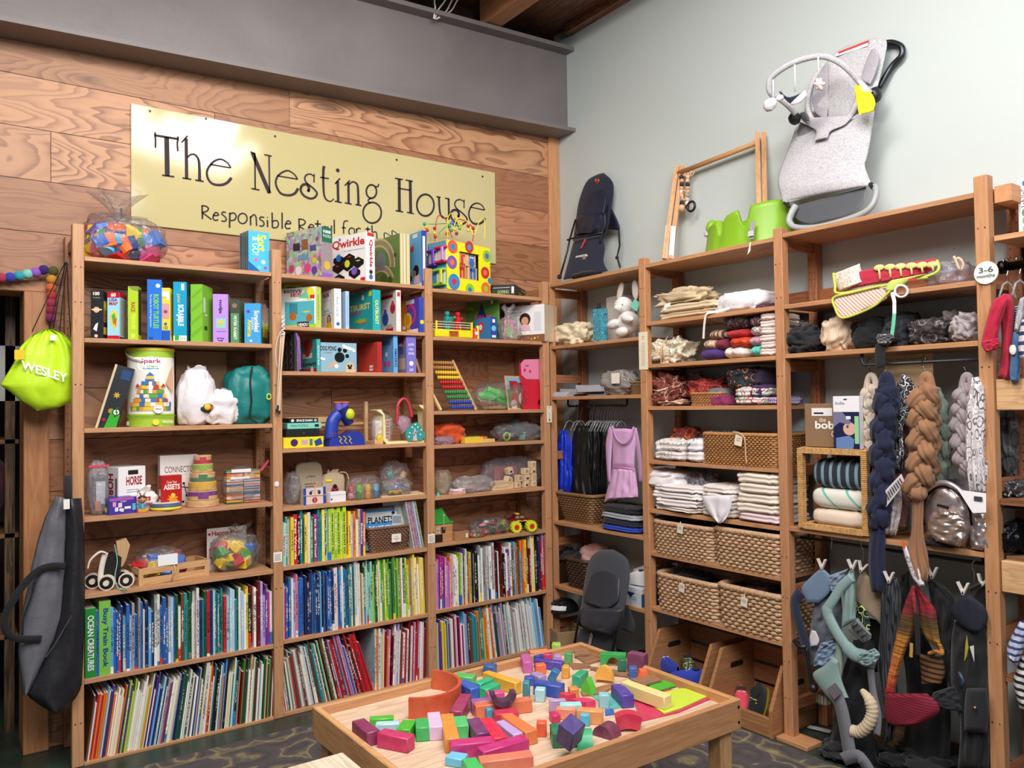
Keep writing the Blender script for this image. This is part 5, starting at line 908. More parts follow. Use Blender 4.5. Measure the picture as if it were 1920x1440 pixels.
carton('kit_box','white and pale wood kit box with a girl playing, right end of the second shelf by the corner','box','A',z,-.02,946,1021,1044,570,.42,'R',None,'d8c9b0',[('r',0,0,1,1,'d2c1a6')],[('r',0,.0,1,1,'f0eef0'),('r',0,0,1,.2,'8a5a40'),('c',.52,.62,.14,'3a241c'),('c',.52,.58,.09,'d8a080'),('p',[(.35,.25),(.68,.25),(.62,.48),(.42,.48)],'e8b8c4'),('r',.35,.22,.65,.3,'f4f4f4'),('t','kinderholz',.12,.88,.38,.92,'8a8488'),('t','EARLY LEARNING SET',.0,.8,.45,.84,'6a6468'),('t','3 wooden animals',.1,.73,.42,.765,'8a8488'),('r',.75,.3,.92,.8,'dcdce2')]+[('c',.2+.08*k,.08+.02*(k%3),.025,('d85a6a','7ab84a','e8c83c','b88a5a','8a6ac0')[k%5])for k in range(9)])
z=SA[3][2];u,L=frame('A',.03,z,850,766)
t=T('abacus','wooden abacus with ten rows of brown, yellow, red, green and blue beads','abacus','A',u,.03,z)
xl0,xr0,xr1=L(814,770)[0]-.01,L(893,768)[0],L(866,675)[0];H=L(866,674)[2]
m=M('dcbf88');m.tube([(xr0,.0,0.004),(xr1,.10,H)],.011,4,ell=(1,.7));m.build('right_rail','wood:z',t)
m=M('dcbf88');m.tube([(xl0-.004,-.0,.004),(xl0-.045,.10,H)],.011,4,ell=(1,.7));m.build('left_rail','wood:z',t)
m=M('dcbf88');m.tube([(L(823,768)[0],-.02,.004),(xl0-.02,.03,H*.55)],.009,4,ell=(1,.7));m.build('prop_leg','wood:z',t)
rows=[('b8824a',675),('b8824a',683),('e8c02c',692),('e8c02c',701),('c0202c',711),('c0202c',720),('2f8a4a',730),('2f8a4a',739),('2848a8',749),('2848a8',758)]
for k,(c,py)in enumerate(rows):
 f=(10-k-.3)/10.3;zz=H*f;y=.10*f;xa,xb=xl0-.04*f,xr0+(xr1-xr0)*f
 m=M('8a8a90');m.tube([(xa,y,zz),(xb,y,zz)],.0016,5);rdn=m.build('wire_rod','metal',t)
 off=(.0,.006,.0,.006,.014,.022,.028,.034,.038,.044)[k]
 m=M(c)
 for q in range(10):x=xb-.012-.0152*(9-q)-.0;m.ball((x,y,zz),(.0078,.0122,.0122),None,10,6)
 m.build('bead_row','satin',rdn,3)
t,u,w,h=clear_bag('clear_bag','clear bag stuffed with bright green toy pieces beside the abacus','A',z,.02,887,982,716,742,.16,83,'.05',None,amp=.16)
rr_=random.Random(7)
for k in range(7):
 m=M(jit('3fc83c',.12,rr_));x=rr_.uniform(-.7,.6)*w;zz=h*.25+rr_.uniform(0,.4)*h;a_=rr_.uniform(-.5,.2);m.blob((x,rr_.uniform(-.03,.02),zz),(w*.38,.022,h*.16),.2,2,k,None,20,12);m.v=[(v[0],v[1],v[2]+(v[0]-x)*a_)for v in m.v];m.build('green_toy','satin',t,3)
m=M('b89a70');m.box(-w*.5,w*.8,-.03,.03,.004,.022,r=.003);m.build('wooden_base','wood:x',t)
o_,rz_,w_,dp_,h_=bpos('A',z,.03,None,958,1007,704,.25,'R',.012)
t=T('board_puzzle','wooden picture puzzle board with farm animals propped against the ladybird trays','puzzle','A',o_.x,o_.y,z,.25);m=M('d8b88a');m.box(-.02,w_-.02,0,.010,0,h_,r=.001);b_=m.build('board','wood:x',t)
art(t,w_-.008,.01,h_,[('r',.0,.05,1,.95,'6a8a4a'),('r',0,.6,1,.95,'8ab8d0'),('c',.6,.3,.2,'e8e4dc'),('c',.75,.38,.08,'2c2420'),('c',.25,.35,.13,'c8482c'),('r',.1,.55,.4,.85,'a83038'),('r',.4,.5,.7,.8,'7a4a30'),('c',.2,.15,.12,'e8c8c0'),('c',.8,.75,.09,'f0e8e0'),('c',.5,.1,.08,'3a5a2c')]).location=(-.016,0,0)
t.rotation_euler.x=-.12
for k in range(3):
 u,L=frame('A',.06+.02*k,z,1000,766);a_,b_=L(978,766)[0],L(1026,766)[0];H=L(1000,674+3*k)[2]
 t=T('ladybird_tray',['front pink-faced ladybird-shaped tray with flower','middle red tray of the three ladybird trays','rear red tray of the three ladybird trays'][k],'tray','A',u,.06+.022*k,z,.10+.05*k,'ladybird trays')
 m=M('d0243c');m.prism([(a_+.004,.0),(b_-.03,.0),(b_-.006,.04),(b_,H*.5),(b_,H*.8),(b_-.02,H*.97),(b_-.05,H),(a_+.02,H*.98),(a_-.008,H*.9),(a_-.012,H*.7),(a_+.006,H*.5),(a_-.004,.03)],0,.012);m.build('red_body','satin',t,.6)
 if k==0:
  m=M('e88ab0');m.prism([(a_-.004,H*.68),(a_+.03,H*.6),(b_-.03,H*.6),(b_,H*.7),(b_,H*.82),(b_-.02,H*.98),(b_-.05,H*1.01),(a_+.02,H*.99),(a_-.010,H*.9)],-.003,0);m.build('pink_face','satin',t,.6)
  m=M('1c1416')
  for x,zz,r_,c in((a_+.03,.86,.004,'1c1416'),(a_+.045,.87,.004,'1c1416'),(a_+.018,.78,.010,'d83070'),(a_+.062,.76,.010,'d83070'),(b_-.03,.87,.012,'f4eef2'),(b_-.02,.38,.022,'241418'),(b_-.05,.14,.02,'241418')):m.lathe([(r_,-.0045-.0001*len(m.f)/20),(r_,-.003)],12,(x,0,H*zz),col=c,axis='y')
  m.build('face_print','satin',t)
z=SA[3][3]
t,u,w,h=sack('cloth_pouch','slumped orange cloth pouch against the post of the fourth shelf','A',z,.06,812,872,792,815,.16,'d8501c','fabric',22,0,amp=.28,ridge=.15,lean=-.25)
clear_bag('clear_bag','flat clear bag with lilac pieces in front of the orange pouch','A',z,.01,812,854,818,826,.07,85,'.35',None,'c8b0c8',amp=.2)
for k,(x0,x1,c,dd,py)in enumerate(((872,906,'e8c23c',.03,821),(880,915,'d8703c',.06,820),(905,930,'e0b870',.02,824))):
 a_,zt=at('A',x0,py,dd);b_=at('A',x1,py,dd)[0];m=M(c);m.box(0,b_-a_,0,.05,0,max(.008,zt-z),r=.002);m.box(.004,(b_-a_)*.6,.004,.03,max(.008,zt-z),max(.008,zt-z)+.003,'8ac05a')
 one(m,'flat_toy_pack','satin',['yellow flat toy pack lying left on the fourth shelf of the right bay','orange flat toy pack lying behind the yellow one','tan flat toy pack lying beside the hat bag'][k],'toy pack','A',a_,dd,z+.001+.0*k,.05*k,'flat toy packs')
t,u,w,h=clear_bag('clear_bag','wide clear bag with a teal cup, green rings and a grey felt cone','A',z,.03,924,1012,793,812,.16,87,'.10',None,amp=.2)
m=M('3f4e54');m.lathe([(w*.45,h*.35),(w*.25,h*.8),(.006,h*1.35)],20,(0,.02,0));m.build('felt_cone','fabric',t,3)
m=M('7fcabc');m.lathe([(.02,0),(.026,.045)],20,(w*.1,-.03,.006));m.build('teal_cup','satin',t,.7)
m=M('9ac83c');m.tube([(-w*.55+.022*math.cos(a),-.03,.028+.022*math.sin(a))for a in[k*PI/9 for k in range(18)]],.006,6,True);m.build('green_ring','satin',t,3)
z=SA[3][4]
clear_bag('clear_bag','upright clear bag with pale pieces against the post, fifth shelf of the right bay','A',z,.05,813,846,882,905,.10,91,'.28',None,'c8c0a0',amp=.12)
m=M('6fc8b0');m.lathe([(.018,0),(.018,.003)],16);m.lathe([(.006,.003),(.006,.02)],10);one(m,'knob_piece','satin','tiny mint knob piece at the front left of the fifth shelf, right bay','toy piece','A',at('A',822,925,.02)[0],.02,z+.001,0,None,.6)
t,u,w,h=clear_bag('clear_bag','clear bag of white and pink small cards, middle of the fifth shelf, right bay','A',z,.02,848,925,895,912,.12,93,'.22',None,'e8e4ea',amp=.25)
for k,(x0,x1,py,c,dd)in enumerate(((849,875,909,'e0a898',.015),(851,874,902,'f0e8e4',.03))):
 a_=at('A',x0,py,dd)[0];b_,zt=at('A',x1,py,dd);m=M(c);m.box(0,b_-a_,0,.04,0,.014,r=.001);m.box(.004,(b_-a_)*.5,.004,.03,.014,.0145,'6a3f8a')
 one(m,'card_stack','matte',['salmon stack of small cards at the front of the fifth shelf','white stack of small cards lying on the salmon one'][k],'card stack','A',a_,dd,z+.001+.015*k,.1)
carton('wooden_box','low pale wooden box tied with string beside the stamp blocks','box','A',z,.03,920,927,963,903,.2,'R',None,'e2cba4',None,None,[('r',.48,0,.52,1,'a8744a')],'wood:x')
t,u,w,h=clear_bag('zip_bag','large clear zip bag behind the picture-stamp blocks, right end of the fifth shelf','A',z,.12,900,1018,860,885,.09,95,'.14',None,'d8d0d8',amp=.08,sqs=.6)
m=M('b8606a');m.box(-w*.6,w*.1,-.01,-.005,h*.15,h*.7);m.prism([(-w*.4,h*.2),(-w*.1,h*.6),(0,h*.2)],-.014,-.011,col='3a6a8a');m.build('picture_sheet','matte',t)
SB_=[(968,983,915,0,0),(984,998,915,0,0),(998,1013,914,0,0),(972,984,900,1,0),(985,997,900,1,0),(998,1012,899,1,0),(984,997,886,2,0),(997,1011,884,2,0),(997,1011,871,3,0),(950,966,890,1,.4),(955,970,878,2,-.3)]
nm_=['front left block of the bottom row','middle block of the bottom row','right block of the bottom row','left block of the second row','middle block of the second row','right block of the second row','left block of the third row','right block of the third row','topmost block','tilted block at the lower left','tilted block at the upper left']
for k,(x0,x1,py,lv,rt)in enumerate(SB_):
 a_=at('A',x0,py,.05)[0];s_=.0375;m=M('e3cda8');m.box(0,s_,0,s_,0,s_,r=.0015)
 tt=T('stamp_block',nm_[k]+' of the pale picture-stamp cubes','stamp block','A',a_,.05,z+lv*(s_+.0012)+.001+(.004 if rt else 0),.1,'pale picture-stamp cubes');m.build('wooden_cube','wood:x',tt);tt.rotation_euler.y=rt
 it=[('c',.5,.5,.25,'3a3430'),('c',.5,.5,.18,'e3cda8'),('s',.5,.5,.15,'3a3430',5)]if k%3==0 else([('p',[(.2,.25),(.4,.7),(.55,.4),(.8,.75),(.75,.2)],'3a3430')]if k%3==1 else[('r',.2,.25,.8,.3,'3a3430'),('r',.2,.45,.8,.5,'3a3430'),('r',.25,.65,.7,.7,'3a3430')])
 art(tt,s_,s_,s_,it,name='stamp_print')
z=SA[3][5]
u,L=frame('A',.03,z,832,1010);a_,b_=L(814,1010)[0],L(849,1010)[0];H=L(832,983)[2]
t=T('toy_house','cardboard-brown toy house with a green plastic roof, left end of the shelf above the books','toy house','A',u,.03,z)
m=M('b8895c');m.box(a_,b_,0,.12,0,H,r=.002);m.build('house_body','wood:x',t);m=M('2f9c3c');m.box(a_-.004,b_+.004,-.004,.124,H,H+.012,r=.003);m.prism([(a_,H+.01),(b_,H+.01),((a_+b_)/2+.01,H+.085),(a_+.0,H+.075)],.03,.1);m.build('green_roof','satin',t)
art(t,b_-a_,.1,H,[('r',.05,0,.45,.45,'2a1c16'),('r',.1,.5,.32,.85,'c8b8a8'),('r',.2,.5,.22,.85,'4a3020'),('r',.1,.66,.32,.69,'4a3020'),('r',.38,.5,.6,.85,'3a2418')]).location=(a_,0,0)
m=M('e0b090');m.tube([((a_+b_)/2,-.006,H+.05),((a_+b_)/2,-.006,H*.7)],.002,5);m.ball(((a_+b_)/2,-.006,H+.05),.006);m.build('tie_string','matte',t)
carton('wooden_box','small brown wooden box with a white sticker, beside the green-roofed toy house','box','A',z,.01,852,855,880,998,.1,'R',.09,'a87a56',[('r',.75,.25,.9,.7,'f0ece8')],None,[('r',.1,.1,.9,.9,'8a5a48')],'wood:x')
clear_bag('clear_bag','small clear bag of coloured beads in front of the black toy bag','A',z,.01,879,908,992,1000,.06,97,'.2',None,'d8b0a0',amp=.2)
for k,(px,c)in enumerate(((884,'c8303c'),(890,'e8c83c'),(897,'5ab84a'),(903,'c8303c'))):
 m=M(c);m.ball((0,0,.009),.009);one(m,'toy_bead','satin',f"{['leftmost red', 'yellow', 'green', 'rightmost red'][k]} bead in the small clear bag above the book row",'bead','A',at('A',px,1003,.04)[0],.04,z+.003,0,'beads in the small clear bag',3)
t,u,w,h=clear_bag('clear_bag','clear bag of black building bricks next to the monster truck','A',z,.03,880,952,975,990,.14,99,'.05',None,amp=.2)
rr_=random.Random(9)
for k in range(26):
 c=rr_.choice(['black','black','black','dark green','white','black','red']);s_=.02;m=M(jit(BLK[c],.1,rr_));m.box(-s_,s_,-.01,.01,-.007,.007,r=.001);[m.lathe([(.004,.007),(.004,.0095)],8,(x,0,0))for x in(-.012,0,.012)]
 x=rr_.uniform(-.72,.72);o=m.build('building_brick','satin');put(o,'A',u+x*w,.10+rr_.uniform(-.03,.03),z+.015+rr_.random()*(h*.72)*(1-abs(x)**2));o.rotation_euler=(rr_.uniform(-.7,.7),rr_.uniform(-.7,.7),rr_.uniform(0,3));tag(o,c+' toy brick in the '+('left' if x<-.24 else 'right' if x>.24 else 'middle')+' of the brick bag by the monster truck','toy brick','bricks in the clear bag')
u,L=frame('A',.07,z,972,985)
t=T('monster_truck','toy monster truck with big yellow-green wheels and dark red flame body','toy truck','A',u,.07,z,-.25)
for k,(x,y)in enumerate(((-.062,.055),(.042,.055),(-.035,-.045),(.062,-.045))):
 m=M('d8e02c');R0=.0325;prof=[]
 m.X=Matrix.Translation((x,y,R0));n=36
 m.lathe([(R0*.55,-.02),(R0*.9,-.021),(R0,-.012),(R0,.012),(R0*.9,.021),(R0*.55,.02)],36,axis='y');[m.box(-.0035,.0035,-.021,.021,R0*.96,R0*1.06)or None for _ in()]
 for q in range(14):m.X=Matrix.Translation((x,y,R0))@Matrix.Rotation(q*2*PI/14,4,'Y');m.box(-.003,.003,-.019,-.002,R0*.95,R0*1.07);m.X=Matrix.Translation((x,y,R0))@Matrix.Rotation((q+.5)*2*PI/14,4,'Y');m.box(-.003,.003,.002,.019,R0*.95,R0*1.07)
 wl=m.build('wheel','satin',t,.6);m=M('c8342c');m.lathe([(R0*.5,-.0205),(R0*.3,-.016),(.004,-.016)],18,(x,y,R0),axis='y');m.build('hub','satin',wl,.6)
m=M('2a2a20');m.tube([(-.05,0,.033),(.05,0,.033)],.008,8);[m.tube([(x,-.04,.033),(x,.05,.033)],.006,8)for x in(-.05,.052)];[m.tube([(x,y,.033),(x*.7,y*.5,.06)],.004,6)for x in(-.05,.052)for y in(-.03,.04)];m.build('chassis','metal',t,.7)
m=M('6a1420');m.prism([(-.065,.058),(.07,.058),(.075,.068),(.06,.075),(.035,.078),(.02,.098),(-.025,.1),(-.04,.08),(-.07,.076)],-.03,.03);m.build('truck_body','gloss',t,.5)
m=M('6a8a6a');m.prism([(.0,.08),(.03,.08),(.018,.094),(.0,.095)],-.0312,-.030);m.prism([(-.03,.08),(-.006,.08),(-.006,.095),(-.024,.095)],-.0312,-.030);m.box(.02,.033,-.025,.025,.079,.083);m.build('window','gloss',t)
m=M('d8c82c');m.prism([(-.06,.062),(.06,.062),(.03,.068),(.01,.064),(-.01,.07),(-.03,.064)],-.0311,-.030);m.box(-.02,.0,-.02,.02,.1,.108,r=.002);m.build('flame_print','satin',t)
# books
NAMED={'navy':'22346a','blue':'2f62b0','sky blue':'62acd8','pale blue':'a8cfe4','teal':'2a8a90','mint':'8fd0bc','dark green':'24563a','green':'4a9a44','lime':'a8cc3c','yellow':'ecd23c','orange':'e2782c','red':'bc2430','maroon':'6e1426','pink':'e07aa8','magenta':'b02a86','purple':'5f3a94','lilac':'b49ad0','brown':'6a4630','tan':'cdb48a','cream':'ece2c4','white':'e9e6e0','grey':'9a9c9e','black':'1d1b20'}
ORD=['first','second','third','fourth','fifth','sixth','seventh','eighth','ninth','tenth','eleventh','twelfth','thirteenth','fourteenth','fifteenth','sixteenth','seventeenth','eighteenth','nineteenth','twentieth']
def n_ord(k):return ORD[k]if k<20 else 'twenty-'+ORD[k-20]if k<29 else 'thirtieth' if k==29 else 'thirty-'+ORD[k-30]
BOOKS=[]
def book_row(side,z,px0,px1,pyb,tops,segs,th,row,seed,lean,d0=.012,dep=(.17,.24),special=()):
 """tops: (fraction, height m) pairs; lean: (fraction, radians) pairs; segs: (fraction end, colour names)"""
 r=random.Random(seed);ua,ub=at(side,px0,pyb,d0)[0],at(side,px1,pyb,d0)[0];u=ua;sp=list(special)
 def interp(tab,f):
  for(a,x),(b,y)in zip(tab,tab[1:]):
   if a<=f<=b:return x+(y-x)*(f-a)/(b-a)
  return tab[-1][1]
 while u<ub-.003:
  f=(u-ua)/(ub-ua);s=None
  if sp and u>=ua+(ub-ua)*sp[0][0]-1e-6:s=sp.pop(0)
  ln=interp(lean,f);tk=s[2]if s else r.uniform(*th);tk=min(tk,ub-u)
  names=next(c for e,c in segs if f<=e);cn=s[1]if s else r.choice(names);h=(s[3]if s else interp(tops,f)*r.choice((1,1,1,.97,.93,.88,.82,1.06)))
  st=tk/math.cos(ln)
  BOOKS.append(dict(side=side,u=u+(st if ln>99 else 0),z=z,t=tk,h=h,d=d0+r.uniform(0,.012)+(r.random()<.12)*r.uniform(0,.03),dep=r.uniform(*dep),lean=ln,cn=cn,row=row,col=s[4]if s and s[4]else jit(NAMED[cn],.16,r),txt=s[5]if s else None,ink=s[6]if s else None))
  u+=st+.0006
B_=['navy','blue','sky blue','blue','pale blue','sky blue','navy','white','teal']
book_row('A',SA[1][5],160,511,1240,[(0,.275),(.5,.30),(1,.285)],[(.14,B_),(.45,B_+['grey','white']),(.6,['white','blue','teal','navy','dark green','white','brown']),(.8,['navy','teal','blue','dark green','red','pale blue']),(.93,['black','red','maroon','yellow','white','pale blue','brown']),(1,['purple','lilac','magenta','white','teal'])],(.007,.0135),'upper long book row, left bay',11,[(0,0),(1,0)],special=[(0,'green',.042,.292,C('1f8a34'),'OCEAN CREATURES','e8e8f4'),(.054,'green',.044,.315,C('7ac04a'),'Busy Train Book','1c4a8a')])
book_row('A',SA[1][6],160,511,1400,[(0,.27),(.3,.30),(.7,.30),(1,.29)],[(.05,['red','orange','brown','white']),(.35,['white','cream','yellow','orange','purple','pale blue','lime','sky blue','navy','cream','white']),(.6,['white','lilac','dark green','grey','magenta','cream','navy','white']),(.8,['sky blue','red','teal','white','black','orange','cream']),(1,['white','dark green','cream','maroon','yellow','white','tan','green'])],(.0038,.0085),'bottom book row, left bay',12,[(0,.13),(.35,.17),(.65,.10),(1,.05)],dep=(.19,.25))
book_row('A',SA[2][5],531,688,1050,[(0,.235),(.5,.26),(1,.22)],[(.45,['white','teal','yellow','dark green','white','black','lime']),(.7,['lime','yellow']),(1,['tan','purple','brown','white','orange','pale blue'])],(.009,.016),'short book row beside the basket',13,[(0,0),(1,0)],dep=(.15,.19),special=[(0,'mint',.015,.21,C('9fd8d0'),'farm','e8407a'),(.12,'red',.018,.245,C('c8202c'),'First Words','f6f0ea'),(.30,'green',.010,.23,C('2f9a5a'),'UNDER THE SEA','f0e8d0'),(.36,'magenta',.016,.235,C('b02a8a'),"It's Both True!",'f4eef2'),(.47,'mint',.018,.262,C('8fc8b0'),'Dream Snow Tales','4a2a4a'),(.56,'lime',.018,.262,C('b8dc3c'),"Llama Llama DON'T YELL",'3a2a1a'),(.625,'lime',.018,.262,C('b4dc34'),"Llama Llama DON'T PUSH",'3a2a1a'),(.69,'lime',.018,.262,C('bce040'),'Llama Llama DONT GO','3a2a1a'),(.75,'yellow',.015,.235,C('f2de3c'),'JAMBERRY','7a3a8a'),(.93,'purple',.014,.24,C('5a2a94'),'Bedtime','f4f0f8')])
book_row('A',SA[2][6],531,799,1175,[(0,.28),(.4,.315),(.75,.32),(1,.30)],[(.1,['blue','magenta','pink','lilac','purple','white']),(.3,['navy','blue','blue','navy','purple','black','sky blue']),(.42,['blue','sky blue','teal','white','navy']),(.6,['white','teal','mint','pale blue','dark green','brown','cream']),(.88,['green','lime','dark green','lime','cream','green','yellow']),(1,['yellow','orange','cream','tan','white','yellow'])],(.0062,.0115),'upper long book row, middle bay',14,[(0,.0),(.5,-.02),(1,-.03)])
book_row('A',SA[2][7],531,640,1330,[(0,.26),(.5,.30),(1,.33)],[(.35,['cream','white','tan','dark green','yellow','red','grey']),(.75,['white','pale blue','teal','brown','cream','grey']),(1,['green','white','brown','black','maroon'])],(.0045,.0095),'bottom row, left part of middle bay',15,[(0,-.12),(.5,-.19),(1,-.24)])
book_row('A',SA[2][7],640,700,1290,[(0,.33),(1,.31)],[(1,['maroon','red','maroon','lilac','black','red'])],(.0055,.0095),'bottom row, centre of middle bay',16,[(0,-.24),(1,-.29)])
book_row('A',SA[2][7],704,799,1270,[(0,.31),(.5,.32),(1,.30)],[(.15,['pale blue','white','orange','yellow']),(.4,['pink','orange','white','maroon','lilac','red']),(1,['red','maroon','red','white','maroon','lilac','brown'])],(.0055,.0105),'bottom row, right part of middle bay',17,[(0,.0),(.3,.05),(1,.03)],special=[(0,'pale blue',.009,.315,C('b4d4e0'),None,None)])
book_row('A',SA[3][6],815,1024,1120,[(0,.27),(.4,.30),(1,.32)],[(.12,['purple','lilac','pink','magenta']),(.2,['pink','orange','black','white']),(.32,['lime','yellow','orange','white','purple']),(.52,['white','black','grey','black','white']),(.62,['maroon','black','black','white']),(.66,['purple','white']),(.8,['sky blue','pale blue','white','orange','brown']),(.9,['cream','dark green','maroon','white','yellow']),(.95,['navy','black']),(1,['red','sky blue'])],(.0068,.0125),'upper book row, right bay',18,[(0,.0),(.5,-.03),(1,-.02)])
book_row('A',SA[3][7],819,1023,1220,[(0,.26),(.5,.29),(1,.29)],[(.1,['pale blue','blue','yellow','purple']),(.3,['maroon','magenta','white','pink','navy','sky blue']),(.42,['brown','orange','red','orange','teal']),(.52,['yellow','yellow','white','orange']),(.66,['cream','lilac','dark green','white','tan']),(.93,['white','white','white','grey','white','pale blue']),(1,['blue','white','sky blue'])],(.0045,.0085),'bottom book row, right bay',19,[(0,-.02),(.4,-.06),(.55,-.12),(1,-.14)])
m=M('e9e4de');m.box(0,.012,0,.24,0,.33,r=.001)
_idx=sorted(range(len(BOOKS)),key=lambda k:-BOOKS[k]['t']*BOOKS[k]['h']-(1 if BOOKS[k]['txt']else 0))
_keep=set(_idx[:300]);cnt={};rest=M()
for k,b in enumerate(BOOKS):
 t_,h_,dp_=b['t'],b['h'],b['dep'];key=(b['row'],b['cn']);cnt[key]=cnt.get(key,0)+1
 if k in _keep:
  cv=M(b['col']);bt=.0013 if t_<.02 else .002
  cv.box(0,bt,0,dp_,0,h_);cv.box(t_-bt,t_,0,dp_,0,h_);cv.box(bt,t_-bt,0,bt,0,h_)
  lab=f"{'thick ' if t_ > .03 else 'thin ' if t_ < .007 else ''}{b['cn']} book, {n_ord(cnt[key]-1)} {b['cn']} spine from left, {b['row']}"
  T_=cv.build('book','satin' if b['txt']else 'spine');put(T_,b['side'],b['u'],b['d'],b['z']+.0008+(t_*math.sin(-b['lean'])if b['lean']<0 else 0),0,b['lean']);tag(T_,lab,'book','picture books in the '+b['row'])
  if b['lean']<0:T_.location.z=b['z']+.0008+t_*math.sin(-b['lean'])*1.0
  pg=M('efe9dc');pg.box(bt,t_-bt,bt,dp_-.003,.003,h_-.003);pg.build('pages','matte',T_)
  if b['txt']:art(T_,t_,dp_,h_,[('vb',b['txt'],.22,.1 if len(b['txt'])>9 else .25,.8,.9 if len(b['txt'])>9 else .7,b['ink'])],name='spine_title')
 else:
  rest.X=Matrix.Translation(W(b['side'],b['u'],b['d'],b['z']+.0008+(t_*math.sin(-b['lean'])if b['lean']<0 else 0)))@Matrix.Rotation(b['lean'],4,'Y')
  rest.box(0,t_,0,dp_,0,h_-.002,b['col']);rest.box(.0008,t_-.0008,.002,dp_-.002,h_-.002,h_-.001,'efe9dc')
if rest.v:
 rest.X=Matrix.Identity(4);o=rest.build('thin_picture_books','satin');tag(o,'thinnest stapled picture books tucked between the others in the lower book rows','books',None,'stuff')
print('BOOKS',len(BOOKS))
# play table with coloured blocks
TZ=.50;BED=.468
cb=hit(1080,1200,2,TZ);xb,yb=cb.x,cb.y
xl=-2.035;yf=-2.062;yb=-1.245;xb=-.868
t=T('play_table','low pine play table with raised rim standing in front of the bookshelves','table','A',(xl+xb)/2,(yf+yb)/2,0)
ox,oy=(xl+xb)/2,(yf+yb)/2;hx,hy=(xb-xl)/2,(yb-yf)/2
def tb(nm,x0,x1,y0,y1,z0,z1,ax,c='d2a06c',r=.003):m=M(c);m.box(x0,x1,y0,y1,z0,z1,r=r);return m.build(nm,'wood:'+ax,t)
tb('rim_board',-hx,hx,hy-.022,hy,.40,TZ,'x','c39064');tb('rim_board',-hx,hx,-hy,-hy+.022,.40,TZ,'x','bb875c')
tb('rim_board',-hx,-hx+.022,-hy+.022,hy-.022,.40,TZ,'y','d8a670');tb('rim_board',hx-.022,hx,-hy+.022,hy-.022,.40,TZ,'y','c99460')
m=M('dcc6ae');m.box(-hx+.022,hx-.022,-hy+.022,hy-.022,BED-.018,BED);m.build('table_bed','wood:x',t)
for sx in(-1,1):
 for sy in(-1,1):
  tb('leg',sx*(hx-.05)-.028,sx*(hx-.05)+.028,sy*(hy-.05)-.028,sy*(hy-.05)+.028,0,BED-.018,'z','cfa06e')
m=M('2a2420')
for sx in(-1,1):
 for zz in(.425,.475):m.lathe([(.005,hx*0-.0012),(.005,0)],8,(sx*(hx-.012),-hy,zz),axis='y');m.lathe([(.005,0),(.005,.0012)],8,(hx,sx*(hy-.012),zz),axis='x')
m.build('screw_heads','metal',t)['kind']='stuff'
ZO={1:(640,1260),2:(860,1260),3:(860,1190),4:(1040,1180),5:(1020,1260)}
def zp(zone,x,y,z):o=ZO[zone];return hit(o[0]+x/8,o[1]+y/8,2,z)
BN={}
def blk(zone,x0,y0,x1,y1,col,cname,label,w=.043,h=.043,z=0.0,kind='bar',rx=0,ry=0,grp='loose coloured play blocks'):
 a,b=zp(zone,x0,y0,BED+z+h),zp(zone,x1,y1,BED+z+h);c=(a+b)/2;L=(b-a).length;ang=math.atan2(b.y-a.y,b.x-a.x)
 m=M(jit(col,.04,rnd));k=kind
 if k=='bar':m.box(-L/2,L/2,-w/2,w/2,0,h,r=.0028)
 elif k=='half':m.prism([(L/2,0)]+arc(0,0,L/2,h,0,180,20),-w/2,w/2)
 elif k=='bridge':r_=L*.26;m.prism([(-L/2,0),(-L/2,h),(L/2,h),(L/2,0)]+arc(0,0,r_,r_*1.3,0,180,14),-w/2,w/2)
 elif k=='arcflat':ro=L*.62;m.prism(arc(0,-ro*.62,ro,ro,38,142,14)+arc(0,-ro*.62,ro-w,ro-w,142,38,14),0,h,'xy')
 elif k=='arcup':ro=L*.9;m.prism(arc(0,h-ro,ro,ro,56,124,14)+[(-L*.40,0)]+arc(0,-ro*.86,ro,ro,112,68,8)+[(L*.40,0)],-w/2,w/2)
 elif k=='house':m.prism([(-L/2,0),(L/2,0),(L/2*.8,h*.45),(0,h),(-L/2,h*.5)],-w/2,w/2)
 elif k=='prism':m.prism([(-L/2,0),(L/2,0),(L*.28,h),(-L*.2,h)],-w/2,w/2)
 elif k=='u':m.prism(arc(0,L/2,L/2,L/2,180,360,20)+arc(0,L/2,L/2-.016,L/2-.016,360,180,20),-w/2,w/2)
 o=m.build('play_block','paint',None,.7);o.location=(c.x,c.y,BED+z+.0008);o.rotation_euler=(rx,ry,ang);return tag(o,label+' on the play table','play block',grp)
blk(1,250,712,488,895,'8a2c5c','plum','plum bar nearest the front left corner')
blk(1,425,690,785,668,'4cb832','green','bright green bar behind the pale blue one at the left end',h=.03,w=.03)
blk(1,515,768,878,752,'b4dce8','pale blue','pale blue bar at the left end',h=.036,w=.028)
blk(1,1022,716,925,866,'45b02c','green','bright green slanted brick left of the green and lilac pair')
blk(1,585,878,1050,968,'c42a64','magenta','chipped magenta bar at the front left',h=.044,w=.042)
blk(1,1208,690,1222,838,'35b05c','green','green brick left of the lilac one')
blk(1,1382,600,1418,822,'d8bcdc','lilac','pale lilac brick between green and orange')
blk(1,1582,625,1665,1000,'dc9440','orange','ochre orange bar beside the lilac brick')
blk(1,1772,660,1808,808,'4cc070','green','green brick right of the ochre bar')
blk(1,1600,1230,1865,1272,'6cc0e0','sky blue','sky blue flat brick at the front edge',h=.026)
blk(2,150,1290,300,1500,'3cc060','green','green brick cut by the bottom of the view',h=.036)
p1,p2=hit(766,1349,2,BED),hit(812,1291,2,BED);c_=(p1+p2)/2;rr0=(p2-p1).length/2;an=math.atan2(p2.y-p1.y,p2.x-p1.x);sc_=(hit(864,1310,2,BED)-c_).length/rr0
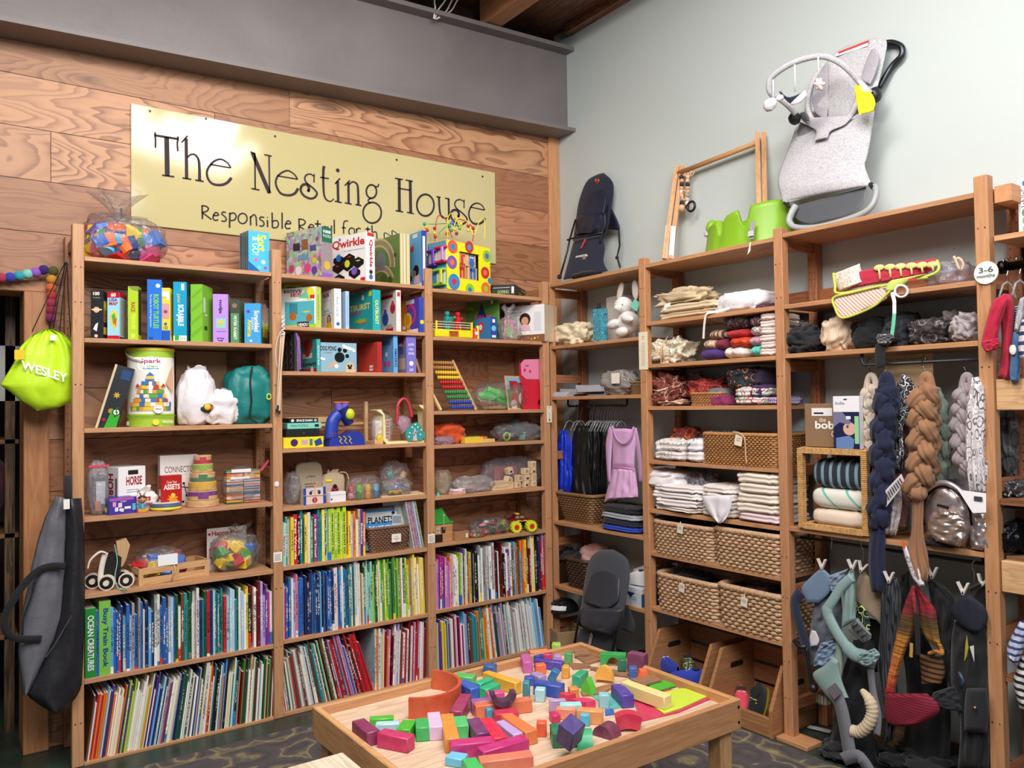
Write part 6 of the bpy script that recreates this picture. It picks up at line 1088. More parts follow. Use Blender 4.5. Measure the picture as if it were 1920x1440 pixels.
m=M('c8542f');out=[(-rr0*math.cos(math.radians(a)),-rr0*sc_*math.sin(math.radians(a)))for a in range(0,181,9)];inn=[(-(rr0-.012)*math.cos(math.radians(a)),-(rr0*sc_-.012)*math.sin(math.radians(a)))for a in range(180,-1,-9)]
m.prism(out+inn,0,.068,'xy');o=m.build('arch_block','paint',None,.7);o.location=(c_.x,c_.y,BED+.0008);o.rotation_euler=(0,0,an);tag(o,'large terracotta half-circle arch standing on edge at the left of the play table','play block','loose coloured play blocks')
blk(1,1872,325,1712,592,'9a3460','wine','wine-red bar right of the terracotta arch',w=.042)
blk(3,30,690,262,800,'2c5cc0','blue','blue bar behind the wine-red one')
blk(3,-50,592,240,622,'52b868','green','green flat bar at the far side of the arch',h=.034)
blk(3,488,640,275,728,'24b07c','green','far one of two parallel sea-green bars',w=.032)
blk(3,580,718,360,810,'22b27a','green','near one of two parallel sea-green bars',w=.036)
blk(3,400,550,900,710,'e8ac34','amber','long amber bar',h=.044,w=.034)
blk(3,395,445,548,460,'2a5ca0','blue','blue cube by the far rim behind the amber bar')
blk(3,965,700,1062,704,'3c8890','teal','tall teal block standing at the end of the amber bar',h=.075,w=.036)
blk(3,1150,800,1300,808,'a8d0dc','pale blue','pale grey-blue cube right of the tall teal block',w=.034)
blk(3,1150,692,1560,755,'2c4ea8','blue','long blue bar')
blk(3,985,628,1130,630,'2b4cb0','blue','short blue brick behind the tall teal block',h=.03,w=.03)
blk(3,1120,562,1265,622,'a88cb8','mauve','mauve flat brick beside the tilted blue cube',h=.03,w=.036)
blk(2,425,308,680,285,'d8508c','pink','pink flat brick behind the plum cradle',w=.03)
blk(2,190,432,620,385,'9a5a9c','purple','purple bar behind the salmon one',w=.034)
blk(2,240,492,1080,388,'d8744e','salmon','long salmon bar under the plum cradle',w=.036)
blk(2,405,545,500,532,'4c8cb0','steel blue','steel blue brick left of the crimson one',h=.036,w=.03)
blk(2,535,606,880,566,'c42850','crimson','crimson bar in front of the plum cradle',h=.034)
blk(2,470,330,850,300,'4a2c4c','plum','dark plum cradle-shaped half ring perched over the salmon bar',w=.045,h=.040,z=.036,kind='u')
blk(2,712,632,1100,885,'e07840','orange','long orange bar right of the lilac one')
blk(2,208,690,368,918,'74366e','purple','purple bar left of the bright red one')
blk(2,402,690,635,985,'e0284c','red','bright red bar')
blk(2,640,722,915,922,'b8a0d4','lilac','lilac bar between the red and orange ones',h=.036)
blk(2,-130,1062,520,998,'c82a78','magenta','left one of two long magenta bars')
blk(2,320,1165,1005,972,'c22878','magenta','right one of two long magenta bars, its edge chipped')
blk(2,305,1310,1095,1212,'d87e62','salmon','long salmon bar nearest the front rim',w=.044)
blk(2,1170,740,1318,744,'dc5c3c','coral','coral cube standing alone',w=.030,h=.044)
blk(2,1385,852,1740,838,'1f7a58','green','big dark green block under the tilted indigo cube',w=.078,h=.044)
blk(2,1520,640,1760,700,'3c2c74','indigo','big indigo block tilted on the dark green one',w=.060,h=.070,z=.046,rx=.3,ry=.42)
blk(5,590,770,620,960,'2ca470','green','sea-green half-round block next to the dark green one',w=.046,h=.050,kind='half')
blk(2,1358,418,1605,405,'b898c0','lilac','lilac brick left of the pale blue one',w=.02)
blk(2,1515,472,1840,466,'9cd8dc','pale turquoise','pale turquoise bar behind the indigo block',w=.03)
blk(5,180,528,478,540,'e08870','salmon','light salmon brick behind the indigo block',w=.03,h=.036)
blk(5,500,548,885,572,'e09a60','orange','light orange bar right of the salmon brick',w=.034)
blk(5,95,625,225,612,'c02860','crimson','crimson brick left of the indigo block',h=.026,w=.04)
blk(5,540,625,680,625,'4cb4d4','cyan','cyan brick in front of the light orange bar',h=.036,w=.03)
blk(5,230,320,480,330,'d42c50','red','smaller red curved block left of the pink-red arc',h=.036,w=.034,kind='arcflat')
blk(5,400,410,780,425,'d83468','pink','pink-red arc block lying left of the pale cube',h=.034,w=.04,kind='arcflat')
blk(5,1060,600,1460,600,'c8304c','red','large red wedge arc standing by the near rim',h=.056,w=.038,kind='arcup')
blk(5,790,735,1090,820,'6c2a48','plum','plum half-round block by the near rim',h=.036,w=.052,kind='half')
blk(5,375,240,510,228,'d89048','orange','orange-brown cube behind the red curved block',w=.034)
blk(5,820,325,975,325,'90c4cc','pale teal','pale teal cube standing upright',h=.044,w=.034)
blk(5,1090,180,1260,350,'4c3c98','indigo','indigo bar leaning at the end of the natural one',h=.044,w=.044)
blk(4,1040,772,1700,1000,'e8d890','natural','long unpainted natural wood bar lying across the coloured sheets',h=.044,w=.040,z=.008)
blk(4,445,610,320,700,'2ca478','green','sea-green brick beside the lime house block',w=.034)
blk(4,430,700,590,740,'5cc03c','green','lime green pointed house block',h=.06,w=.03,kind='house')
blk(4,112,550,220,556,'e0a03c','amber','amber cube',w=.030)
blk(4,150,345,262,350,'4c9c5c','green','mid green cube between lime and amber cubes',w=.032)
blk(3,1400,128,1530,130,'9cc450','lime','lime cube by the far rim',w=.034)
blk(3,992,285,1040,415,'c060a4','orchid','orchid pink brick standing at the far left of the far cluster',w=.036)
blk(3,1062,248,1340,222,'e8845c','salmon','salmon bar along the far rim',h=.034,w=.03)
blk(3,1118,300,1262,296,'2c4494','blue','dark blue brick in the far cluster',h=.03,w=.034)
blk(3,1265,280,1408,280,'c03068','crimson','crimson brick in the far cluster',h=.03,w=.034)
blk(3,1428,305,1545,305,'b48ccc','lilac','lilac brick in the far cluster',h=.03,w=.03)
blk(3,1145,358,1565,408,'4c3ca0','indigo','long indigo bar in the far cluster',h=.034,w=.03)
blk(3,1150,445,1300,432,'e06c48','coral','coral brick in front of the long indigo bar',w=.03,h=.036)
blk(3,1330,500,1440,510,'2c70a8','blue','blue cube tipped on its edge',w=.038,ry=.5,z=.010)
blk(4,690,355,1070,372,'2ca050','green','green notched bridge block by the far right rim',w=.045,kind='bridge',h=.042,z=.004)
blk(4,610,530,880,560,'eeac48','amber','amber half-disc block standing on a bark-brown plank',h=.050,w=.022,kind='half',z=.012)
blk(4,945,445,1075,450,'1f6a54','green','dark bottle-green cube beside the amber half-disc',w=.024,h=.044,z=.012)
blk(4,1120,340,1365,385,'7a3c60','plum','tall plum bridge block by the right rim',w=.040,h=.070,kind='bridge')
blk(4,1110,560,1235,562,'3c5ca0','blue','blue cube in front of the plum bridge',w=.034)
blk(4,1215,610,1420,605,'ec7048','coral','coral roof-shaped block beside the blue cube',w=.034,h=.036,kind='prism')
def flat(pts,zone,col,z,th,label,mat='paint',nm='play_plank',cat='play board'):
 P=[zp(zone,x,y,BED+z+th)for x,y in pts];c=sum(P,Vector())/len(P);m=M(col);m.prism([(p.x-c.x,p.y-c.y)for p in P],0,th,'xy');o=m.build(nm,mat);o.location=(c.x,c.y,BED+z+.0008)
 return tag(o,label,cat,'flat boards on the play table')
flat([(1190,1080),(1290,1380),(1870,1240),(2460,990),(2380,960),(1700,900)],4,'c42858',0,.004,'crimson flat board lying in the right corner of the play table',nm='play_sheet')
flat([(1460,1135),(1640,1260),(1900,1180),(2360,970),(2160,900),(1900,885),(1650,940)],4,'c4dc3c',.0045,.004,'lime flat board with a curved edge on the crimson one',nm='play_sheet')
flat([(1380,880),(1620,905),(1850,830),(1640,760),(1500,790)],4,'3fae28',.0045,.004,'green flat board at the right rim',nm='play_sheet')
flat([(1560,755),(1850,800),(1870,835),(1600,770)],4,'e05a3c',0,.004,'thin coral flat board edge under the green one',nm='play_sheet')
flat([(560,1000),(850,960),(1030,1160),(860,1190),(760,1150)],4,'5cb0a8',0,.004,'turquoise triangular board under the pale teal cube',nm='play_sheet')
flat([(750,1195),(880,1195),(900,1270),(760,1290)],4,'2a60b0',0,.004,'blue board corner under the light orange bar',nm='play_sheet')
for pts,z_,l_ in(([(290,295),(465,278),(520,365),(300,385)],.010,'upper brown plank of the far corner'),([(180,250),(400,205),(640,290),(470,280),(290,290)],0,'brown plank in the far corner by the rim'),([(300,395),(520,375),(720,450),(480,515)],0,'brown plank in the middle of the far corner'),([(210,500),(480,515),(560,560),(280,585)],0,'brown plank nearest the amber cube'),([(480,285),(660,300),(900,350),(700,430),(520,370)],0,'brown plank running to the green bridge'),([(530,575),(580,560),(1110,640),(1095,690),(900,665)],.003,'brown plank under the amber half-disc'),([(385,930),(850,810),(950,820),(700,960),(420,985)],0,'long brown plank in front of the lime house block'),([(1140,745),(1480,675),(1605,755),(1340,825)],.010,'brown plank lying over the green board')):
 flat(pts,4,jit('8a6650',.08,rnd),z_,.008,l_+' of the play table','wood:x')
t=T('low_stool','pale square-topped low stool, only its corner in view at the bottom edge','stool','A',-2.30,-1.85,0)
m=M('e6dcc6');m.box(-.2,.205,-.2,.215,.47,.50,r=.004);m.build('stool_top','wood:y',t)
for sx in(-1,1):
 for sy in(-1,1):m=M('cbb08a');m.box(sx*.17-.02,sx*.17+.02,sy*.17-.02,sy*.17+.02,0,.47,r=.002);m.build('leg','wood:z',t)
t=T('rug','patterned dark rug with tan scroll motifs and pale border lines under the play table','rug','A',-1.4,-1.2,0)
m=M('4a4440');m.box(-1.35,1.32,-1.6,1.03,.001,.008);m.build('rug_pile','rug',t)
m=M('8c8356');m.box(-1.27,1.24,.94,.965,.0081,.0086);m.box(-1.27,-1.245,-1.6,.94,.0081,.0086);m.box(1.215,1.24,-1.6,.94,.0081,.0086);m.build('border_line','rug',t)
# left edge: bags, garland and the dark doorway
u,L=frame('A',.12,1.35,70,700)
def AP(px,py,y):p=hit(px,py,1,y);return p
t=T('drawstring_bag','neon yellow drawstring bag with white lettering hanging by black cords from the left post','bag','A',AP(70,700,.12).x,.12,1.35)
o0=t.location.copy()
def LP(px,py,y):return AP(px,py,y)-o0
NB=44;Lf=[(88,616),(60,628),(38,650),(26,680),(6,712),(0,722),(20,736),(40,752),(70,770)];Rt=[(90,616),(118,624),(136,645),(146,672),(147,700),(143,730),(134,752),(112,764),(72,770)]
def gf(a,b):
 s=b*(len(Lf)-1);i=min(int(s),len(Lf)-2);f=s-i;l=[Lf[i][k]*(1-f)+Lf[i+1][k]*f for k in(0,1)];r=[Rt[i][k]*(1-f)+Rt[i+1][k]*f for k in(0,1)]
 ang=2*PI*a;x=(l[0]+r[0])/2+(r[0]-l[0])/2*math.cos(ang);y=(l[1]+r[1])/2+(r[1]-l[1])/2*math.cos(ang)
 dpt=.055*math.sin(PI*min(1,b*1.02))**.6;fold=1+.22*math.sin(9*ang+3*b)*(1-b)**1.6+.10*noise.noise(Vector((a*7,b*5,3)))
 return LP(x,y,.10-dpt*math.sin(ang)*fold-.02*(1-b)**3*math.sin(11*ang))
m=M('c8f02a');m.grid(64,40,gf,None,True);m.build('bag_body','nylon',t,3)
for px,py,px2,y2 in((122,492,60,622),(124,492,92,618),(126,492,112,622),(126,492,133,632),(123,492,100,616)):
 m=M('15151a');m.tube([LP(px,py,.16),LP((px+px2)/2-1,(py+y2)/2,.12),LP(px2,y2,.09)],.0022,5);m.build('cord','matte',t,3)
vs,fs=glyphs('WESLEY',.03);m=M('e6f4ea')
def wp(a,b):return LP(40+86*a,690+30*a**1.0-8*a*a*0-(14+2*a)*b+12*(a-.3)*0,.0)
m.add([LP(40+87*a,692+26*a-17*b,.038-.0*a)for a,b in vs],fs);m.build('lettering','matte',t)
m=M('eff0ee');m.add([LP(94,628,.03),LP(106,628,.03),LP(106,638,.03),LP(94,638,.03)],[(0,1,2,3)]);m.build('price_sticker','matte',t)
m=M('e8c020');m.add([LP(27,656,.035),LP(46,656,.035),LP(46,674,.035),LP(27,674,.035)],[(0,1,2,3)]);m.build('inner_patch','matte',t)
t=T('stroller_bag','long grey and black nylon carry bag hanging upright from the left post','bag','A',AP(100,1100,.0).x,-.03,.45);o0=t.location.copy()
def panel(nm,col,Lp,Rp,y,bulge,mat='nylon',nv=24,nu=12,sd=0):
 def S_(P,s):i=min(int(s),len(P)-2);f=s-i;return[P[i][k]*(1-f)+P[i+1][k]*f for k in(0,1)]
 m=M(col);m.grid(nu,nv,lambda a,b:(lambda l,r:LP(l[0]+(r[0]-l[0])*a,l[1]+(r[1]-l[1])*a,y-bulge*math.sin(PI*a)-.010*noise.noise(Vector((a*4+sd,b*9,1)))-.008*noise.noise(Vector((a*9+sd,b*16,5)))))(S_(Lp,b*(len(Lp)-1)),S_(Rp,b*(len(Rp)-1))));return m.build(nm,mat,t,3,solid=.004)
panel('grey_panel','6a6a72',[(106,930),(86,968),(72,1010),(60,1060),(50,1110),(40,1160),(34,1225),(42,1290),(46,1305)],[(124,935),(126,970),(124,1010),(122,1070),(120,1110),(118,1150),(100,1205),(70,1265),(48,1308)],-.04,.035)
panel('black_panel','24242a',[(122,935),(124,1000),(120,1080),(116,1150),(98,1208),(70,1262),(48,1302),(80,1325),(100,1337)],[(152,934),(157,1000),(159,1080),(158,1150),(156,1230),(152,1290),(140,1310),(125,1325),(104,1337)],-.045,.04,sd=4)
m=M('1a1a1e');m.ribbon([LP(128,892,.0),LP(128,920,-.03),LP(128,936,-.05)],.028,.004);m.build('hanging_loop','fabric',t,3)
m=M('131316');m.ribbon(catmull([LP(122,1062,-.085),(LP(95,1062,-.09)),LP(72,1070,-.09),LP(50,1090,-.095),LP(28,1120,-.1),(LP(12,1150,-.1)),LP(10,1180,-.1),LP(30,1197,-.09),LP(78,1198,-.085)],6),.028,.004);m.build('carry_handle','fabric',t,3)
m=M('131316');m.tube(catmull([LP(42,1190,-.07),LP(44,1160,-.07),LP(58,1120,-.075),LP(66,1090,-.075)],6),.005,6);m.build('side_cord','fabric',t,3)
m=M('c8c8cc');m.tube([LP(137,1150,-.088),LP(105,1205,-.088),LP(86,1232,-.085)],.0018,5);m.build('zip','metal',t)
m=M('ece8e4');m.box(-.0,.022,-.002,0,0,.04);o_=m.build('price_tag','matte',t);o_.location=LP(119,955,-.10)
m=M('ded9d4');m.tube([LP(128,936,-.09),LP(126,945,-.1),LP(123,945,-.1)],.001,4);m.build('tag_string','matte',t)
P=[(2,521,'a82848'),(19,520,'2c3aa8'),(36,517,'2a9cb0'),(52,514,'7fd0c4'),(67,511,'9a5ac8'),(82,506,'3a1f78'),(97,524,'d8962c'),(96,540,'d86a2c'),(97,554,'c83a3c'),(97,568,'b03458'),(96,582,'a02444'),(95,596,'8a2860'),(100,508,'5a5a20')]
t=T('felt_garland','string of rainbow felt balls pinned over the doorway at the left','garland','A',AP(60,515,.24).x,.24,1.93);o0=t.location.copy()
m=M('d8c8b0');m.tube(catmull([LP(a,b,.24)for a,b,c in P[:6]]+[LP(91,505,.24)]+[LP(a,b,.24)for a,b,c in P[6:12]],4),.0012,5);m.build('thread','matte',t)
for a,b,c in P:m=M(c);m.blob(LP(a,b,.24),(.0215,.0215,.0215),.05,3,a,None,20,14);m.build('felt_ball','fabric',t,3)
m=M('b8b4b0');m.box(0,.14,0,.01,0,.26);one(m,'paper_sheet','matte','pale paper sheet hanging in the dark doorway at the left edge','paper','A',AP(-10,750,.62).x,.62,AP(0,752,.62).z)
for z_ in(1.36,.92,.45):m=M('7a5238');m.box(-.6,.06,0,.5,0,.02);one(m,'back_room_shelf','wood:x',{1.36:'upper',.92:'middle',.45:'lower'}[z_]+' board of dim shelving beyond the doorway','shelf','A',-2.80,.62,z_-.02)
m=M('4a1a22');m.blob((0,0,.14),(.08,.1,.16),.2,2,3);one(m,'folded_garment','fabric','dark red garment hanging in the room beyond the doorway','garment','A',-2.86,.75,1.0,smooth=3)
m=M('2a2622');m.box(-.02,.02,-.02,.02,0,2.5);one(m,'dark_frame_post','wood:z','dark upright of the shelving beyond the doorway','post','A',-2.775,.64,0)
# helpers for the pale wall side
def XT(name,label,cat,side,px,py,d,z,group=None):
 u=at(side,px,py,d)[0];t=T(name,label,cat,side,u,d,z,0,group)
 inv=(Matrix.Translation(t.location)@Matrix.Rotation(SROT[side],4,'Z')).inverted()
 ax=1 if side=='A' else 0
 return t,(lambda x,y,dd:inv@hit(x,y,ax,dd))
def S_(P,s):i=min(int(s),len(P)-2);f=s-i;return[P[i][k]*(1-f)+P[i+1][k]*f for k in(0,1)]
def S2(P,b):
 s=b*(len(P)-1);i=min(int(s),len(P)-2);f=s-i;g=lambda k:P[max(0,min(len(P)-1,k))]
 return[.5*((2*g(i)[k])+(g(i+1)[k]-g(i-1)[k])*f+(2*g(i-1)[k]-5*g(i)[k]+4*g(i+1)[k]-g(i+2)[k])*f*f+(3*g(i)[k]-g(i-1)[k]-3*g(i+1)[k]+g(i+2)[k])*f**3)for k in(0,1)]
def lens(t,LP_,nm,mat,col,Lp,Rp,dfn,th=.03,fold=0,nf=6,seed=0,nu=40,nv=40,label=None,cfn=None,crump=0,back=.5):
 """closed cushion-like skin between a left and a right outline (pixels), at depth dfn(v)"""
 def fn(a,b):
  l,r=S2(Lp,b),S2(Rp,b);an=2*PI*a;c=math.cos(an);x=(l[0]+r[0])/2+(r[0]-l[0])/2*c;y=(l[1]+r[1])/2+(r[1]-l[1])/2*c
  sn=math.sin(an);tt=th*(min(1,8*b*(1))**.5)*(min(1,8*(1-b))**.5);dd=dfn(b)-tt*sn*(1 if sn>0 else back)
  if fold:dd-=fold*math.sin(nf*c*1.6+2*noise.noise(Vector((c*2,b*3,seed))))*(1 if sn>0 else .2)*(.4+.6*b)
  if crump:dd-=crump*(noise.noise(Vector((c*3+seed,b*7,2)))+.6*abs(noise.noise(Vector((c*7,b*11+seed,5)))))
  return LP_(x,y,dd)
 m=M(col);m.grid(nu,nv,fn,None,True,cfn);return m.build(nm,mat,t,3,label)
def clump(name,label,side,z,px0,px1,py,cy,d,dp,col,mat='fabric',seed=1,amp=.25,ridge=.28,sq=.75,cat='cloth',group=None,freq=1.8,part=None,lean=0,cfn=None):
 ua=at(side,px0,cy,d+dp/2)[0];ub=at(side,px1,cy,d+dp/2)[0];z1=at(side,(px0+px1)/2,py,d+dp/2)[1];u=(ua+ub)/2;w=(ub-ua)/2;h=max(.02,z1-z)
 m=M(col);m.blob((0,0,h*.46),(w,dp/2,h*.56),amp,freq,seed,None,72,44,ridge,-h*.458,cfn,sq)
 if lean:m.v=[(v[0]+lean*v[2],v[1],v[2])for v in m.v]
 if part:t=T(name,label,cat,side,u,d+dp/2,z,0,group);m.build(part,mat,t,3);return t,u,w,h
 return one(m,name,mat,label,cat,side,u,d+dp/2,z+.0008,0,group,3),u,w,h
def folded(side,z,px0,px1,cy,d,dp,items,group,wob=.04,roll=.42):
 """a pile of folded cloths, items bottom first: (name, label, height, colour, material)"""
 ua=at(side,px0,cy,d)[0];ub=at(side,px1,cy,d)[0];zz=z;r=random.Random(len(group))
 for k,(nm,lab,h,col,mt)in enumerate(items):
  w=(ub-ua)/2*r.uniform(.92,1.0);m=M(col);sd=r.random()*9
  def fn(a,b):
   th=2*PI*a;ph=PI*(b-.5);c,s=math.cos(th),math.sin(th);cp,sp=abs(math.cos(ph))**.45,math.copysign(abs(math.sin(ph))**.7,math.sin(ph))
   layer=.06*abs(math.sin(b*PI*4))-.03
   return(w*math.copysign(abs(c)**.4,c)*cp*(1+layer+wob*noise.noise(Vector((c*2,s*2,sd)))+.03*math.sin(14*b+sd)),dp/2*math.copysign(abs(s)**.4,s)*cp*(1+layer+wob*noise.noise(Vector((s*2,c*2,sd+3)))),h*.6+h*.6*sp*(1+wob*2*noise.noise(Vector((c*3,s*3,sd))))+.006*noise.noise(Vector((c*6,s*4,sd+8)))-.0)
  m.grid(48,42,fn,None,True)
  one(m,nm,mt,lab,'cloth',side,(ua+ub)/2+r.uniform(-.006,.006),d+dp/2,zz+.001,r.uniform(-.06,.06),group,3);zz+=h*.985
 return zz
def tagcard(t,LP_,px,py,d,w=.022,h=.04,col='efe6d4',rot=0,name='price_tag',lines=2):
 p=LP_(px,py,d);m=M(col);m.X=Matrix.Translation(p)@Matrix.Rotation(rot,4,'Y');m.box(-w/2,w/2,-.0008,.0008,-h,0)
 for k in range(lines):m.box(-w*.3,w*.3,-.0014,-.0008,-h*(.35+.18*k),-h*(.30+.18*k),'6a6058')
 m.build(name,'matte',t)
# pale wall, corner bay
z=SB[0][0]
t,P=XT('baby_bouncer','navy baby bouncer with orange logo leaning on the wall at the corner end of the top shelf','baby bouncer','B',1105,520,.1,z)
df=lambda b:.28-.20*b
lens(t,P,'seat_cover','fabric','141a30',[(1122,326),(1100,340),(1086,375),(1080,410),(1076,440),(1074,452)],[(1132,324),(1150,345),(1147,390),(1142,415),(1136,440),(1130,452)],lambda b:.28-.08*b,.018)
lens(t,P,'inner_back','nylon','1b2238',[(1128,355),(1105,365),(1096,385),(1090,405)],[(1130,354),(1136,370),(1134,390),(1130,408)],lambda b:.252-.05*b,.012)
lens(t,P,'seat_fold','nylon','161c32',[(1084,404),(1078,425),(1080,440)],[(1136,398),(1136,425),(1126,438)],lambda b:.20,.04,.008,5)
lens(t,P,'lower_panel','fabric','151b32',[(1078,448),(1072,465),(1066,488),(1056,525)],[(1128,440),(1134,462),(1132,490),(1140,508)],lambda b:.19-.10*b,.02)
lens(t,P,'side_flap','nylon','12172a',[(1140,392),(1142,415),(1138,430)],[(1148,392),(1162,424),(1158,432)],lambda b:.25,.012)
lens(t,P,'frame_opening','wall','bcc2c2',[(1080,480),(1072,495),(1070,504)],[(1100,476),(1106,488),(1102,500)],lambda b:.115,.002)
m=M('b8a030');m.ball(P(1095,485,.11),(.016,.004,.02),'8a7a60');m.ball(P(1097,492,.11),(.015,.004,.014),'c8b82c');m.build('buckle_label','satin',t,3)
m=M('e0503c')
for(x,y)in((1117,338),(1122,338)):m.box(*[v for k,c_ in enumerate(P(x,y,.245))for v in(c_-(.006,.002,.008)[k],c_+(.006,.002,.008)[k])])
m.box(*[v for k,c_ in enumerate(P(1120,343,.245))for v in(c_-(.012,.002,.0015)[k],c_+(.012,.002,.0015)[k])]);m.build('logo','matte',t)
m=M('c83c34');m.add([P(1088,465,.12),P(1091,466,.12),P(1099,449,.12),P(1096,448,.12)],[(0,1,2,3)]);m.build('red_label','matte',t)
m=M('16171c');m.tube([P(1079,412,.2),P(1068,450,.14),P(1064,470,.12),P(1050,520,.07)],.006,8);m.tube([P(1140,385,.24),P(1130,430,.17),P(1125,455,.14)],.005,8);m.tube([P(1064,450,.13),P(1076,446,.13),P(1100,442,.13),(P(1130,436,.14))],.006,8);m.build('steel_frame','satin',t,3)
m=M('14161c');m.ribbon([P(1160,430,.25),P(1162,460,.25),P(1157,482,.24),P(1163,502,.2)],.014,.003);m.ball(P(1157,483,.24),.012,None,8,6);m.build('strap','fabric',t)
m=M('141820');m.blob(P(1100,516,.10),(.12,.07,.022),.1,2,5,None,30,12);m.ball(P(1049,519,.06),.016,None,8,6);m.build('base_bar','fabric',t,3)
z=SB[0][1]
o_,u,w,h=clump('cloth_bundle','cream cotton bundle tied together, left end of the second shelf by the corner','B',z,1044,1112,605,630,.02,.2,'e2d3b4','fabric',3,.3,.35)
carton('storage_case','teal leopard-print upright case with dark loop beside the white rabbit','case','B',z,.04,1112,1128,1140,578,0,'L',.05,'4fb0c4',None,None,None,'floral:1c1c3a:3a2a5a:48',part='case_body')
o=bpy.data.objects.get('storage_case');m=M('20202c');m.box(.01,.04,.015,.035,at('B',1120,578,.04)[1]-z,at('B',1120,566,.04)[1]-z,r=.004);m.build('loop','fabric',o)
carton('white_box','pale cream box standing behind the white toy rabbit','box','B',z,.18,1137,1168,1172,552,-.1,'L',.09,'d8d2d0',[('c',.35,.45,.05,'a8a0a0')])
t,P=XT('toy_rabbit','white plush rabbit with mint tag sitting at the right of the second shelf','plush toy','B',1172,620,.10,z)
def pb(px,py,d,rx,ry,rz,nm,col='ece6e2',seed=1,tilt=0):
 c=P(px,py,d);m=M(col);m.X=Matrix.Translation(c)@Matrix.Rotation(tilt,4,'Y');m.blob((0,0,0),(rx*1.22,ry*1.1,rz*1.18),.06,2,seed,None,30,20);return m.build(nm,'fabric',t,3)
pb(1178,605,.11,.055,.055,.055,'body');pb(1169,572,.10,.044,.045,.040,'head');pb(1160,577,.06,.022,.024,.018,'muzzle')
pb(1163,546,.11,.018,.010,.046,'ear','e6dcd4',2,.35);pb(1191,543,.11,.019,.010,.048,'ear','e6dcd4',3,-.1);pb(1176,597,.04,.040,.020,.018,'paw','e8e4e2',4,.2);pb(1150,608,.05,.036,.028,.022,'foot','e8e4e2',5,-.3);pb(1166,622,.04,.034,.028,.022,'foot','e8e4e2',6,-.1)
m=M('1c1a1c');m.ball(P(1167,571,.055),.0035,None,8,6);m.build('eye','gloss',t,3)
m=M('7ccab8');m.add([P(1181,575,.02),P(1190,560,.02),P(1200,568,.02),P(1194,584,.02)],[(0,1,2,3)]);m.build('mint_tag','matte',t)
z=SB[0][2]
for k,(x0,x1,py,c,dd,sh_)in enumerate(((1034,1066,722,'b8c0c8',.0,1),(1052,1100,727,'a8aeb8',.06,0),(1082,1138,729,'b4bac4',.03,0))):
 ua,ub=at('B',x0,738,dd+.03)[0],at('B',x1,738,dd+.03)[0];m=M(c);w_=ub-ua;hh_=.03+.006*k
 m.prism([(0,.01),(.015,0),(w_-.015,0),(w_,hh_),(w_-.006,hh_),(w_-.02,.006),(.018,.006),(.006,hh_),(0,hh_)],0,.16)
 m.box(.01,w_-.01,0,.006,.004,hh_*.9);m.box(.01,w_-.01,.154,.16,.004,hh_)
 one(m,'plastic_tray','satin',['pale grey curved plastic tray at the left end of the third shelf','grey plastic tray behind the two others on the third shelf','clear-lidded grey tray in front, next to the knitted roll'][k],'tray','B',ua,dd+.02,z+.001+.012*k,[.1,0,-.05][k],'grey plastic trays')
t,u,w,h=clump('knitted_roll','rolled light grey knitted blanket on the third shelf with a paper tag','B',z,1137,1196,694,722,.03,.2,'98928c','stripe:5f5a56:95:xz:.35',5,.18,.12,.8,part='roll')
m=M('e9e2d8');m.box(w*.25,w*.75,-.11,-.108,h*.45,h*.85);m.build('price_tag','matte',t)
u0_,u1_=at('B',1177,738,.02)[0],.738
basket('wicker_basket','tiny brown woven basket behind the post, right end of the third shelf by the corner','B',(u0_+u1_)/2,.11,z,u1_-u0_,.15,at('B',1190,717,.03)[1]-z,'8a6a4c',rows=8,wave=.002)
t=T('clothes_rail','black rail under the third shelf of the corner bay','rail','B',0,0,0);r0=at('B',1065,758,.15);r1=at('B',1176,758,.15);zr=1.475
m=M('2a2a2e');m.tube([(r0[0],.15,1.515),(r0[0],.15,zr+.01),(r0[0]+.012,.15,zr),(r1[0]-.012,.15,zr),(r1[0],.15,zr+.01),(r1[0],.15,1.515)],.006,8);m.build('rail_bar','satin',t,3)
def hanger(label,side,u,d,zr,drop=.13,w=.30,yaw=1.2,col='c8ccd0',group='wire hangers',bars=True):
 t=T('hanger',label,'hanger',side,u,d,zr,yaw,group);m=M(col)
 m.tube([(.016*math.cos(a),0,.016*math.sin(a)-.006)for a in[PI*1.05-k*PI*1.2/8 for k in range(9)]]+[(0,0,-.05),(0,0,-drop*.6)],.0016,5);m.build('hook','chrome',t,3)
 if bars:m=M('dde2e6');m.tube([(-w/2,0,-drop),(-.02,0,-drop*.66),(0,0,-drop*.58),(.02,0,-drop*.66),(w/2,0,-drop)],.004,6);m.build('shoulder_bar','bag:.35',t,3)
 return t
hx_=[1068,1082,1088,1106,1110,1117,1121,1126,1132,1138,1143,1147,1152,1157,1164]
for k,px in enumerate(hx_):hanger(f"{n_ord(k)} wire hanger from the left on the black rail of the corner bay",'B',at('B',px,765,.15)[0],.15,zr,.15 if k!=14 else .15,.09,1.25,group='hangers on the corner rail')
def garment(name,label,pxs,d,z,mat,col,Lp,Rp,th=.03,fold=.008,nf=7,cat='garment',seed=1,part='body',group=None,crump=.006):
 t,P=XT(name,label,cat,'B',pxs,850,d,z,group);lens(t,P,part,mat,col,Lp,Rp,lambda b:d,th,fold,nf,seed,56,44,crump=crump);return t,P
t,P=garment('leotard','royal blue garment hanging at the left end of the corner rail',1055,.12,.86,'nylon','1c38c0',[(1050,806),(1044,830),(1042,860),(1040,890),(1040,925)],[(1062,806),(1072,830),(1072,870),(1076,892),(1072,928)],.03,.01,8)
lens(t,P,'sleeve','nylon','1a34b4',[(1046,830),(1036,850),(1030,868),(1031,876)],[(1054,830),(1046,855),(1040,870),(1040,878)],lambda b:.10,.012)
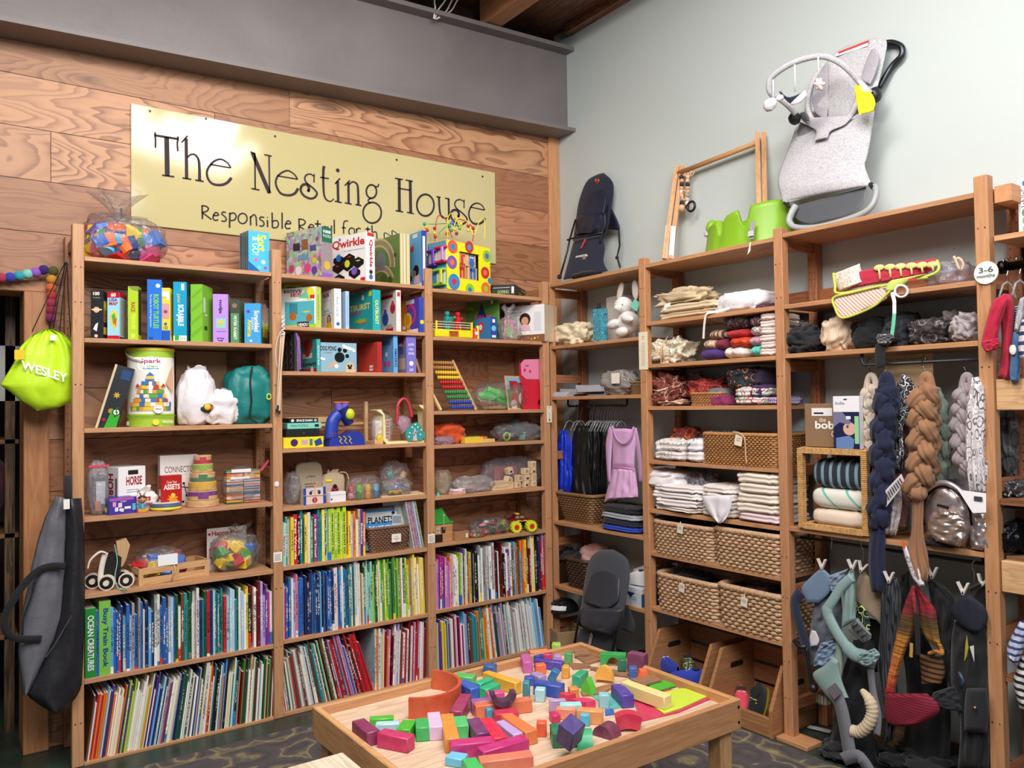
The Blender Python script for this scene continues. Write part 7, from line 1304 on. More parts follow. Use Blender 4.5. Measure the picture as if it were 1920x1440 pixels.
for k,(l,r,dd,nm)in enumerate((([(1078,798),(1072,830),(1070,870),(1068,910),(1085,950)],[(1104,798),(1108,830),(1106,870),(1110,920),(1112,960)],.12,'black garment with short sleeves, left one of the black clothes on the corner rail'),([(1098,800),(1098,840),(1096,880),(1092,920),(1100,965)],[(1124,800),(1126,840),(1124,880),(1122,920),(1114,962)],.15,'black garment hanging longest, middle of the black clothes on the corner rail'),([(1118,802),(1116,840),(1116,880),(1114,926)],[(1138,802),(1140,840),(1138,880),(1138,928)],.17,'black garment beside the pink dress on the corner rail'))):
 garment('leotard',nm,1100,dd,.82,'nylon','121215',l,r,.022,.008,6,seed=k+3,group='black clothes on the corner rail')
t,P=XT('child_dress','pale pink long-sleeved dress with gathered skirt hanging on the corner rail','dress','B',1165,870,.06,.80)
lens(t,P,'bodice','fabric','d8a8d4',[(1143,800),(1146,825),(1148,850),(1148,876)],[(1192,802),(1194,825),(1191,850),(1190,880)],lambda b:.06,.03,.003,4)
lens(t,P,'skirt','fabric','dcacd6',[(1148,874),(1144,895),(1138,920),(1133,940)],[(1191,878),(1194,900),(1197,925),(1197,934)],lambda b:.06,.045,.012,9)
lens(t,P,'sleeve','fabric','d4a4d0',[(1142,802),(1136,830),(1137,870),(1140,904)],[(1152,800),(1148,835),(1146,870),(1145,906)],lambda b:.045,.014);lens(t,P,'sleeve','fabric','d4a4d0',[(1186,802),(1192,835),(1196,870),(1198,902)],[(1194,802),(1200,830),(1205,868),(1206,905)],lambda b:.06,.014)
m=M('c894c4');m.tube(catmull([P(1148,798,.035),P(1156,822,.02),P(1170,832,.018),P(1182,822,.02),P(1188,800,.035)],6),.005,6);m.tube([P(1148,876,.028),P(1170,877,.022),P(1190,880,.03)],.004,6);m.build('neckline_trim','fabric',t,3)
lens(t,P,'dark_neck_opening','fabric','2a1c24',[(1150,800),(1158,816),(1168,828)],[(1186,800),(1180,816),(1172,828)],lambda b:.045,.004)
z=SB[0][3]
u0_,u1_=at('B',1046,980,.08)[0],at('B',1118,985,.08)[0]
basket('wicker_basket','brown rope-woven basket under the hanging clothes in the corner bay','B',(u0_+u1_)/2+.02,.15,z,u1_-u0_,.24,.17,'8a6644',rows=12,wave=.004,taper=.68)
zz=folded('B',z,1122,1190,985,.0,.2,[('folded_clothes','royal blue folded garment at the bottom of the pile under the pink dress',.03,'2040b8','fabric'),('folded_clothes','dark navy folded garment, second from the bottom under the pink dress',.035,'1a2030','fabric'),('folded_clothes','grey-banded folded garment in the middle of the pile under the pink dress',.035,'a0a4ac','fabric'),('folded_clothes','black folded garment topping the pile under the pink dress',.04,'15151a','fabric')],'folded clothes under the pink dress')
def shoe(label,side,u,d,z,L=.16,col='1f3fc0',sole='16181c',acc='e8e8e8',rot=0,h=.065,group='shoes',rx=0,ry=0,mat='fabric'):
 t=T('child_shoe',label,'shoe',side,u,d,z,rot,group);t.rotation_euler.x=rx;t.rotation_euler.y=ry;w=L*.36
 def ol(s):return w/2*(.78+.32*math.sin(PI*min(1,s*1.05))**.8-.12*(s>.85)*(s-.85)/.15)
 m=M(sole);m.grid(28,10,lambda a,b:(lambda s,sg:(L*(s-.5),ol(s)*sg*(1 if 0<s<1 else .3),.0 if b<.5 else .016))(.5+.5*math.cos(2*PI*a),math.sin(2*PI*a)/max(.35,abs(math.sin(2*PI*a)))if abs(math.sin(2*PI*a))>.01 else 0),None,True);m.build('sole','satin',t,.8)
 m=M(col)
 def up(a,b):
  s=.5+.5*math.cos(PI*a*1.0);th=PI*b;hh_=h*(1-.55*max(0,(.62-s))/.62)if s<.62 else h*(1+.05*(s-.62));ww=ol(s)*.96*(math.sin(PI*min(.999,max(.001,s)))**.25)
  return(L*(s-.5)*.98,ww*math.cos(th),.014+hh_*math.sin(th)**.6)
 m.grid(22,16,up);m.build('upper',mat,t,3)
 m=M(acc);[m.tube([(L*(-.13+.06*k),-w*.26,.014+h*(.62+.1*k)),(L*(-.10+.06*k),w*.26,.014+h*(.62+.1*k))],.0025,5)for k in range(4)];m.build('laces','fabric',t,3)
 m=M(acc);[m.add([(L*(-.02+.07*k),-w*.47,.02),(L*(.01+.07*k),-w*.47,.02),(L*(.05+.07*k),-w*.40,.02+h*.6),(L*(.02+.07*k),-w*.40,.02+h*.6)],[(0,1,2,3)])for k in range(3)];m.build('side_stripes','satin',t)
 m=M('0e0e12');m.lathe([(L*.13,0),(L*.12,.001)],14,(L*.24,0,.014+h*1.0));m.build('opening','fabric',t);return t
shoe('blue and black trainer in front, on the shelf under the pink dress','B',at('B',1180,1000,.05)[0],.06,z,.17,'1f3fc0','14151a','b8bcc4',.2,group='trainers on the corner shelf')
shoe('blue and black trainer behind its pair, against the right post of the corner bay','B',at('B',1196,980,.12)[0],.17,z,.17,'1f3fc0','14151a','b8bcc4',.25,group='trainers on the corner shelf')
z=SB[0][4]
basket('wicker_basket','very dark wicker basket on the lowest shelf of the corner bay','B',.14,.15,z,.20,.24,.17,'3a2a20',rows=11,wave=.004,taper=.85)
shoe('black shoe with white sole lying in the very dark basket','B',.10,.10,z+.13,.15,'17181c','e8e6e4','2a2a2e',.5,group='shoes in the very dark basket',ry=-.2)
clump('cloth_bag','dusty pink cloth bundle rising behind the grey bouncer','B',z+.02,1092,1142,1022,1060,.08,.16,'c89a92','fabric',12,.2,.15)
clump('dark_clothes','dark clothes heaped in the very dark basket','B',z+.10,1052,1102,1030,1060,.10,.16,'201c20','fabric',13,.4,.3)
carton('shoe_box','white and blue shoe box on the lowest shelf of the corner bay','box','B',z,.02,1174,1203,1208,1106,-.05,'L',.2,'d8dce4',[('r',0,0,1,.72,'c8d0dc'),('p',[(0,.72),(.3,.4),(.6,.72)],'2a3a5a'),('t','SHOES',.2,.3,.7,.48,'4a5a7a')],[('r',0,0,1,.72,'3a5a80')],part='shoe_box_body')
shoe('white trainer on top of the shoe box, front one','B',at('B',1192,1095,.07)[0],.08,z+.105,.14,'e8e6e6','dcdcdc','c8c8c8',.1,group='white trainers on the shoe box')
shoe('white trainer behind the other on the shoe box','B',at('B',1192,1080,.12)[0]+.01,.17,z+.115,.14,'e2e0e0','d8d8d8','c8c8c8',.15,group='white trainers on the shoe box')
t=T('wooden_crate','small weathered wooden crate with black stencilled letters on the corner floor','crate','B',.0,-.06,0,-.3)
for a in((-.11,.13,-.0,.012,0,.15),(-.11,.13,.17,.182,0,.15),(-.11,-.098,.012,.17,0,.15),(.118,.13,.012,.17,0,.15),(-.1,.12,.012,.17,.002,.012)):m=M('8a7a5c');m.box(*a,r=.002);m.build('crate_board','wood:x',t)
art(t,.24,.1,.15,[('tb','US',.1,.6,.35,.85,'2a2622'),('tb','BEANS',.05,.2,.6,.48,'2a2622')],name='stencil').location=(-.11,0,0)
t,P=XT('bike_helmet','black and white child helmet resting on the small crate in the corner','helmet','B',1057,1180,.05,.16)
m=M('17181b');m.blob((0,0,.075),(.085,.10,.075),.05,2,3,None,36,22,0,.0);m.build('shell','gloss',t,3)
m=M('d8d8da');m.grid(20,6,lambda a,b:(.088*math.cos(PI*(.15+.6*a)),-.102*math.sin(PI*(.15+.6*a))*math.cos(.25+.35*b),.075+.078*math.sin(.25+.35*b)));m.build('white_band','gloss',t,3)
m=M('0a0a0c');[m.blob((.05*math.cos(a),-.07*math.sin(a),.13),(.018,.03,.012),0,1,1,None,12,8)for a in(.6,1.5,2.4)];m.build('vents','matte',t,3)
t,P=XT('baby_bouncer','charcoal grey baby bouncer with orange logo standing on the floor before the corner bay','baby bouncer','B',1130,1200,-.10,.0)
dd_=lambda b:-.02-.10*b
lens(t,P,'seat_back','fabric','3e4048',[(1125,1031),(1108,1045),(1098,1080),(1093,1110),(1090,1132),(1089,1145)],[(1150,1030),(1176,1048),(1181,1075),(1178,1105),(1172,1135),(1168,1160)],dd_,.035)
lens(t,P,'inner_back','nylon','33353d',[(1130,1066),(1112,1075),(1102,1100),(1096,1125),(1115,1135)],[(1140,1066),(1160,1078),(1162,1100),(1158,1128),(1135,1145)],lambda b:-.055-.10*b,.02)
lens(t,P,'seat_pouch','nylon','3a3c44',[(1092,1140),(1088,1155),(1090,1172),(1105,1180)],[(1170,1140),(1166,1160),(1158,1180),(1145,1192)],lambda b:-.14,.05,.004,3)
lens(t,P,'lower_panel','fabric','3c3e46',[(1088,1178),(1082,1195),(1076,1215),(1078,1225)],[(1150,1188),(1152,1205),(1156,1220),(1158,1228)],lambda b:-.10,.015)
m=M('15161a');m.tube([P(1093,1120,-.06),P(1084,1165,-.10),P(1076,1215,-.12)],.007,8);m.tube([P(1168,1130,-.06),P(1156,1180,-.12),P(1148,1222,-.14)],.007,8);m.build('steel_frame','satin',t,3)
lens(t,P,'side_flap','fabric','34363e',[(1172,1135),(1170,1160),(1164,1180)],[(1178,1135),(1190,1170),(1188,1188)],lambda b:.0,.012)
m=M('e8703c')
for(x,y)in((1142,1041),(1147,1041)):m.box(*[v for k,c_ in enumerate(P(x,y,-.062))for v in(c_-(.005,.002,.007)[k],c_+(.005,.002,.007)[k])])
m.box(*[v for k,c_ in enumerate(P(1145,1048,-.064))for v in(c_-(.012,.002,.003)[k],c_+(.012,.002,.003)[k])]);m.build('logo','matte',t)
m=M('b8785a');m.ribbon([P(1110,1188,-.125),P(1106,1205,-.125),P(1103,1222,-.125)],.02,.002);m.build('pattern_label','print:120:.5',t)
shoe('magenta and black shoe nearest the post under the corner bay','B',at('B',1192,1205,.02)[0],.04,.01,.17,'c02a8a','1a1a20','e8e8ec',.4,group='magenta shoes on the floor');shoe('magenta and black shoe behind, beside the charcoal bouncer','B',at('B',1175,1195,.1)[0],.16,.01,.17,'b02a80','1a1a20','e8e8ec',.8,group='magenta shoes on the floor')
# middle bay of the pale wall
z=SB[4][0]
t,P=XT('baby_gym','wooden baby play gym frame with crossbar and hanging bead strings, leaning on the wall','play gym','B',1340,470,.2,z)
for nm,(xa,ya,da),(xb_,yb_,db),c in(('left_leg',(1270,312,.27),(1246,486,.10),'d2a070'),('left_leg',(1279,312,.28),(1258,486,.14),'c8966a'),('right_leg',(1420,250,.27),(1425,455,.12),'d2a070'),('right_leg',(1432,250,.28),(1436,452,.16),'c8966a')):
 m=M(c);m.tube([P(xa,ya,da),P(xb_,yb_,db)],.019,4,ell=(1,.7));m.build(nm,'wood:z',t)
for xa,xb_ in((1254,1246),(1263,1258)):m=M('e4e4e6');m.tube([P(xa,425,.16),P(xb_+.5,486,.105 if xa<1260 else .145)],.0205,4,ell=(1,.75));m.build('white_leg_end','satin',t)
m=M('c88e58');m.tube([P(1272,325,.26),P(1424,266,.26)],.013,12);m.build('crossbar','wood:x',t,3)
rr_=random.Random(2)
for k,px in enumerate((1279,1290)):
 m=M('d8b088');m.tube([P(px,324+0*k,.26)+Vector((.022*math.cos(a),0,.022*math.sin(a)))for a in[q*PI/9 for q in range(18)]],.0035,6,True);m.tube([P(px+5,322,.26)+Vector((.022*math.cos(a),.004,.022*math.sin(a)))for a in[q*PI/9 for q in range(18)]],.0035,6,True);rg=m.build('hanging_ring','satin',t,3)
 for q in range(9):m=M(rr_.choice(('1c1c2c','e8e4e0','c89a78','8a9098','d8b088','1c1c2c')));m.ball(P(px-1+rr_.uniform(-.6,.6),332+7*q,.245),.0125,None,10,8);m.build('bead','satin',rg,3)
m=M('1c1c20');m.tube([P(1296,387,.24)+Vector((.026*math.cos(a),0,.026*math.sin(a)))for a in[q*PI/9 for q in range(18)]],.007,8,True);m.build('black_ring','satin',t,3)
m=M('d0a880');m.tube([P(1283,366,.24)+Vector((.016*math.cos(a),0,.026*math.sin(a)))for a in[q*PI/9 for q in range(18)]],.006,8,True);m.ball(P(1278,390,.24),.02,None,12,8);m.build('wooden_ring','satin',t,3)
t,P=XT('floor_seat','lime green moulded foam baby seat with buckled strap, on the top shelf','baby seat','B',1400,455,.16,z)
c0=P(1397,458,.15);ua_,ub_=P(1330,458,.15),P(1474,440,.15);RX=(ub_.x-ua_.x)/2;RY=.125;cx_=(ua_.x+ub_.x)/2
def seat(a,b):
 an=2*PI*a;c,s=math.cos(an),math.sin(an)
 front=max(0,-s);leg=(math.exp(-((c+.30)/.11)**4)+math.exp(-((c-.34)/.11)**4))*min(1,front*1.6)
 H0=.160+.035*c+.02*max(0,s)-.085*leg
 if b<.6:q=b/.6;fl=1+.12*(1-q)**2;return(cx_+RX*c*fl*(.96+.04*q),RY*s*fl,H0*q)
 q=(b-.6)/.4;ri=1-.30*min(1,q*2.2);return(cx_+RX*c*ri*.98,RY*s*ri,H0+.012*math.sin(PI*min(1,q*2))-(H0-.05)*max(0,(q-.35)/.65))
m=M('7fae22');m.grid(90,34,seat,None,True);m.build('seat_shell','satin',t,3)
m=M('6f9c1e');m.blob((cx_,0,.045),(RX*.66,RY*.66,.02),0,1,1,None,24,10);m.build('seat_floor','satin',t,3)
m=M('7fae22');m.blob((cx_-RX*.78,-.04,.13),(.03,.04,.05),.0,1,1,None,20,14);m.build('front_horn','satin',t,3)
m=M('9a9c9e');m.ribbon([P(1406,414,.0)+Vector((0,.022,0)),P(1407,430,.0)+Vector((0,.012,0)),P(1408,448,.0)+Vector((0,.004,0))],.026,.003);m.build('strap','fabric',t)
m=M('c8cacc');m.box(*[v for k,c_ in enumerate(P(1408,438,.0))for v in(c_-(.014,.004,.012)[k],c_+(.014,.004,.012)[k])]);m.blob(P(1328,438,.10),(.028,.02,.02),.2,3,2,None,14,10,.2);m.build('buckle','satin',t)
m=M('efe9e6');m.add([P(1406,455,-.01),P(1408,453,-.01),P(1407,470,-.02),P(1401,478,-.02)],[(0,1,2,3)]);m.build('paper_tag','matte',t)
z=SB[4][1]
folded('B',z,1226,1345,590,.03,.24,[('folded_cloth','natural canvas cloth at the bottom of the canvas pile',.035,'cdb693','fabric'),('folded_cloth','natural canvas cloth in the middle of the canvas pile',.04,'d6c2a0','fabric')],'folded canvas on the second shelf',.14)
t,u,w,h=clump('folded_cloth','loosely rolled canvas cloth on top of the canvas pile with a white label','B',z+.072,1232,1340,541,570,.05,.18,'cfb996','fabric',17,.3,.35,.7,part='cloth',lean=.2)
m=M('ece8e8');m.add([(-.06,-.1,-.02),(-.005,-.1,-.01),(-.01,-.1,.022),(-.05,-.1,.012)],[(0,1,2,3)]);m.build('label','matte',t)
t,u,w,h=clump('pillow_bag','puffy white cotton pillow in a drawstring cover','B',z,1362,1452,547,570,.03,.24,'e6e2e8','fabric',18,.1,.08,.6,part='cover')
t2,P=XT('drawstring','white drawstring hanging over the second shelf edge from the pillow cover','cord','B',1320,610,-.01,z-.1)
m=M('e4dcd8');m.ribbon(catmull([P(1368,578,.03),P(1345,584,.005),P(1326,588,-.006),P(1321,605,-.008),P(1319,635,-.008)],6),.012,.002,None,(0,-1,.2));m.build('cord_ribbon','fabric',t2)
z=SB[4][2]
t,u,w,h=clump('cloth_bundle','cream floral cloth bundle tied with string, left end of the third shelf','B',z,1228,1300,632,660,.02,.2,'e6d8c2','floral:7aa8a0:c8a078:28',21,.3,.4,.7,part='bundle')
m=M('c8a078');m.tube([(w*.1,-.11,0),(w*.12,-.115,h*.5),(w*.05,-.05,h*1.0)],.003,6);m.build('string','matte',t)
rolls=[(1303,1347,.030,'purple rolled cloth at the lower left','4a2a7a','fabric',0),(1345,1392,.028,'white patterned rolled cloth at the bottom','e0d8d4','floral:b8a098:d8c8b8:30',0),(1400,1424,.028,'aqua rolled cloth at the bottom','5cc8b8','fabric',0),(1311,1338,.028,'beige printed rolled cloth above the purple one','c8a890','floral:8a6a50:e0c8b0:40',1),(1334,1356,.026,'burgundy rolled cloth in the second layer','7a1f3a','fabric',1),(1358,1398,.028,'orange-red rolled cloth in the second layer','c83c20','floral:d85a30:a82c18:30',1),(1398,1424,.026,'dusty rose rolled cloth above the aqua one','c090a0','fabric',1),(1322,1350,.026,'striped tan rolled cloth in the third layer','b89878','stripe:4a3a3a:60:x:.4',2),(1352,1397,.022,'bright red folded cloth in the third layer','b81f28','fabric',2),(1399,1426,.026,'white cloth with red and green dots','e0d4d0','floral:b83040:2a8070:34',2),(1345,1400,.04,'dark brown paisley rolled cloth in the fourth layer','4a3a3c','floral:a89a98:2a2024:60',3),(1400,1424,.03,'mauve dark print rolled cloth in the fourth layer','7a5a66','floral:d8c0c8:3a2a34:40',3),(1316,1376,.04,'cream and slate paisley rolled cloth, topmost left','b8b09c','floral:3a4c5c:d0c8b0:26',4),(1402,1452,.03,'dark wine print rolled cloth, topmost right','4a1f34','floral:8a4a60:2a1020:40',4)]
lz={}
for k,(x0,x1,rh,lab,c,mt,lv)in enumerate(rolls):
 ua,ub=at('B',x0,660,.03)[0],at('B',x1,660,.03)[0];w=(ub-ua)/2;zz=z+[0,.052,.103,.148,.20][lv]*.93
 m=M(c);sd=k;m.grid(34,22,lambda a,b:((w*math.copysign(abs(math.cos(PI*(b-.5)*1.0))**.0001,1)*(2*b-1)*1.0,(.085+.01*noise.noise(Vector((a*5,b*5,sd))))*math.cos(2*PI*a)*min(1,(4*min(b,1-b)+.02))**.35,rh*1.12+rh*1.08*math.sin(2*PI*a)*min(1,(4*min(b,1-b)+.02))**.35*(1+.1*noise.noise(Vector((a*4,b*6,sd)))))),None,True)
 one(m,'rolled_cloth',mt,lab+' of the third-shelf cloth stack','cloth','B',(ua+ub)/2,.04+.085,zz+.002,0,'rolled cloths on the third shelf',3)
folded('B',z,1420,1456,660,.02,.2,[('folded_cloth',['bottom','second','third','fourth','fifth','top'][k]+' white cloth of the string-tied stack beside the post',.033,jit('ead6cf',.03,rnd),'fabric')for k in range(6)],'white tied cloth stack',.08)
z=SB[4][3]
t,u,w,h=clump('cloth_bundle','burgundy and cream bundle tied with string, left end of the fourth shelf','B',z,1236,1292,700,735,.02,.2,'6e2f2a','floral:8a4a3a:c89a80:24',24,.35,.4,.7,part='bundle')
m=M('d8b09a');m.blob((w*.1,-.0,.02),(w*1.05,.1,.022),.25,3,4,None,40,18,.3);m.build('pink_lining','fabric',t,3);m=M('e2cdb8');m.tube([(-w*.5,-.1,h*.5),(0,-.115,h*.45),(w*.5,-.1,h*.55)],.003,6);m.build('string','matte',t,3)
u0_,u1_=at('B',1291,757,.02)[0],at('B',1347,757,.02)[0]
basket('wicker_basket','small light woven tray basket on the fourth shelf','B',(u0_+u1_)/2,.11,z,u1_-u0_,.17,at('B',1320,738,.02)[1]-z,'c08a58',rows=7,wave=.003)
clump('cloth_bundle','red speckled cloth heaped over the small woven basket','B',z+.02,1290,1358,708,730,.05,.18,'8a2424','floral:c85a40:5a1418:60',25,.3,.3,.8,lean=.25)
clump('cloth_bundle','grey-beige cloth behind the red speckled one','B',z,1290,1325,698,720,.16,.12,'a09284','fabric',26,.3,.3)
clump('cloth_bundle','plum folded cloth to the right of the small woven basket','B',z,1345,1378,740,750,.02,.15,'8a2a5a','fabric',27,.1,.08,.5)
clump('cloth_bundle','slate folded cloth above the plum one','B',z+.03,1335,1376,728,735,.05,.15,'6a7078','fabric',28,.1,.1,.5)
folded('B',z,1370,1432,750,.0,.22,[('folded_cloth','white cloth with red and green flowers, lower one on the fourth shelf',.036,'e0d0cc','floral:b84058:3a8a6a:22'),('folded_cloth','white cloth with flowers, upper one under the black floral bag',.042,'e2d2ce','floral:c8485c:3a9a7a:20')],'flowered white cloths',.1)
clump('cloth_bundle','black floral cloth bundle on the white flowered cloths','B',z+.076,1378,1436,688,712,.03,.2,'15181f','floral:b86a4a:2a3a4a:26',29,.15,.12,.6)
clump('cloth_bundle','dark purple pillow lying beside the post, fourth shelf','B',z+.035,1428,1458,722,735,.0,.22,'3c1f52','fabric',30,.1,.08,.55)
clump('cloth_bundle','deep purple cloth topmost beside the post, fourth shelf','B',z+.085,1434,1458,690,705,.05,.2,'2c1838','fabric',31,.1,.08,.6)
folded('B',z,1434,1458,755,-.002,.2,[('folded_cloth','lilac striped cloth at the bottom beside the post, fourth shelf',.03,'b8a8c8','stripe:5a3a80:110:x:.4')],'lilac cloth',.05)
z=SB[4][4]
folded('B',z,1222,1280,855,.0,.22,[('folded_cloth','white printed cloth at the lower left of the fifth shelf',.045,'e4dcd8','floral:9a9490:d8d0cc:30'),('folded_cloth','white printed cloth on top, left of the fifth shelf',.055,'e8e0dc','floral:a8a4a0:dcd4d0:30')],'white printed cloths',.2)
folded('B',z,1282,1316,855,-.0,.2,[('folded_cloth','white cloth with pink edge beside the wide wicker basket',.05,'ece4e2','fabric'),('folded_cloth','white cloth with grey dots beside the wide wicker basket',.055,'e4e2e6','floral:5a6078:e4e2e6:14')],'white cloths by the wide basket',.12)
clump('cloth_bundle','red leaf-print cloth bundle behind the white cloths','B',z+.06,1264,1312,800,822,.10,.15,'8a2422','floral:c86a30:2a5a3a:22',33,.3,.25)
u0_,u1_=at('B',1314,873,.0)[0],1.588
tb_=basket('wicker_basket','wide honey-coloured wicker basket with a paper tag on the fifth shelf','B',(u0_+u1_)/2,.13,z,u1_-u0_,.25,at('B',1380,815,.0)[1]-z,'bf8a55',rows=15,wave=.0055,taper=.97,rim=1.5)
inv_=(Matrix.Translation(tb_.location)@Matrix.Rotation(SROT['B'],4,'Z')).inverted();PB_=lambda x,y,d:inv_@hit(x,y,0,d)
tagcard(tb_,PB_,1386,816,-.012,.042,.05,'e9dcc4',.2);m=M('d8b890');m.tube(catmull([PB_(1374,810,-.01),PB_(1386,812,-.018),PB_(1396,822,-.018),PB_(1398,850,-.012),PB_(1400,870,-.01)],5),.003,6);m.build('raffia_tie','matte',tb_,3)
clump('cloth_bundle','dark printed cloth inside the wide wicker basket','B',z+.10,1322,1400,806,820,.06,.16,'4a3a34','floral:8a8a80:2a3a34:30',34,.2,.2)
z=SB[4][5]
PL=[('muslin_cloth','bottom muslin of the big white heap, brown patch showing',.028,'e0d6cc','fabric')]+[('muslin_cloth',f"{n_ord(k+1)} layer up of the big white muslin heap",.036,jit('ece4e2',.03,rnd),'fabric')for k in range(3)]
zz=folded('B',z,1220,1312,935,-.01,.27,PL,'muslins, left heap',.2)
clump('muslin_cloth','crumpled white ribbed muslin thrown on top of the left heap','B',zz-.02,1224,1304,880,915,.0,.25,'e8e2e4','stripe:d4ccd2:120:x:.25',43,.1,.16,.6)
clump('muslin_cloth','grey-edged muslin folded between the left heap and the middle one','B',zz-.03,1296,1345,885,912,.05,.2,'9a96a0','stripe:6a6674:70:x:.4',42,.3,.4)
zz=folded('B',z,1308,1372,935,.0,.25,[('muslin_cloth',f"{['lowest', 'second', 'third', 'topmost'][k]} cream muslin of the middle heap",.038,jit('e4dad4',.03,rnd),'fabric')for k in range(4)],'muslins, middle heap',.14)
t,P=XT('muslin_cloth','white checked muslin corner hanging over the shelf edge','cloth','B',1345,950,-.02,z-.08)
lens(t,P,'cloth','stripe:d0c8d4:80:xz:.2','e8e2e8',[(1316,930),(1322,950),(1334,968),(1346,981)],[(1372,928),(1371,950),(1362,972),(1350,982)],lambda b:-.02,.012,.006,4)
zz=folded('B',z,1374,1462,940,-.005,.26,[('muslin_cloth','pink-edged muslin at the bottom of the right heap',.04,'e4ccd2','fabric')]+[('muslin_cloth',f"{['second', 'third', 'fourth', 'topmost'][k]} cream cotton cloth of the right heap",.046,jit('e8dccd',.03,rnd),'fabric')for k in range(4)],'cotton cloths, right heap',.08)
def seabasket(label,z,px0,px1,pyt,seed,clothes,tagpx=None):
 u0_,u1_=at('B',px0,pyt+60,.0)[0],at('B',px1,pyt+60,.0)[0];h=at('B',(px0+px1)/2,pyt,.0)[1]-z
 tb_=basket('seagrass_basket',label,'B',(u0_+u1_)/2,.14,z,u1_-u0_,.27,h,'cfa985',rows=11,wave=.0055,taper=.975,rim=1.35,amp=1.0)
 inv_=(Matrix.Translation(tb_.location)@Matrix.Rotation(SROT['B'],4,'Z')).inverted();PB_=lambda x,y,d:inv_@hit(x,y,0,d)
 if tagpx:tagcard(tb_,PB_,tagpx[0],tagpx[1],-.014,.036,.044,'e4dccb',.15);m=M('d8c4a4');m.tube([PB_(tagpx[0],tagpx[1]-6,-.01),PB_(tagpx[0],tagpx[1]+2,-.016)],.002,5);m.build('tag_string','matte',tb_)
 for k,(x0,x1,py,col,mt,lab)in enumerate(clothes):clump('dark_clothes',lab,'B',z+h*.55,x0,x1,py,pyt+5,.05+.01*k,.17,col,mt,seed+k,.35,.3)
seabasket('seagrass basket, upper left of the four, tag at its rim',SB[4][6],1223,1334,986,50,[(1230,1300,966,'241c20','fabric','dark maroon clothes in the upper left seagrass basket'),(1285,1332,975,'3a3434','fabric','grey brown clothes in the upper left seagrass basket'),(1226,1250,974,'a8623c','fabric','tan leather scrap in the upper left seagrass basket')],(1276,984))
seabasket('seagrass basket, upper right of the four, camouflage cloth on top',SB[4][6],1338,1463,1000,54,[(1345,1405,975,'2a2426','fabric','dark clothes in the upper right seagrass basket'),(1405,1460,978,'2c3a34','floral:5a6a50:1a1c1a:30','camouflage cloth in the upper right seagrass basket')])
seabasket('seagrass basket, lower left of the four, square tag at its rim',SB[4][7],1229,1343,1088,58,[(1232,1262,1062,'6a605c','fabric','taupe clothes in the lower left seagrass basket'),(1265,1336,1068,'1a181c','fabric','black clothes in the lower left seagrass basket')],(1279,1094))
seabasket('seagrass basket, lower right of the four, tag on raffia',SB[4][7],1345,1468,1110,62,[(1352,1410,1092,'2a2024','fabric','dark clothes in the lower right seagrass basket'),(1410,1462,1098,'4a3634','fabric','brown clothes in the lower right seagrass basket')],(1396,1120))
def crate(label,u0,u1,d0):  # board colours are darkened to carry the shade the crates stand in
 t=T('wooden_crate',label,'crate','B',u0,d0,0);w=u1-u0;D=.33;H=.30
 for x,nm in((0,'side_panel'),(w-.018,'side_panel')):
  P_=[(0,0),(D,0),(D,H),(.09,H),(0,.12)];m=M('a06f48');m.prism(P_,x,x+.018,'yz');o=m.build(nm,'wood:y',t)
  m=M('16100c');m.prism([(.14,.205),(.15,.195),(.23,.195),(.24,.205),(.23,.222),(.15,.222)],x-.0008,x+.0188,'yz');m.build('hand_hole','matte',o)
 m=M('9a6a45');m.box(.018,w-.018,0,.018,0,.085,r=.002);m.build('front_board','wood:x',t);m=M('9a6a44');m.box(.018,w-.018,.018,D-.018,.0,.012);m.build('crate_floor','wood:x',t)
 for k in range(3):m=M(jit('a06a44',.06,rnd));m.box(.018,w-.018,D-.014,D,.01+.1*k,.095+.1*k,r=.002);m.build('back_slat','wood:x',t)
crate('slope-sided wooden crate with blue shoes, left one of two on the floor',.80,1.165,-.05);crate('slope-sided wooden crate with a red and a black shoe, right one of two on the floor',1.215,1.575,-.055)
def cshoe(label,px,py,d,*a,**k):u_,z_=at('B',px,py,d);shoe(label,'B',u_,d,max(.016,z_),*a,**k)
G1,G2='shoes in the left crate','shoes in the right crate'
cshoe('blue football shoe with three white stripes in the left crate',1254,1262,.06,.19,'22349a','2a2c34','eef0f4',2.9,.07,G1,ry=.15);cshoe('camouflage shoe in the left crate',1292,1262,.13,.18,'4a5044','22242a','c8cc9a',2.5,.06,G1,mat='floral:c8cc8a:1c2020:40')
cshoe('blue and white shoe at the front of the left crate',1290,1283,.04,.18,'2a40b0','e8e8ee','e8e8f0',.5,.07,G1);cshoe('plain blue shoe under the striped one in the left crate',1250,1285,.07,.19,'2238a0','1c2440','8a90b0',2.4,.07,G1)
cshoe('coral red shoe with white sole in the right crate',1392,1338,.08,.2,'e0465a','eeeaea','f0d8dc',2.3,.075,G2);cshoe('black and neon yellow football shoe standing on its toe in the right crate',1424,1325,.07,.19,'17181c','c8e02c','c8e02c',1.7,.06,G2,ry=-1.0)
m=M('c48e62');m.box(-.055,.10,-.035,.075,0,.018,r=.002);one(m,'foot_block','wood:x','square plywood offcut under the front post on the floor','wood block','B',1.64,-.01,0)
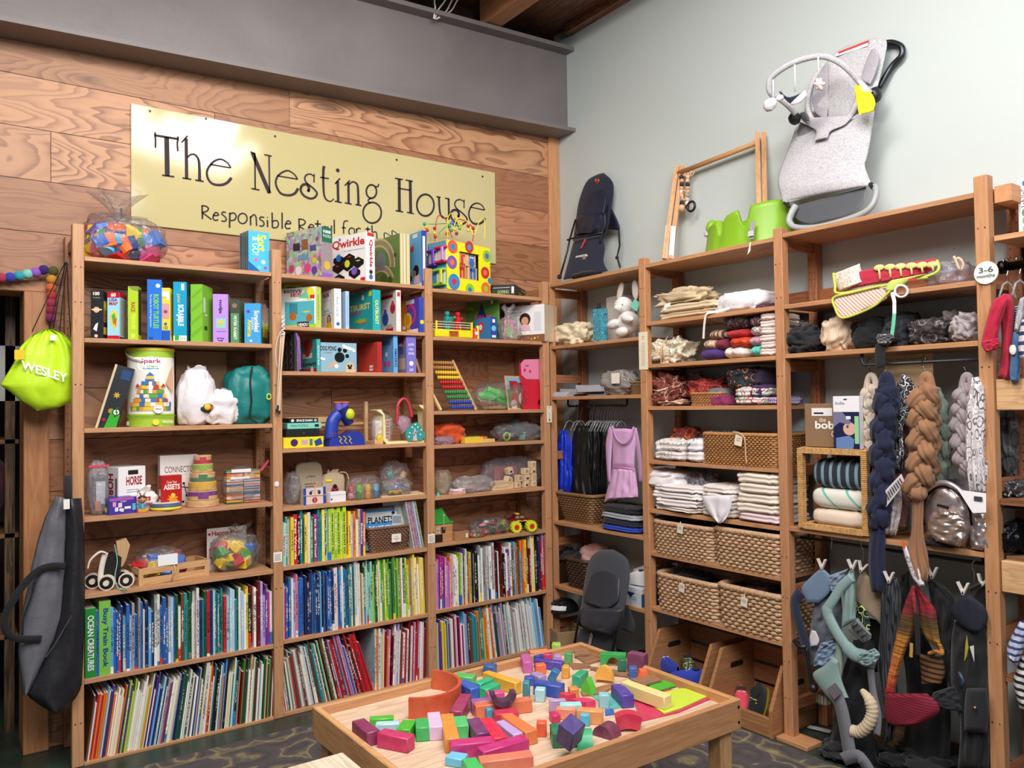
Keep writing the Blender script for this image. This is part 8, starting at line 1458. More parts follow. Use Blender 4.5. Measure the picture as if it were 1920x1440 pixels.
# right bay of the pale wall: top
z=SB[5][0]
t,P=XT('baby_bouncer','large light grey baby bouncer with toy bar and hanging toys, leaning on the wall','baby bouncer','B',1560,410,.1,z)
D=lambda b:.27-.21*b
m=M('4a4c52');m.tube(catmull([P(1648,165,.27),P(1672,125,.285),(P(1690,105,.285)),P(1690,88,.285),P(1672,80,.285),P(1655,84,.28),P(1640,100,.27)],7),.013,12);m.build('rear_tube','metal',t,3)
lens(t,P,'head_rest','heather','c4c4c8',[(1588,84),(1562,102),(1540,130),(1520,160),(1512,190),(1508,212)],[(1640,70),(1662,76),(1660,105),(1652,140),(1644,170),(1638,205)],lambda b:.262-.05*b,.022,crump=.004)
lens(t,P,'mesh_panel','mesh','a8a4ac',[(1634,92),(1624,115),(1616,140),(1612,150)],[(1640,90),(1648,108),(1642,135),(1632,158)],lambda b:.212-.02*b,.006,back=0)
lens(t,P,'mesh_panel','mesh','a8a4ac',[(1548,122),(1530,150),(1522,185),(1530,212),(1545,222)],[(1558,118),(1554,150),(1552,185),(1552,205),(1551,222)],lambda b:.225-.03*b,.006,back=0)
lens(t,P,'centre_pad','heather','c6c6ca',[(1552,118),(1553,150),(1552,190),(1553,222)],[(1560,116),(1590,140),(1606,180),(1590,218)],lambda b:.222-.03*b,.010,back=0)
m=M('c9c7cc');m.tube(catmull([P(1545,120,.225),P(1523,155,.21),P(1514,195,.19),P(1524,225,.17),P(1548,238,.155),P(1572,234,.16),P(1596,215,.175),P(1606,190,.19),P(1614,165,.2)],7),.011,8);m.build('padded_rim','heather',t,3)
lens(t,P,'seat_front','heather','c4c3c8',[(1498,232),(1490,245),(1480,275),(1468,305),(1460,330),(1460,350),(1468,380)],[(1640,208),(1636,235),(1632,265),(1626,295),(1622,310),(1628,330),(1636,347)],lambda b:.21-.12*b,.035,.005,2,crump=.004)
lens(t,P,'harness_panel','heather','bebcc2',[(1500,222),(1516,236),(1530,246),(1526,264)],[(1600,216),(1584,234),(1558,246),(1552,258)],lambda b:.155-.03*b,.010,back=0)
lens(t,P,'side_mesh','mesh','8a8890',[(1500,228),(1496,245),(1496,262)],[(1516,236),(1530,248),(1524,262)],lambda b:.165,.004,back=0)
m=M('a2a4a8');m.tube(catmull([P(1492,386,.08),P(1484,400,.06),P(1480,415,.05),P(1492,426,.045),P(1530,426,.04),P(1580,414,.035),P(1618,400,.04),P(1636,384,.05),P(1643,362,.07),P(1640,350,.09)],7),.016,10,ell=(1,.8));m.build('base_rocker','satin',t,3)
lens(t,P,'base_plate','satin','55575c',[(1492,386),(1488,400),(1498,414),(1520,420)],[(1624,350),(1622,372),(1608,392),(1580,406)],lambda b:.10-.03*b,.006)
m=M('1c1c20');m.tube([P(1470,380,.085),P(1478,387,.08),P(1490,388,.08)],.006,8);m.tube([P(1632,345,.09),P(1638,352,.08),P(1642,350,.08)],.010,8);m.build('joint','satin',t,3)
m=M('bfbdc2');m.tube(catmull([P(1493,214,.06),P(1478,198,.03),(P(1462,185,.0)),P(1448,178,-.03),P(1442,165,-.05),P(1446,146,-.055),P(1475,124,-.04),P(1510,110,-.01),P(1545,106,.03),P(1575,118,.06),P(1600,140,.10),P(1615,158,.13),P(1632,175,.16)],7),.013,10);m.build('toy_bar','heather',t,3)
m=M('1c1c20');m.blob(P(1490,222,.10),(.026,.03,.03),.1,2,1,None,14,10);m.build('bar_clip','satin',t,3);m=M('1c1c20');m.blob(P(1641,178,.2),(.026,.03,.035),.1,2,2,None,14,10);m.build('bar_clip','satin',t,3)
m=M('d8d6da')
for a,b in(((1449,146,-.05),(1450,183,-.06)),((1490,118,-.03),(1491,172,-.03)),((1534,106,.01),(1535,140,.0))):m.tube([P(*a),P(*b)],.004,6)
m.build('hanging_strap','fabric',t,3)
m=M('d8d6dc');m.blob(P(1444,196,-.06),(.035,.022,.030),.12,3,4,None,24,16,.1);m.blob(P(1462,184,-.055),(.02,.012,.014),.1,3,4,None,12,8);m.build('sea_toy','fabric',t,3,'pale grey stuffed fish')
lens(t,P,'whale_toy','fabric','1b2342',[(1460,172),(1468,182),(1478,192),(1486,196)],[(1464,171),(1478,182),(1500,175),(1511,166)],lambda b:-.035,.018);lens(t,P,'whale_belly','fabric','d4d0d4',[(1490,186),(1482,195),(1488,197)],[(1509,168),(1513,178),(1502,192)],lambda b:-.048,.012,label='white belly of the whale')
m=M('d8c4c4');[m.tube([P(1536,158,.0),P(1536+11*math.cos(a),158+12*math.sin(a),.0)],[.013,.006],8)for a in(-1.3,-.1,1.1,2.0,3.2,4.2)];m.ball(P(1536,158,-.0),.016,None,10,8);m.build('starfish_toy','fabric',t,3)
lens(t,P,'yellow_tag','matte','e8e020',[(1602,160),(1604,178),(1607,200),(1611,216)],[(1615,160),(1632,172),(1641,190),(1638,208)],lambda b:.10,.004,crump=.006)
m=M('e8e6e8');m.add([P(1609,151,.095),P(1622,155,.095),P(1631,173,.095),P(1616,170,.095)],[(0,1,2,3)]);m.build('paper_tag','matte',t)
m=M('ece8ea');m.add([P(1566,101,.225),P(1628,79,.225),P(1627,86,.225),P(1567,106,.225)],[(0,1,2,3)]);m.add([P(1572,97,.224),P(1629,75,.224),P(1629,79,.224),P(1572,101,.224)],[(0,1,2,3)],'c8342c');m.build('warning_label','matte',t)
lens(t,P,'strap_buckle','satin','4a4c50',[(1500,212),(1502,222),(1512,228)],[(1508,209),(1516,218),(1518,226)],lambda b:.12,.006)
z=SB[5][1]
t,P=XT('quilted_mat','red tulip-print quilted baby mat with lime binding folded on the second shelf','baby mat','B',1660,560,.12,z)
lens(t,P,'tulip_panel','fabric','c02844',[(1566,515),(1563,530),(1572,546)],[(1755,484),(1758,498),(1752,510)],lambda b:.05,.035,.003,3,cfn=None)
lens(t,P,'speckled_end','floral:c08a6a:e8d8c8:70','ece2da',[(1566,512),(1564,528),(1574,548)],[(1612,494),(1618,516),(1622,528)],lambda b:.040,.030)
m=M('e6d98c')
for k in range(6):x=1648+20*k;yt=488-1.2*k;m.tube([P(x,yt+14,.010),P(x+2,yt+36-2*k,.012)],.004,6);m.ball(P(x,yt+14,.012),(.024,.006,.013),None,10,6)
m.build('tulip_print','fabric',t,3)
m=M('ccd85a');m.tube(catmull([P(1563,512,.02),P(1566,535,.015),P(1574,550,.01),P(1660,535,.008),P(1752,513,.01),P(1757,488,.02)],6),.0055,8);m.build('lime_binding','fabric',t,3)
lens(t,P,'under_fold','floral:c08a6a:e8d8c8:70','dccab8',[(1574,536),(1574,545),(1578,549)],[(1700,520),(1702,530),(1690,540)],lambda b:.06,.03)
lens(t,P,'striped_flap','stripe:d88a80:62:xz:.45','ecd9cc',[(1640,538),(1610,545),(1584,552),(1564,560),(1567,575),(1574,592)],[(1665,545),(1662,560),(1640,572),(1620,580),(1600,592),(1580,596)],lambda b:.01-.02*b,.008)
m=M('c4d454');m.tube(catmull([P(1650,536,.0),P(1600,548,-.008),P(1563,558,-.012),P(1566,578,-.018),P(1576,595,-.018),P(1598,592,-.018),P(1640,573,-.012),P(1662,552,-.008),P(1690,530,.0),P(1740,520,.01)],6),.005,8);m.build('flap_binding','fabric',t,3)
lens(t,P,'lime_arm','fabric','c8d66a',[(1672,525),(1664,532),(1660,545)],[(1735,513),(1700,530),(1672,548)],lambda b:.0,.012)
m=M('e6e0e6');m.tube([P(1690+12*math.cos(a),546+11*math.sin(a),-.01)for a in[k*PI/8 for k in range(16)]],.005,6,True);m.build('plastic_ring','satin',t,3)
m=M('eae6ea');m.ribbon([P(1673,548,-.012),P(1677,565,-.016),P(1677,588,-.016)],.014,.003);m.ribbon([P(1677,588,-.017),P(1675,610,-.02),P(1672,632,-.02)],.014,.003,'6ac8a0');m.build('hanging_strap','fabric',t)
m=M('c8283c');m.add([P(1703,523,-.014),P(1719,521,-.014),P(1719,525,-.014),P(1703,527,-.014)],[(0,1,2,3)]);m.build('red_label','matte',t)
t,u,w,h=clear_bag('clear_bag','clear bag tied with beige ribbon, right end of the second shelf','B',z,.02,1746,1828,497,515,.2,131,'.35',None,'c8ccda',amp=.25)
m=M('d8b8a0');m.ribbon(catmull([(w*.5,-.08,h*.8),(w*.8,-.09,h*.95),(w*1.0,-.09,h*.7),(w*.85,-.09,h*.5),(w*.6,-.09,h*1.05)],5),.01,.002);m.build('beige_ribbon','fabric',t,3)
z=SB[5][2]
for a in((1482,1548,612,640,.0,'17181e','black rolled wrap at the left end of the wrap shelf','fabric',.30,61),(1550,1612,592,630,.02,'dfc6ac','cream beige wrap tied in a bundle on the wrap shelf','stripe:cdb298:150:x:.3',.22,62),(1606,1672,598,630,.04,'111214','large black wrap beside the cream one','fabric',.12,63),(1668,1722,584,620,.06,'191a20','tall charcoal wrap behind the leaf-print one','fabric',.15,64),(1672,1716,600,630,.0,'23252e','dark slate wrap with stitched lines in front','stripe:2c2e38:70:x:.4',.08,65),(1710,1790,596,625,.0,'3e383a','brown-grey leaf-print wrap on the wrap shelf','floral:8a8080:1c1a1c:24',.25,66),(1780,1812,578,610,.08,'7c706c','taupe wrap bundle at the back right of the wrap shelf','fabric',.35,67),(1792,1846,586,620,.0,'a89ea0','light grey wrap at the right end of the wrap shelf','stripe:968c90:120:xz:.3',.32,68),(1484,1516,602,620,.16,'8a8488','pale grey cloth glimpsed at the back left of the wrap shelf','fabric',.3,69)):
 clump('baby_wrap',a[6],'B',z,a[0],a[1],a[2],a[3],a[4],.2,a[5],a[7],a[9],.18,a[8],.75,group='baby wraps on the wrap shelf')
t,P=XT('baby_wrap','black and marbled grey wrap end hanging over the front of the wrap shelf','wrap','B',1655,640,-.01,z-.07)
lens(t,P,'marbled_knot','floral:c8c4c4:6a666a:30','55555a',[(1646,626),(1643,634),(1646,645)],[(1672,626),(1678,634),(1668,646)],lambda b:-.015,.03,crump=.01);lens(t,P,'black_tail','fabric','15171c',[(1642,644),(1640,665),(1643,690)],[(1658,648),(1660,665),(1660,688)],lambda b:-.02,.008)
pS=hit(1849,512,0,-.004);m=M('f0ebe0');m.lathe([(.040,-.005),(.041,-.003),(.041,0)],40,axis='y');t=T('size_sign','round white disc sign reading 3-6 months on the front post','sign','B',-pS.y,-.002,pS.z);m.build('disc','satin',t,.6)
art(t,.08,.01,.08,[('tb','3-6',.2,.5,.82,.76,'5a6a6a'),('tb','months',.12,.28,.88,.44,'5a6a6a')],eps=.0056).location=(-.04,0,-.04)
pS=hit(1206,658,0,-.003);t=T('paper_sign','narrow cream printed list sign taped to the post','sign','B',-pS.y,-.001,pS.z);m=M('e8ddc2');m.box(-.033,.033,-.0015,0,-.10,.10);m.build('paper','matte',t)
art(t,.066,.01,.2,[('t','cloth',.35,.86,.65,.90,'4a443c'),('t','bags',.4,.80,.6,.84,'4a443c')]+[('r',.3,.70-.045*k,.7,.705-.045*k,'6a6254')for k in range(14)],eps=.002).location=(-.033,0,-.10)
for(sd,px,py,lab)in(('A',521,1045,'small white printed label on the post between left and middle bays'),('A',809,1014-4,'small white printed label on the post between middle and right bays')):
 q=hit(px,py,1,-.003);t=T('shelf_label',lab,'label','A',q.x,-.001,q.z);m=M('efebe2');m.box(-.021,.021,-.0012,0,-.024,.024);m.build('paper','matte',t)
 art(t,.042,.01,.048,[('r',.12,.75-.14*k,.88-.1*(k%2),.8-.14*k,'8a8478')for k in range(5)],eps=.0016,name='print_lines').location=(-.021,0,-.024)
q=hit(1030,777,1,-.004);t=T('hanging_tag','cream cardboard tag hanging from the corner post','tag','A',q.x,-.003,q.z);m=M('e6dac2');m.box(-.020,.020,-.0015,0,-.05,.05,r=.0007);m.build('card','matte',t);m=M('4a4a5a');m.lathe([(.003,-.002),(.003,-.0016)],8,(0,0,.04),axis='y');m.box(-.006,.006,-.002,-.0016,-.04,-.03);m.tube([(-.008,-.002,.01),(.004,-.002,-.01),(-.002,-.002,-.03)],.0012,4);m.build('drawing','matte',t)
q=hit(519,908,1,-.003);m=M('e8e4e6');m.blob((0,0,0),(.012,.0015,.014),.15,3,3,None,16,8);one(m,'round_sticker','matte','small white owl-shaped sticker on the second post','sticker','A',q.x,-.002,q.z,smooth=3)
t,P=XT('wand_set','thin wooden sticks with black tips and white cord hanging from the post','wooden sticks','A',524,690,-.03,1.45)
for k,(x0,y0,x1,y1)in enumerate(((527,620,519,772),(530,622,524,775),(533,625,521,765))):
 m=M('dcc4a8');m.tube([P(x0,y0,-.02-.006*k),P(x1,y1-5,-.02-.006*k)],.0042,8);s_=m.build('stick','satin',t,.8);m=M('1c1a1a');m.tube([P(x1,y1-5,-.02-.006*k),P(x1-.3,y1+2,-.02-.006*k)],.005,8);m.build('black_tip','satin',s_,.8)
m=M('dedade');m.tube(catmull([P(531,592+4*k,-.03-.006*(k%2))+Vector((.008*(-1)**k,0,0))for k in range(10)],3),.0035,6);m.tube(catmull([P(526,622,-.03),P(519,640,-.03),P(517,665,-.03),P(520,690,-.03)],4),.002,5);m.build('white_cord','fabric',t,3)
zr=at('B',1700,681,.03)[1]
t=T('clothes_rail','black rail under the wrap shelf carrying the braided wraps','rail','B',0,0,0);r0,r1=at('B',1616,665,.03)[0],2.45
m=M('26262a');m.tube([(r0,.03,1.677),(r0,.03,zr+.012),(r0+.012,.03,zr),(r1,.03,zr)],.0065,8);m.build('rail_bar','satin',t,3)
q=hit(1702,700,0,.10);t=T('kraft_card','kraft cardboard info card hanging behind the rail','card','B',-q.y,.10,q.z-.02);m=M('b99a72');m.box(-.10,.10,0,.002,-.08,.095,r=.0008);m.build('card','matte',t)
art(t,.2,.01,.175,[('t','cloth diapers + babywearing',.1,.86,.9,.92,'4a3a2c')],eps=.0006).location=(-.10,0,-.08)
m=M('5a4a3c');m.tube([(-.07,.001,.09),(-.07,-.07,zr-q.z+.02)],.001,4);m.tube([(.07,.001,.09),(.07,-.07,zr-q.z+.02)],.001,4);m.build('hanging_thread','matte',t)
def braid(label,px,path,d,r,col,mat,amp,turns,tail=None,loop=True,group='braided wraps on the rail',hook=True,seed=1):
 """plaited cloth: three strands winding round a centre line given in pixels"""
 t,P=XT('braided_wrap',label,'wrap','B',px,850,d,.98,group)
 C_=catmull([P(x,y,d)for x,y in path],24);n=len(C_);R_=random.Random(seed)
 for s in range(3):
  pts=[];rad=[]
  for i,c in enumerate(C_):
   f=i/(n-1);ph=2*PI*(turns*f+s/3);en=min(1,f*6+.15)*min(1,(1-f)*7+.35)
   pts.append(c+Vector((amp*math.sin(ph)*en,-amp*.75*math.sin(2*ph)*en,0)));rad.append(r*(.78+.34*abs(math.cos(ph*1.0)))*(.7+.3*en)*(1+.08*math.sin(i*.9+s)))
  m=M(jit(col,.05,R_));nn=40;m.tube(pts,rad,nn)
  vs=[]
  for k,v in enumerate(m.v):i,j=divmod(k,nn);a=2*PI*j/nn;c=Vector(pts[min(i,len(pts)-1)]);vv=Vector(v)-c;vs.append(tuple(c+vv*(1+.09*math.sin(a*7+s)+.06*math.sin(a*12+i*.03))))
  m.v=vs;m.build('plait_strand',mat,t,3)
 if loop:
  x,y=path[0];m=M(jit(col,.04,R_));m.tube(catmull([P(x-7,y+26,d),P(x-9,y+5,d),P(x-4,y-16,d),P(x+4,y-16,d),P(x+9,y+5,d),P(x+7,y+26,d)],8),[r*.9]*8+[r*.55]*24+[r*.9]*9,12);m.build('top_loop',mat,t,3)
 if hook:x,y=path[0];m=M('6a6a70');m.tube(catmull([P(x-1,y-12,d),P(x-2,y-26,d),P(x-6,y-34,d),P(x-8,y-42,d),P(x-5,y-50,d),P(x-1,y-49,d)],5),.0022,6);m.build('hook','chrome',t,3)
 if tail:lens(t,P,'tail',mat,col,tail[0],tail[1],lambda b:d,.018,.008,5,seed,40,30)
 return t,P
braid('navy braided baby wrap, longest on the rail',1660,[(1663,722),(1662,770),(1656,830),(1656,890),(1652,950),(1648,985)],.0,.030,'141a3c','fabric',.021,2.0,([(1634,975),(1630,1010),(1628,1050),(1630,1085),(1634,1110)],[(1658,975),(1660,1010),(1660,1050),(1660,1085),(1658,1112)]))
braid('caramel brown braided baby wrap in the middle of the rail',1735,[(1737,722),(1732,760),(1733,800),(1732,850),(1728,895),(1716,935)],-.01,.029,'9a6e4e','fabric',.030,1.9,([(1712,920),(1710,960),(1708,1000),(1700,1040),(1712,1075),(1722,1096)],[(1735,915),(1732,950),(1732,1000),(1740,1040),(1742,1070),(1738,1090)]))
braid('lilac-grey braided wrap near the right end of the rail',1812,[(1813,722),(1808,760),(1804,800),(1808,850),(1818,890)],.04,.023,'9c8e92','fabric',.018,2.0)
braid('cream braided wrap at the left of the rail, behind the navy one',1632,[(1634,722),(1630,755),(1632,790),(1626,820),(1636,850)],.06,.023,'c9b8a8','fabric',.015,1.6)
braid('sage green braided wrap behind the caramel one',1760,[(1752,730),(1762,780),(1768,830),(1762,880),(1756,900)],.09,.021,'8a9a8c','fabric',.015,2.0,loop=False,hook=False)
braid('dusty rose braided wrap showing between the navy and the patterned one',1686,[(1688,735),(1690,790),(1686,850),(1688,900),(1690,985)],.09,.019,'a07474','fabric',.012,3.0,loop=False,hook=False)
t,P=XT('baby_wrap','black and white geometric print wrap hanging behind the brown braid','wrap','B',1698,800,.05,1.1)
lens(t,P,'hanging_cloth','floral:e0dcdc:8a8a90:34','1c1e26',[(1690,702),(1680,730),(1679,775),(1676,800),(1678,850),(1676,880)],[(1700,702),(1718,730),(1716,775),(1694,800),(1696,850),(1692,885)],lambda b:.05,.022,.006,5,crump=.008)
t,P=XT('baby_wrap','white wrap with grey brush spots hanging beside the right post','wrap','B',1832,800,.01,1.0)
lens(t,P,'hanging_cloth','floral:6a6266:b8b0b4:22','dcd6d8',[(1822,708),(1818,730),(1812,760),(1810,830),(1812,880),(1818,925)],[(1836,706),(1848,735),(1850,780),(1850,830),(1852,880),(1852,930)],lambda b:.01,.03,.012,8,crump=.006)
t,P=XT('baby_wrap','grey marbled wrap hanging low between the cube basket and the caramel tail','wrap','B',1672,970,.03,.95)
lens(t,P,'hanging_cloth','floral:8a8284:c8bcbc:22','a69c9c',[(1664,905),(1658,940),(1652,970),(1656,1002)],[(1690,905),(1692,940),(1688,975),(1680,1004)],lambda b:.03,.025,.01,5)
t,P=XT('care_label','large white printed fabric label sticking out beside the caramel braid','label','B',1685,920,-.03,1.0)
m=M('dcd8da');m.add([P(1655,925,-.03),P(1690,888,-.035),P(1697,905,-.035),P(1662,950,-.03)],[(0,1,2,3)]);m.build('label_cloth','satin',t)
m=M('4a4850');[m.add([P(1660+3.6*k,926-4*k,-.036),P(1662+3.6*k,924-4*k,-.0363),P(1668+3.6*k,936-4.4*k,-.0363),P(1666+3.6*k,938-4.4*k,-.036)],[(0,1,2,3)])for k in range(8)];m.build('print_lines','matte',t)
t,P=XT('care_label','white and orange label wrap end peeping beside the caramel tail','label','B',1700,1050,-.02,.80)
lens(t,P,'cloth_end','floral:8a8a9a:e8e4ea:40','d8d4dc',[(1691,1015),(1694,1035),(1702,1060),(1712,1085),(1724,1100)],[(1700,1025),(1708,1045),(1722,1065),(1732,1090),(1734,1098)],lambda b:-.02,.008);m=M('e0602c');m.add([P(1691,1014,-.03),P(1698,1018,-.03),P(1697,1028,-.03),P(1692,1026,-.03)],[(0,1,2,3)]);m.build('orange_corner','satin',t)
z=SB[5][3]
ul,ur=at('B',1501,995,-.0)[0],at('B',1630,1000,-.0)[0];H=at('B',1565,842,.0)[1]-z
t=T('cube_shelf','wicker-bound open cube shelf holding three folded blankets','cube shelf','B',ul,-.01,z);w=ur-ul;D_=.28
def cane(nm,x0,x1,y0,y1,z0,z1,ax):
 m=M('c99a62');m.box(x0,x1,y0,y1,z0,z1,r=.002);rr_=random.Random(3)
 n=int((x1-x0 if ax=='x' else z1-z0 if ax=='z' else y1-y0)/.008)
 for k in range(n):
  c=jit('d4a468',.12,rr_);e=.0022
  if ax=='z':zz=z0+.008*k;m.box(x0-e,x1+e,y0-e,y1+e,zz+.0006,zz+.0072,c,r=.001)
  elif ax=='x':xx=x0+.008*k;m.box(xx+.0006,xx+.0072,y0-e,y1+e,z0-e,z1+e,c,r=.001)
  else:yy=y0+.008*k;m.box(x0-e,x1+e,yy+.0006,yy+.0072,z0-e,z1+e,c,r=.001)
 return m.build(nm,'cane',t)
for y0 in(0,D_-.022):
 cane('upright',0,.022,y0,y0+.022,0.004,H,'z');cane('upright',w-.022,w,y0,y0+.022,.004,H,'z');cane('cross_bar',.022,w-.022,y0,y0+.022,.004,.024,'x');cane('cross_bar',.022,w-.022,y0,y0+.022,H-.022,H,'x')
for x0 in(0,w-.022):cane('side_bar',x0,x0+.022,.024,D_-.024,H-.022,H,'y');cane('side_bar',x0,x0+.022,.024,D_-.024,.004,.024,'y')
m=M('b98a58');m.box(.002,w-.002,.002,D_-.002,H-.012,H-.004);m.box(.02,w-.02,.02,D_-.02,.008,.014);m.build('panel','wood:x',t)
m=M('8a6a48');m.box(.006,w-.006,D_-.01,D_-.004,.02,H-.02);m.build('back_panel','wood:x',t)
uc=(ul+ur)/2
def blanket(lab,x0,x1,y0,y1,mat,col,d=.02,amp=.05):
 ua,ub=at('B',x0,960,d)[0],at('B',x1,960,d)[0];zt=at('B',(x0+x1)/2,y0,d)[1];zb_=max(z+.016,at('B',(x0+x1)/2,y1,d)[1]);w_=(ub-ua)/2;h_=zt-zb_;m=M(col);sd=len(lab)
 m.grid(56,28,lambda a,b:((lambda c,s,cp,sp:(w_*math.copysign(abs(c)**.4,c)*cp,.115*math.copysign(abs(s)**.4,s)*cp,h_*.5+h_*.5*sp*(1+amp*noise.noise(Vector((c*2.2,s*2,sd))))+.006*noise.noise(Vector((c*5,s*3,sd)))))(math.cos(2*PI*a),math.sin(2*PI*a),abs(math.cos(PI*(b-.5)))**.4,math.copysign(abs(math.sin(PI*(b-.5)))**.75,math.sin(PI*(b-.5))))),None,True)
 return one(m,'blanket',mat,lab,'blanket','B',(ua+ub)/2,d+.118,zb_,0,'blankets in the cube shelf',3)
blanket('cream folded blanket, bottom one in the cube shelf',1514,1628,956,992,'fabric','e3d0bc');blanket('white folded blanket with mint stripes, middle one in the cube shelf',1514,1628,917,958,'stripe:6fb8a4:9:xz:.12','dad8ce');blanket('slate folded blanket with grey-blue stripes, top one in the cube shelf',1515,1630,862,919,'stripe:7f9aa6:26:x:.36','27303c',amp=.12)
zt=z+H+.003
u0_,u1_=at('B',1509,800,.03)[0],at('B',1612,800,.03)[0];hb=at('B',1560,757,.03)[1]-zt
t=T('cardboard_box','brown cardboard box with white lettering on top of the cube shelf','box','B',u0_,.03,zt);m=M('8c6d50');m.box(0,u1_-u0_,0,.2,0,hb,r=.002);m.build('carton','matte',t)
art(t,u1_-u0_,.2,hb,[('r',.14,.72,.52,.9,'ece8ea'),('r',.18,.76,.36,.8,'2a2a2a'),('t','the',.28,.58,.4,.68,'f4f2f0'),('tb','boba',.2,.42,.66,.6,'f4f2f0'),('t','CO',.5,.24,.66,.38,'f4f2f0')])
u0_,u1_=at('B',1564,800,.0)[0],at('B',1613,800,.0)[0];hb=at('B',1590,743,.0)[1]-zt
t=T('carrier_box','tall narrow box with blue baby photo print standing in front of the brown box','box','B',u0_,-.005,zt);m=M('ece9ee');m.box(0,u1_-u0_,0,.03,0,hb,r=.001);m.build('carton','satin',t)
art(t,u1_-u0_,.03,hb,[('r',0,.0,1,.70,'23284a'),('t','boba',.1,.84,.45,.9,'5a6a78'),('c',.62,.38,.24,'d8b0a0',.52),('c',.55,.42,.05,'6a4a48',.6),('p',[(.1,.0),(.75,0),(.8,.18),(.6,.25),(.1,.2)],'6a86b8'),('p',[(0,.7),(.35,.7),(.7,.5),(.6,.46),(.25,.5),(0,.4)],'7a7898'),('r',.82,.1,.98,.62,'9ad0a0'),('r',.5,.56,.68,.62,'e8e8ee'),('r',.42,.93,.55,.95,'2a2a30')])
t,P=XT('backpack','shiny silver and rose-gold metallic backpack on the lower shelf','backpack','B',1785,1020,.08,z)
lens(t,P,'main_body','leather','c4b6b4',[(1752,912),(1735,935),(1728,965),(1732,1000),(1748,1018)],[(1772,906),(1808,922),(1826,955),(1826,990),(1812,1030)],lambda b:.06,.075,crump=.006)
lens(t,P,'front_pocket','leather','c8b4ac',[(1758,950),(1742,970),(1740,995),(1755,1015)],[(1790,958),(1808,975),(1812,1000),(1800,1026)],lambda b:-.02,.03,crump=.014)
lens(t,P,'side_pocket','leather','d0c6c8',[(1822,940),(1822,965),(1818,1000),(1820,1030)],[(1848,955),(1853,975),(1855,1005),(1856,1036)],lambda b:.03,.04,crump=.012)
m=M('2a2628');m.tube(catmull([P(1733,985,-.01),P(1730,955,-.01),P(1742,925,-.015),P(1768,912,-.015),P(1798,925,-.02),P(1816,950,-.02),P(1822,985,-.02)],7),.0045,8);m.build('zip','metal',t,3);m=M('1c1a1c');m.add([P(1757,944,-.032),P(1780,950,-.034),P(1778,956,-.034),P(1756,949,-.032)],[(0,1,2,3)]);m.build('logo_plate','satin',t)
m=M('ded8dc');m.tube(catmull([P(1742,920,.03),P(1760,906,.01),P(1782,908,.0),P(1806,926,-.0),P(1822,952,.0)],7),.010,8);m.build('piping','leather',t,3)
m=M('eeeaee');m.add([P(1796,918,-.04),P(1849,925,-.04),P(1849,961,-.045),P(1824,962,-.045)],[(0,1,2,3)]);m.add([P(1826,930,-.047),P(1842,932,-.047),P(1842,940,-.047),P(1826,938,-.047)],[(0,1,2,3)],'3a3a40');m.build('paper_tag','matte',t)
clump('cloth_bundle','mauve grey cloth behind the silver backpack','B',z+.13,1752,1826,900,915,.18,.1,'8a7a84','fabric',81,.3,.3);clump('black_pouch','flat black padded strap lying on the shelf before the backpack','B',z,1738,1790,1012,1020,-.02,.08,'1a1a20','fabric',82,.15,.1)
zr=.885
t=T('clothes_rail','black rail under the lower shelf carrying the baby carriers','rail','B',0,0,0);m=M('26262a');m.tube([(1.66,.06,zr),(2.45,.06,zr)],.0065,8);[m.tube([(x,.06,zr),(x,.06,.916)],.005,6)for x in(1.70,2.42)];m.build('rail_bar','satin',t,3)
def clip(P,t,px,py,d,rot=0.0):
 c=P(px,py,d);m=M('dcd6ce');m.X=Matrix.Translation(c)@Matrix.Rotation(rot,4,'Y')
 m.prism([(-.022,.026),(-.015,.028),(.004,-.012),(-.002,-.018)],-.006,.006);m.prism([(.022,.026),(.015,.028),(-.004,-.012),(.002,-.018)],-.006,.006);m.tube([(-.004,0,-.002),(.004,0,-.002)],.006,8);m.build('clip','satin',t)
def hooked(P,t,px,py,d,top=None):
 m=M('c8c8cc');m.tube(catmull([P(px,py,d),P(px+1,py-22,d),P(px-3,py-32,d),P(px-2,py-42,d),P(px+3,py-44,d)],5),.0020,6);m.build('hook','chrome',t,3)
def carrier(label,px,d,group='hanging baby carriers'):return XT('baby_carrier',label,'baby carrier','B',px,1200,d,.45,group)
t,P=carrier('light denim blue carrier panel clipped at the left of the lower rail',1535,.04)
lens(t,P,'waist_panel','fabric','7088a4',[(1538,1066),(1520,1082),(1503,1103),(1512,1131)],[(1546,1068),(1560,1085),(1556,1110),(1535,1131)],lambda b:.02,.014);clip(P,t,1541,1060,.01);hooked(P,t,1559,1030,.05)
lens(t,P,'back_body','fabric','68707c',[(1530,1120),(1522,1160),(1516,1210),(1518,1250)],[(1575,1100),(1580,1160),(1572,1210),(1560,1255)],lambda b:.06,.03,.006,4,crump=.02)
lens(t,P,'shoulder_roll','fabric','8494ac',[(1552,1080),(1553,1100),(1562,1112)],[(1590,1066),(1582,1090),(1576,1110)],lambda b:.02,.02,crump=.012)
m=M('1a2240');m.ribbon(catmull([P(1502,1110,.0),P(1490,1130,-.005),P(1497,1165,-.01),P(1508,1200,-.01),P(1510,1214,-.01)],5),.045,.003);m.build('navy_strap','fabric',t,3);m=M('15161c');m.tube([P(1489,1200,-.01),P(1500,1214,-.012),P(1512,1212,-.012)],.011,8);m.tube(catmull([P(1512,1214,-.01),P(1518,1260,-.01),P(1522,1290,-.01)],5),.008,6);m.ball(P(1525,1290,-.015),.02,None,10,8);m.build('buckle','satin',t,3)
lens(t,P,'white_label','matte','d8d4d8',[(1522,1181),(1518,1195),(1520,1212)],[(1530,1184),(1536,1200),(1532,1210)],lambda b:.0,.003)
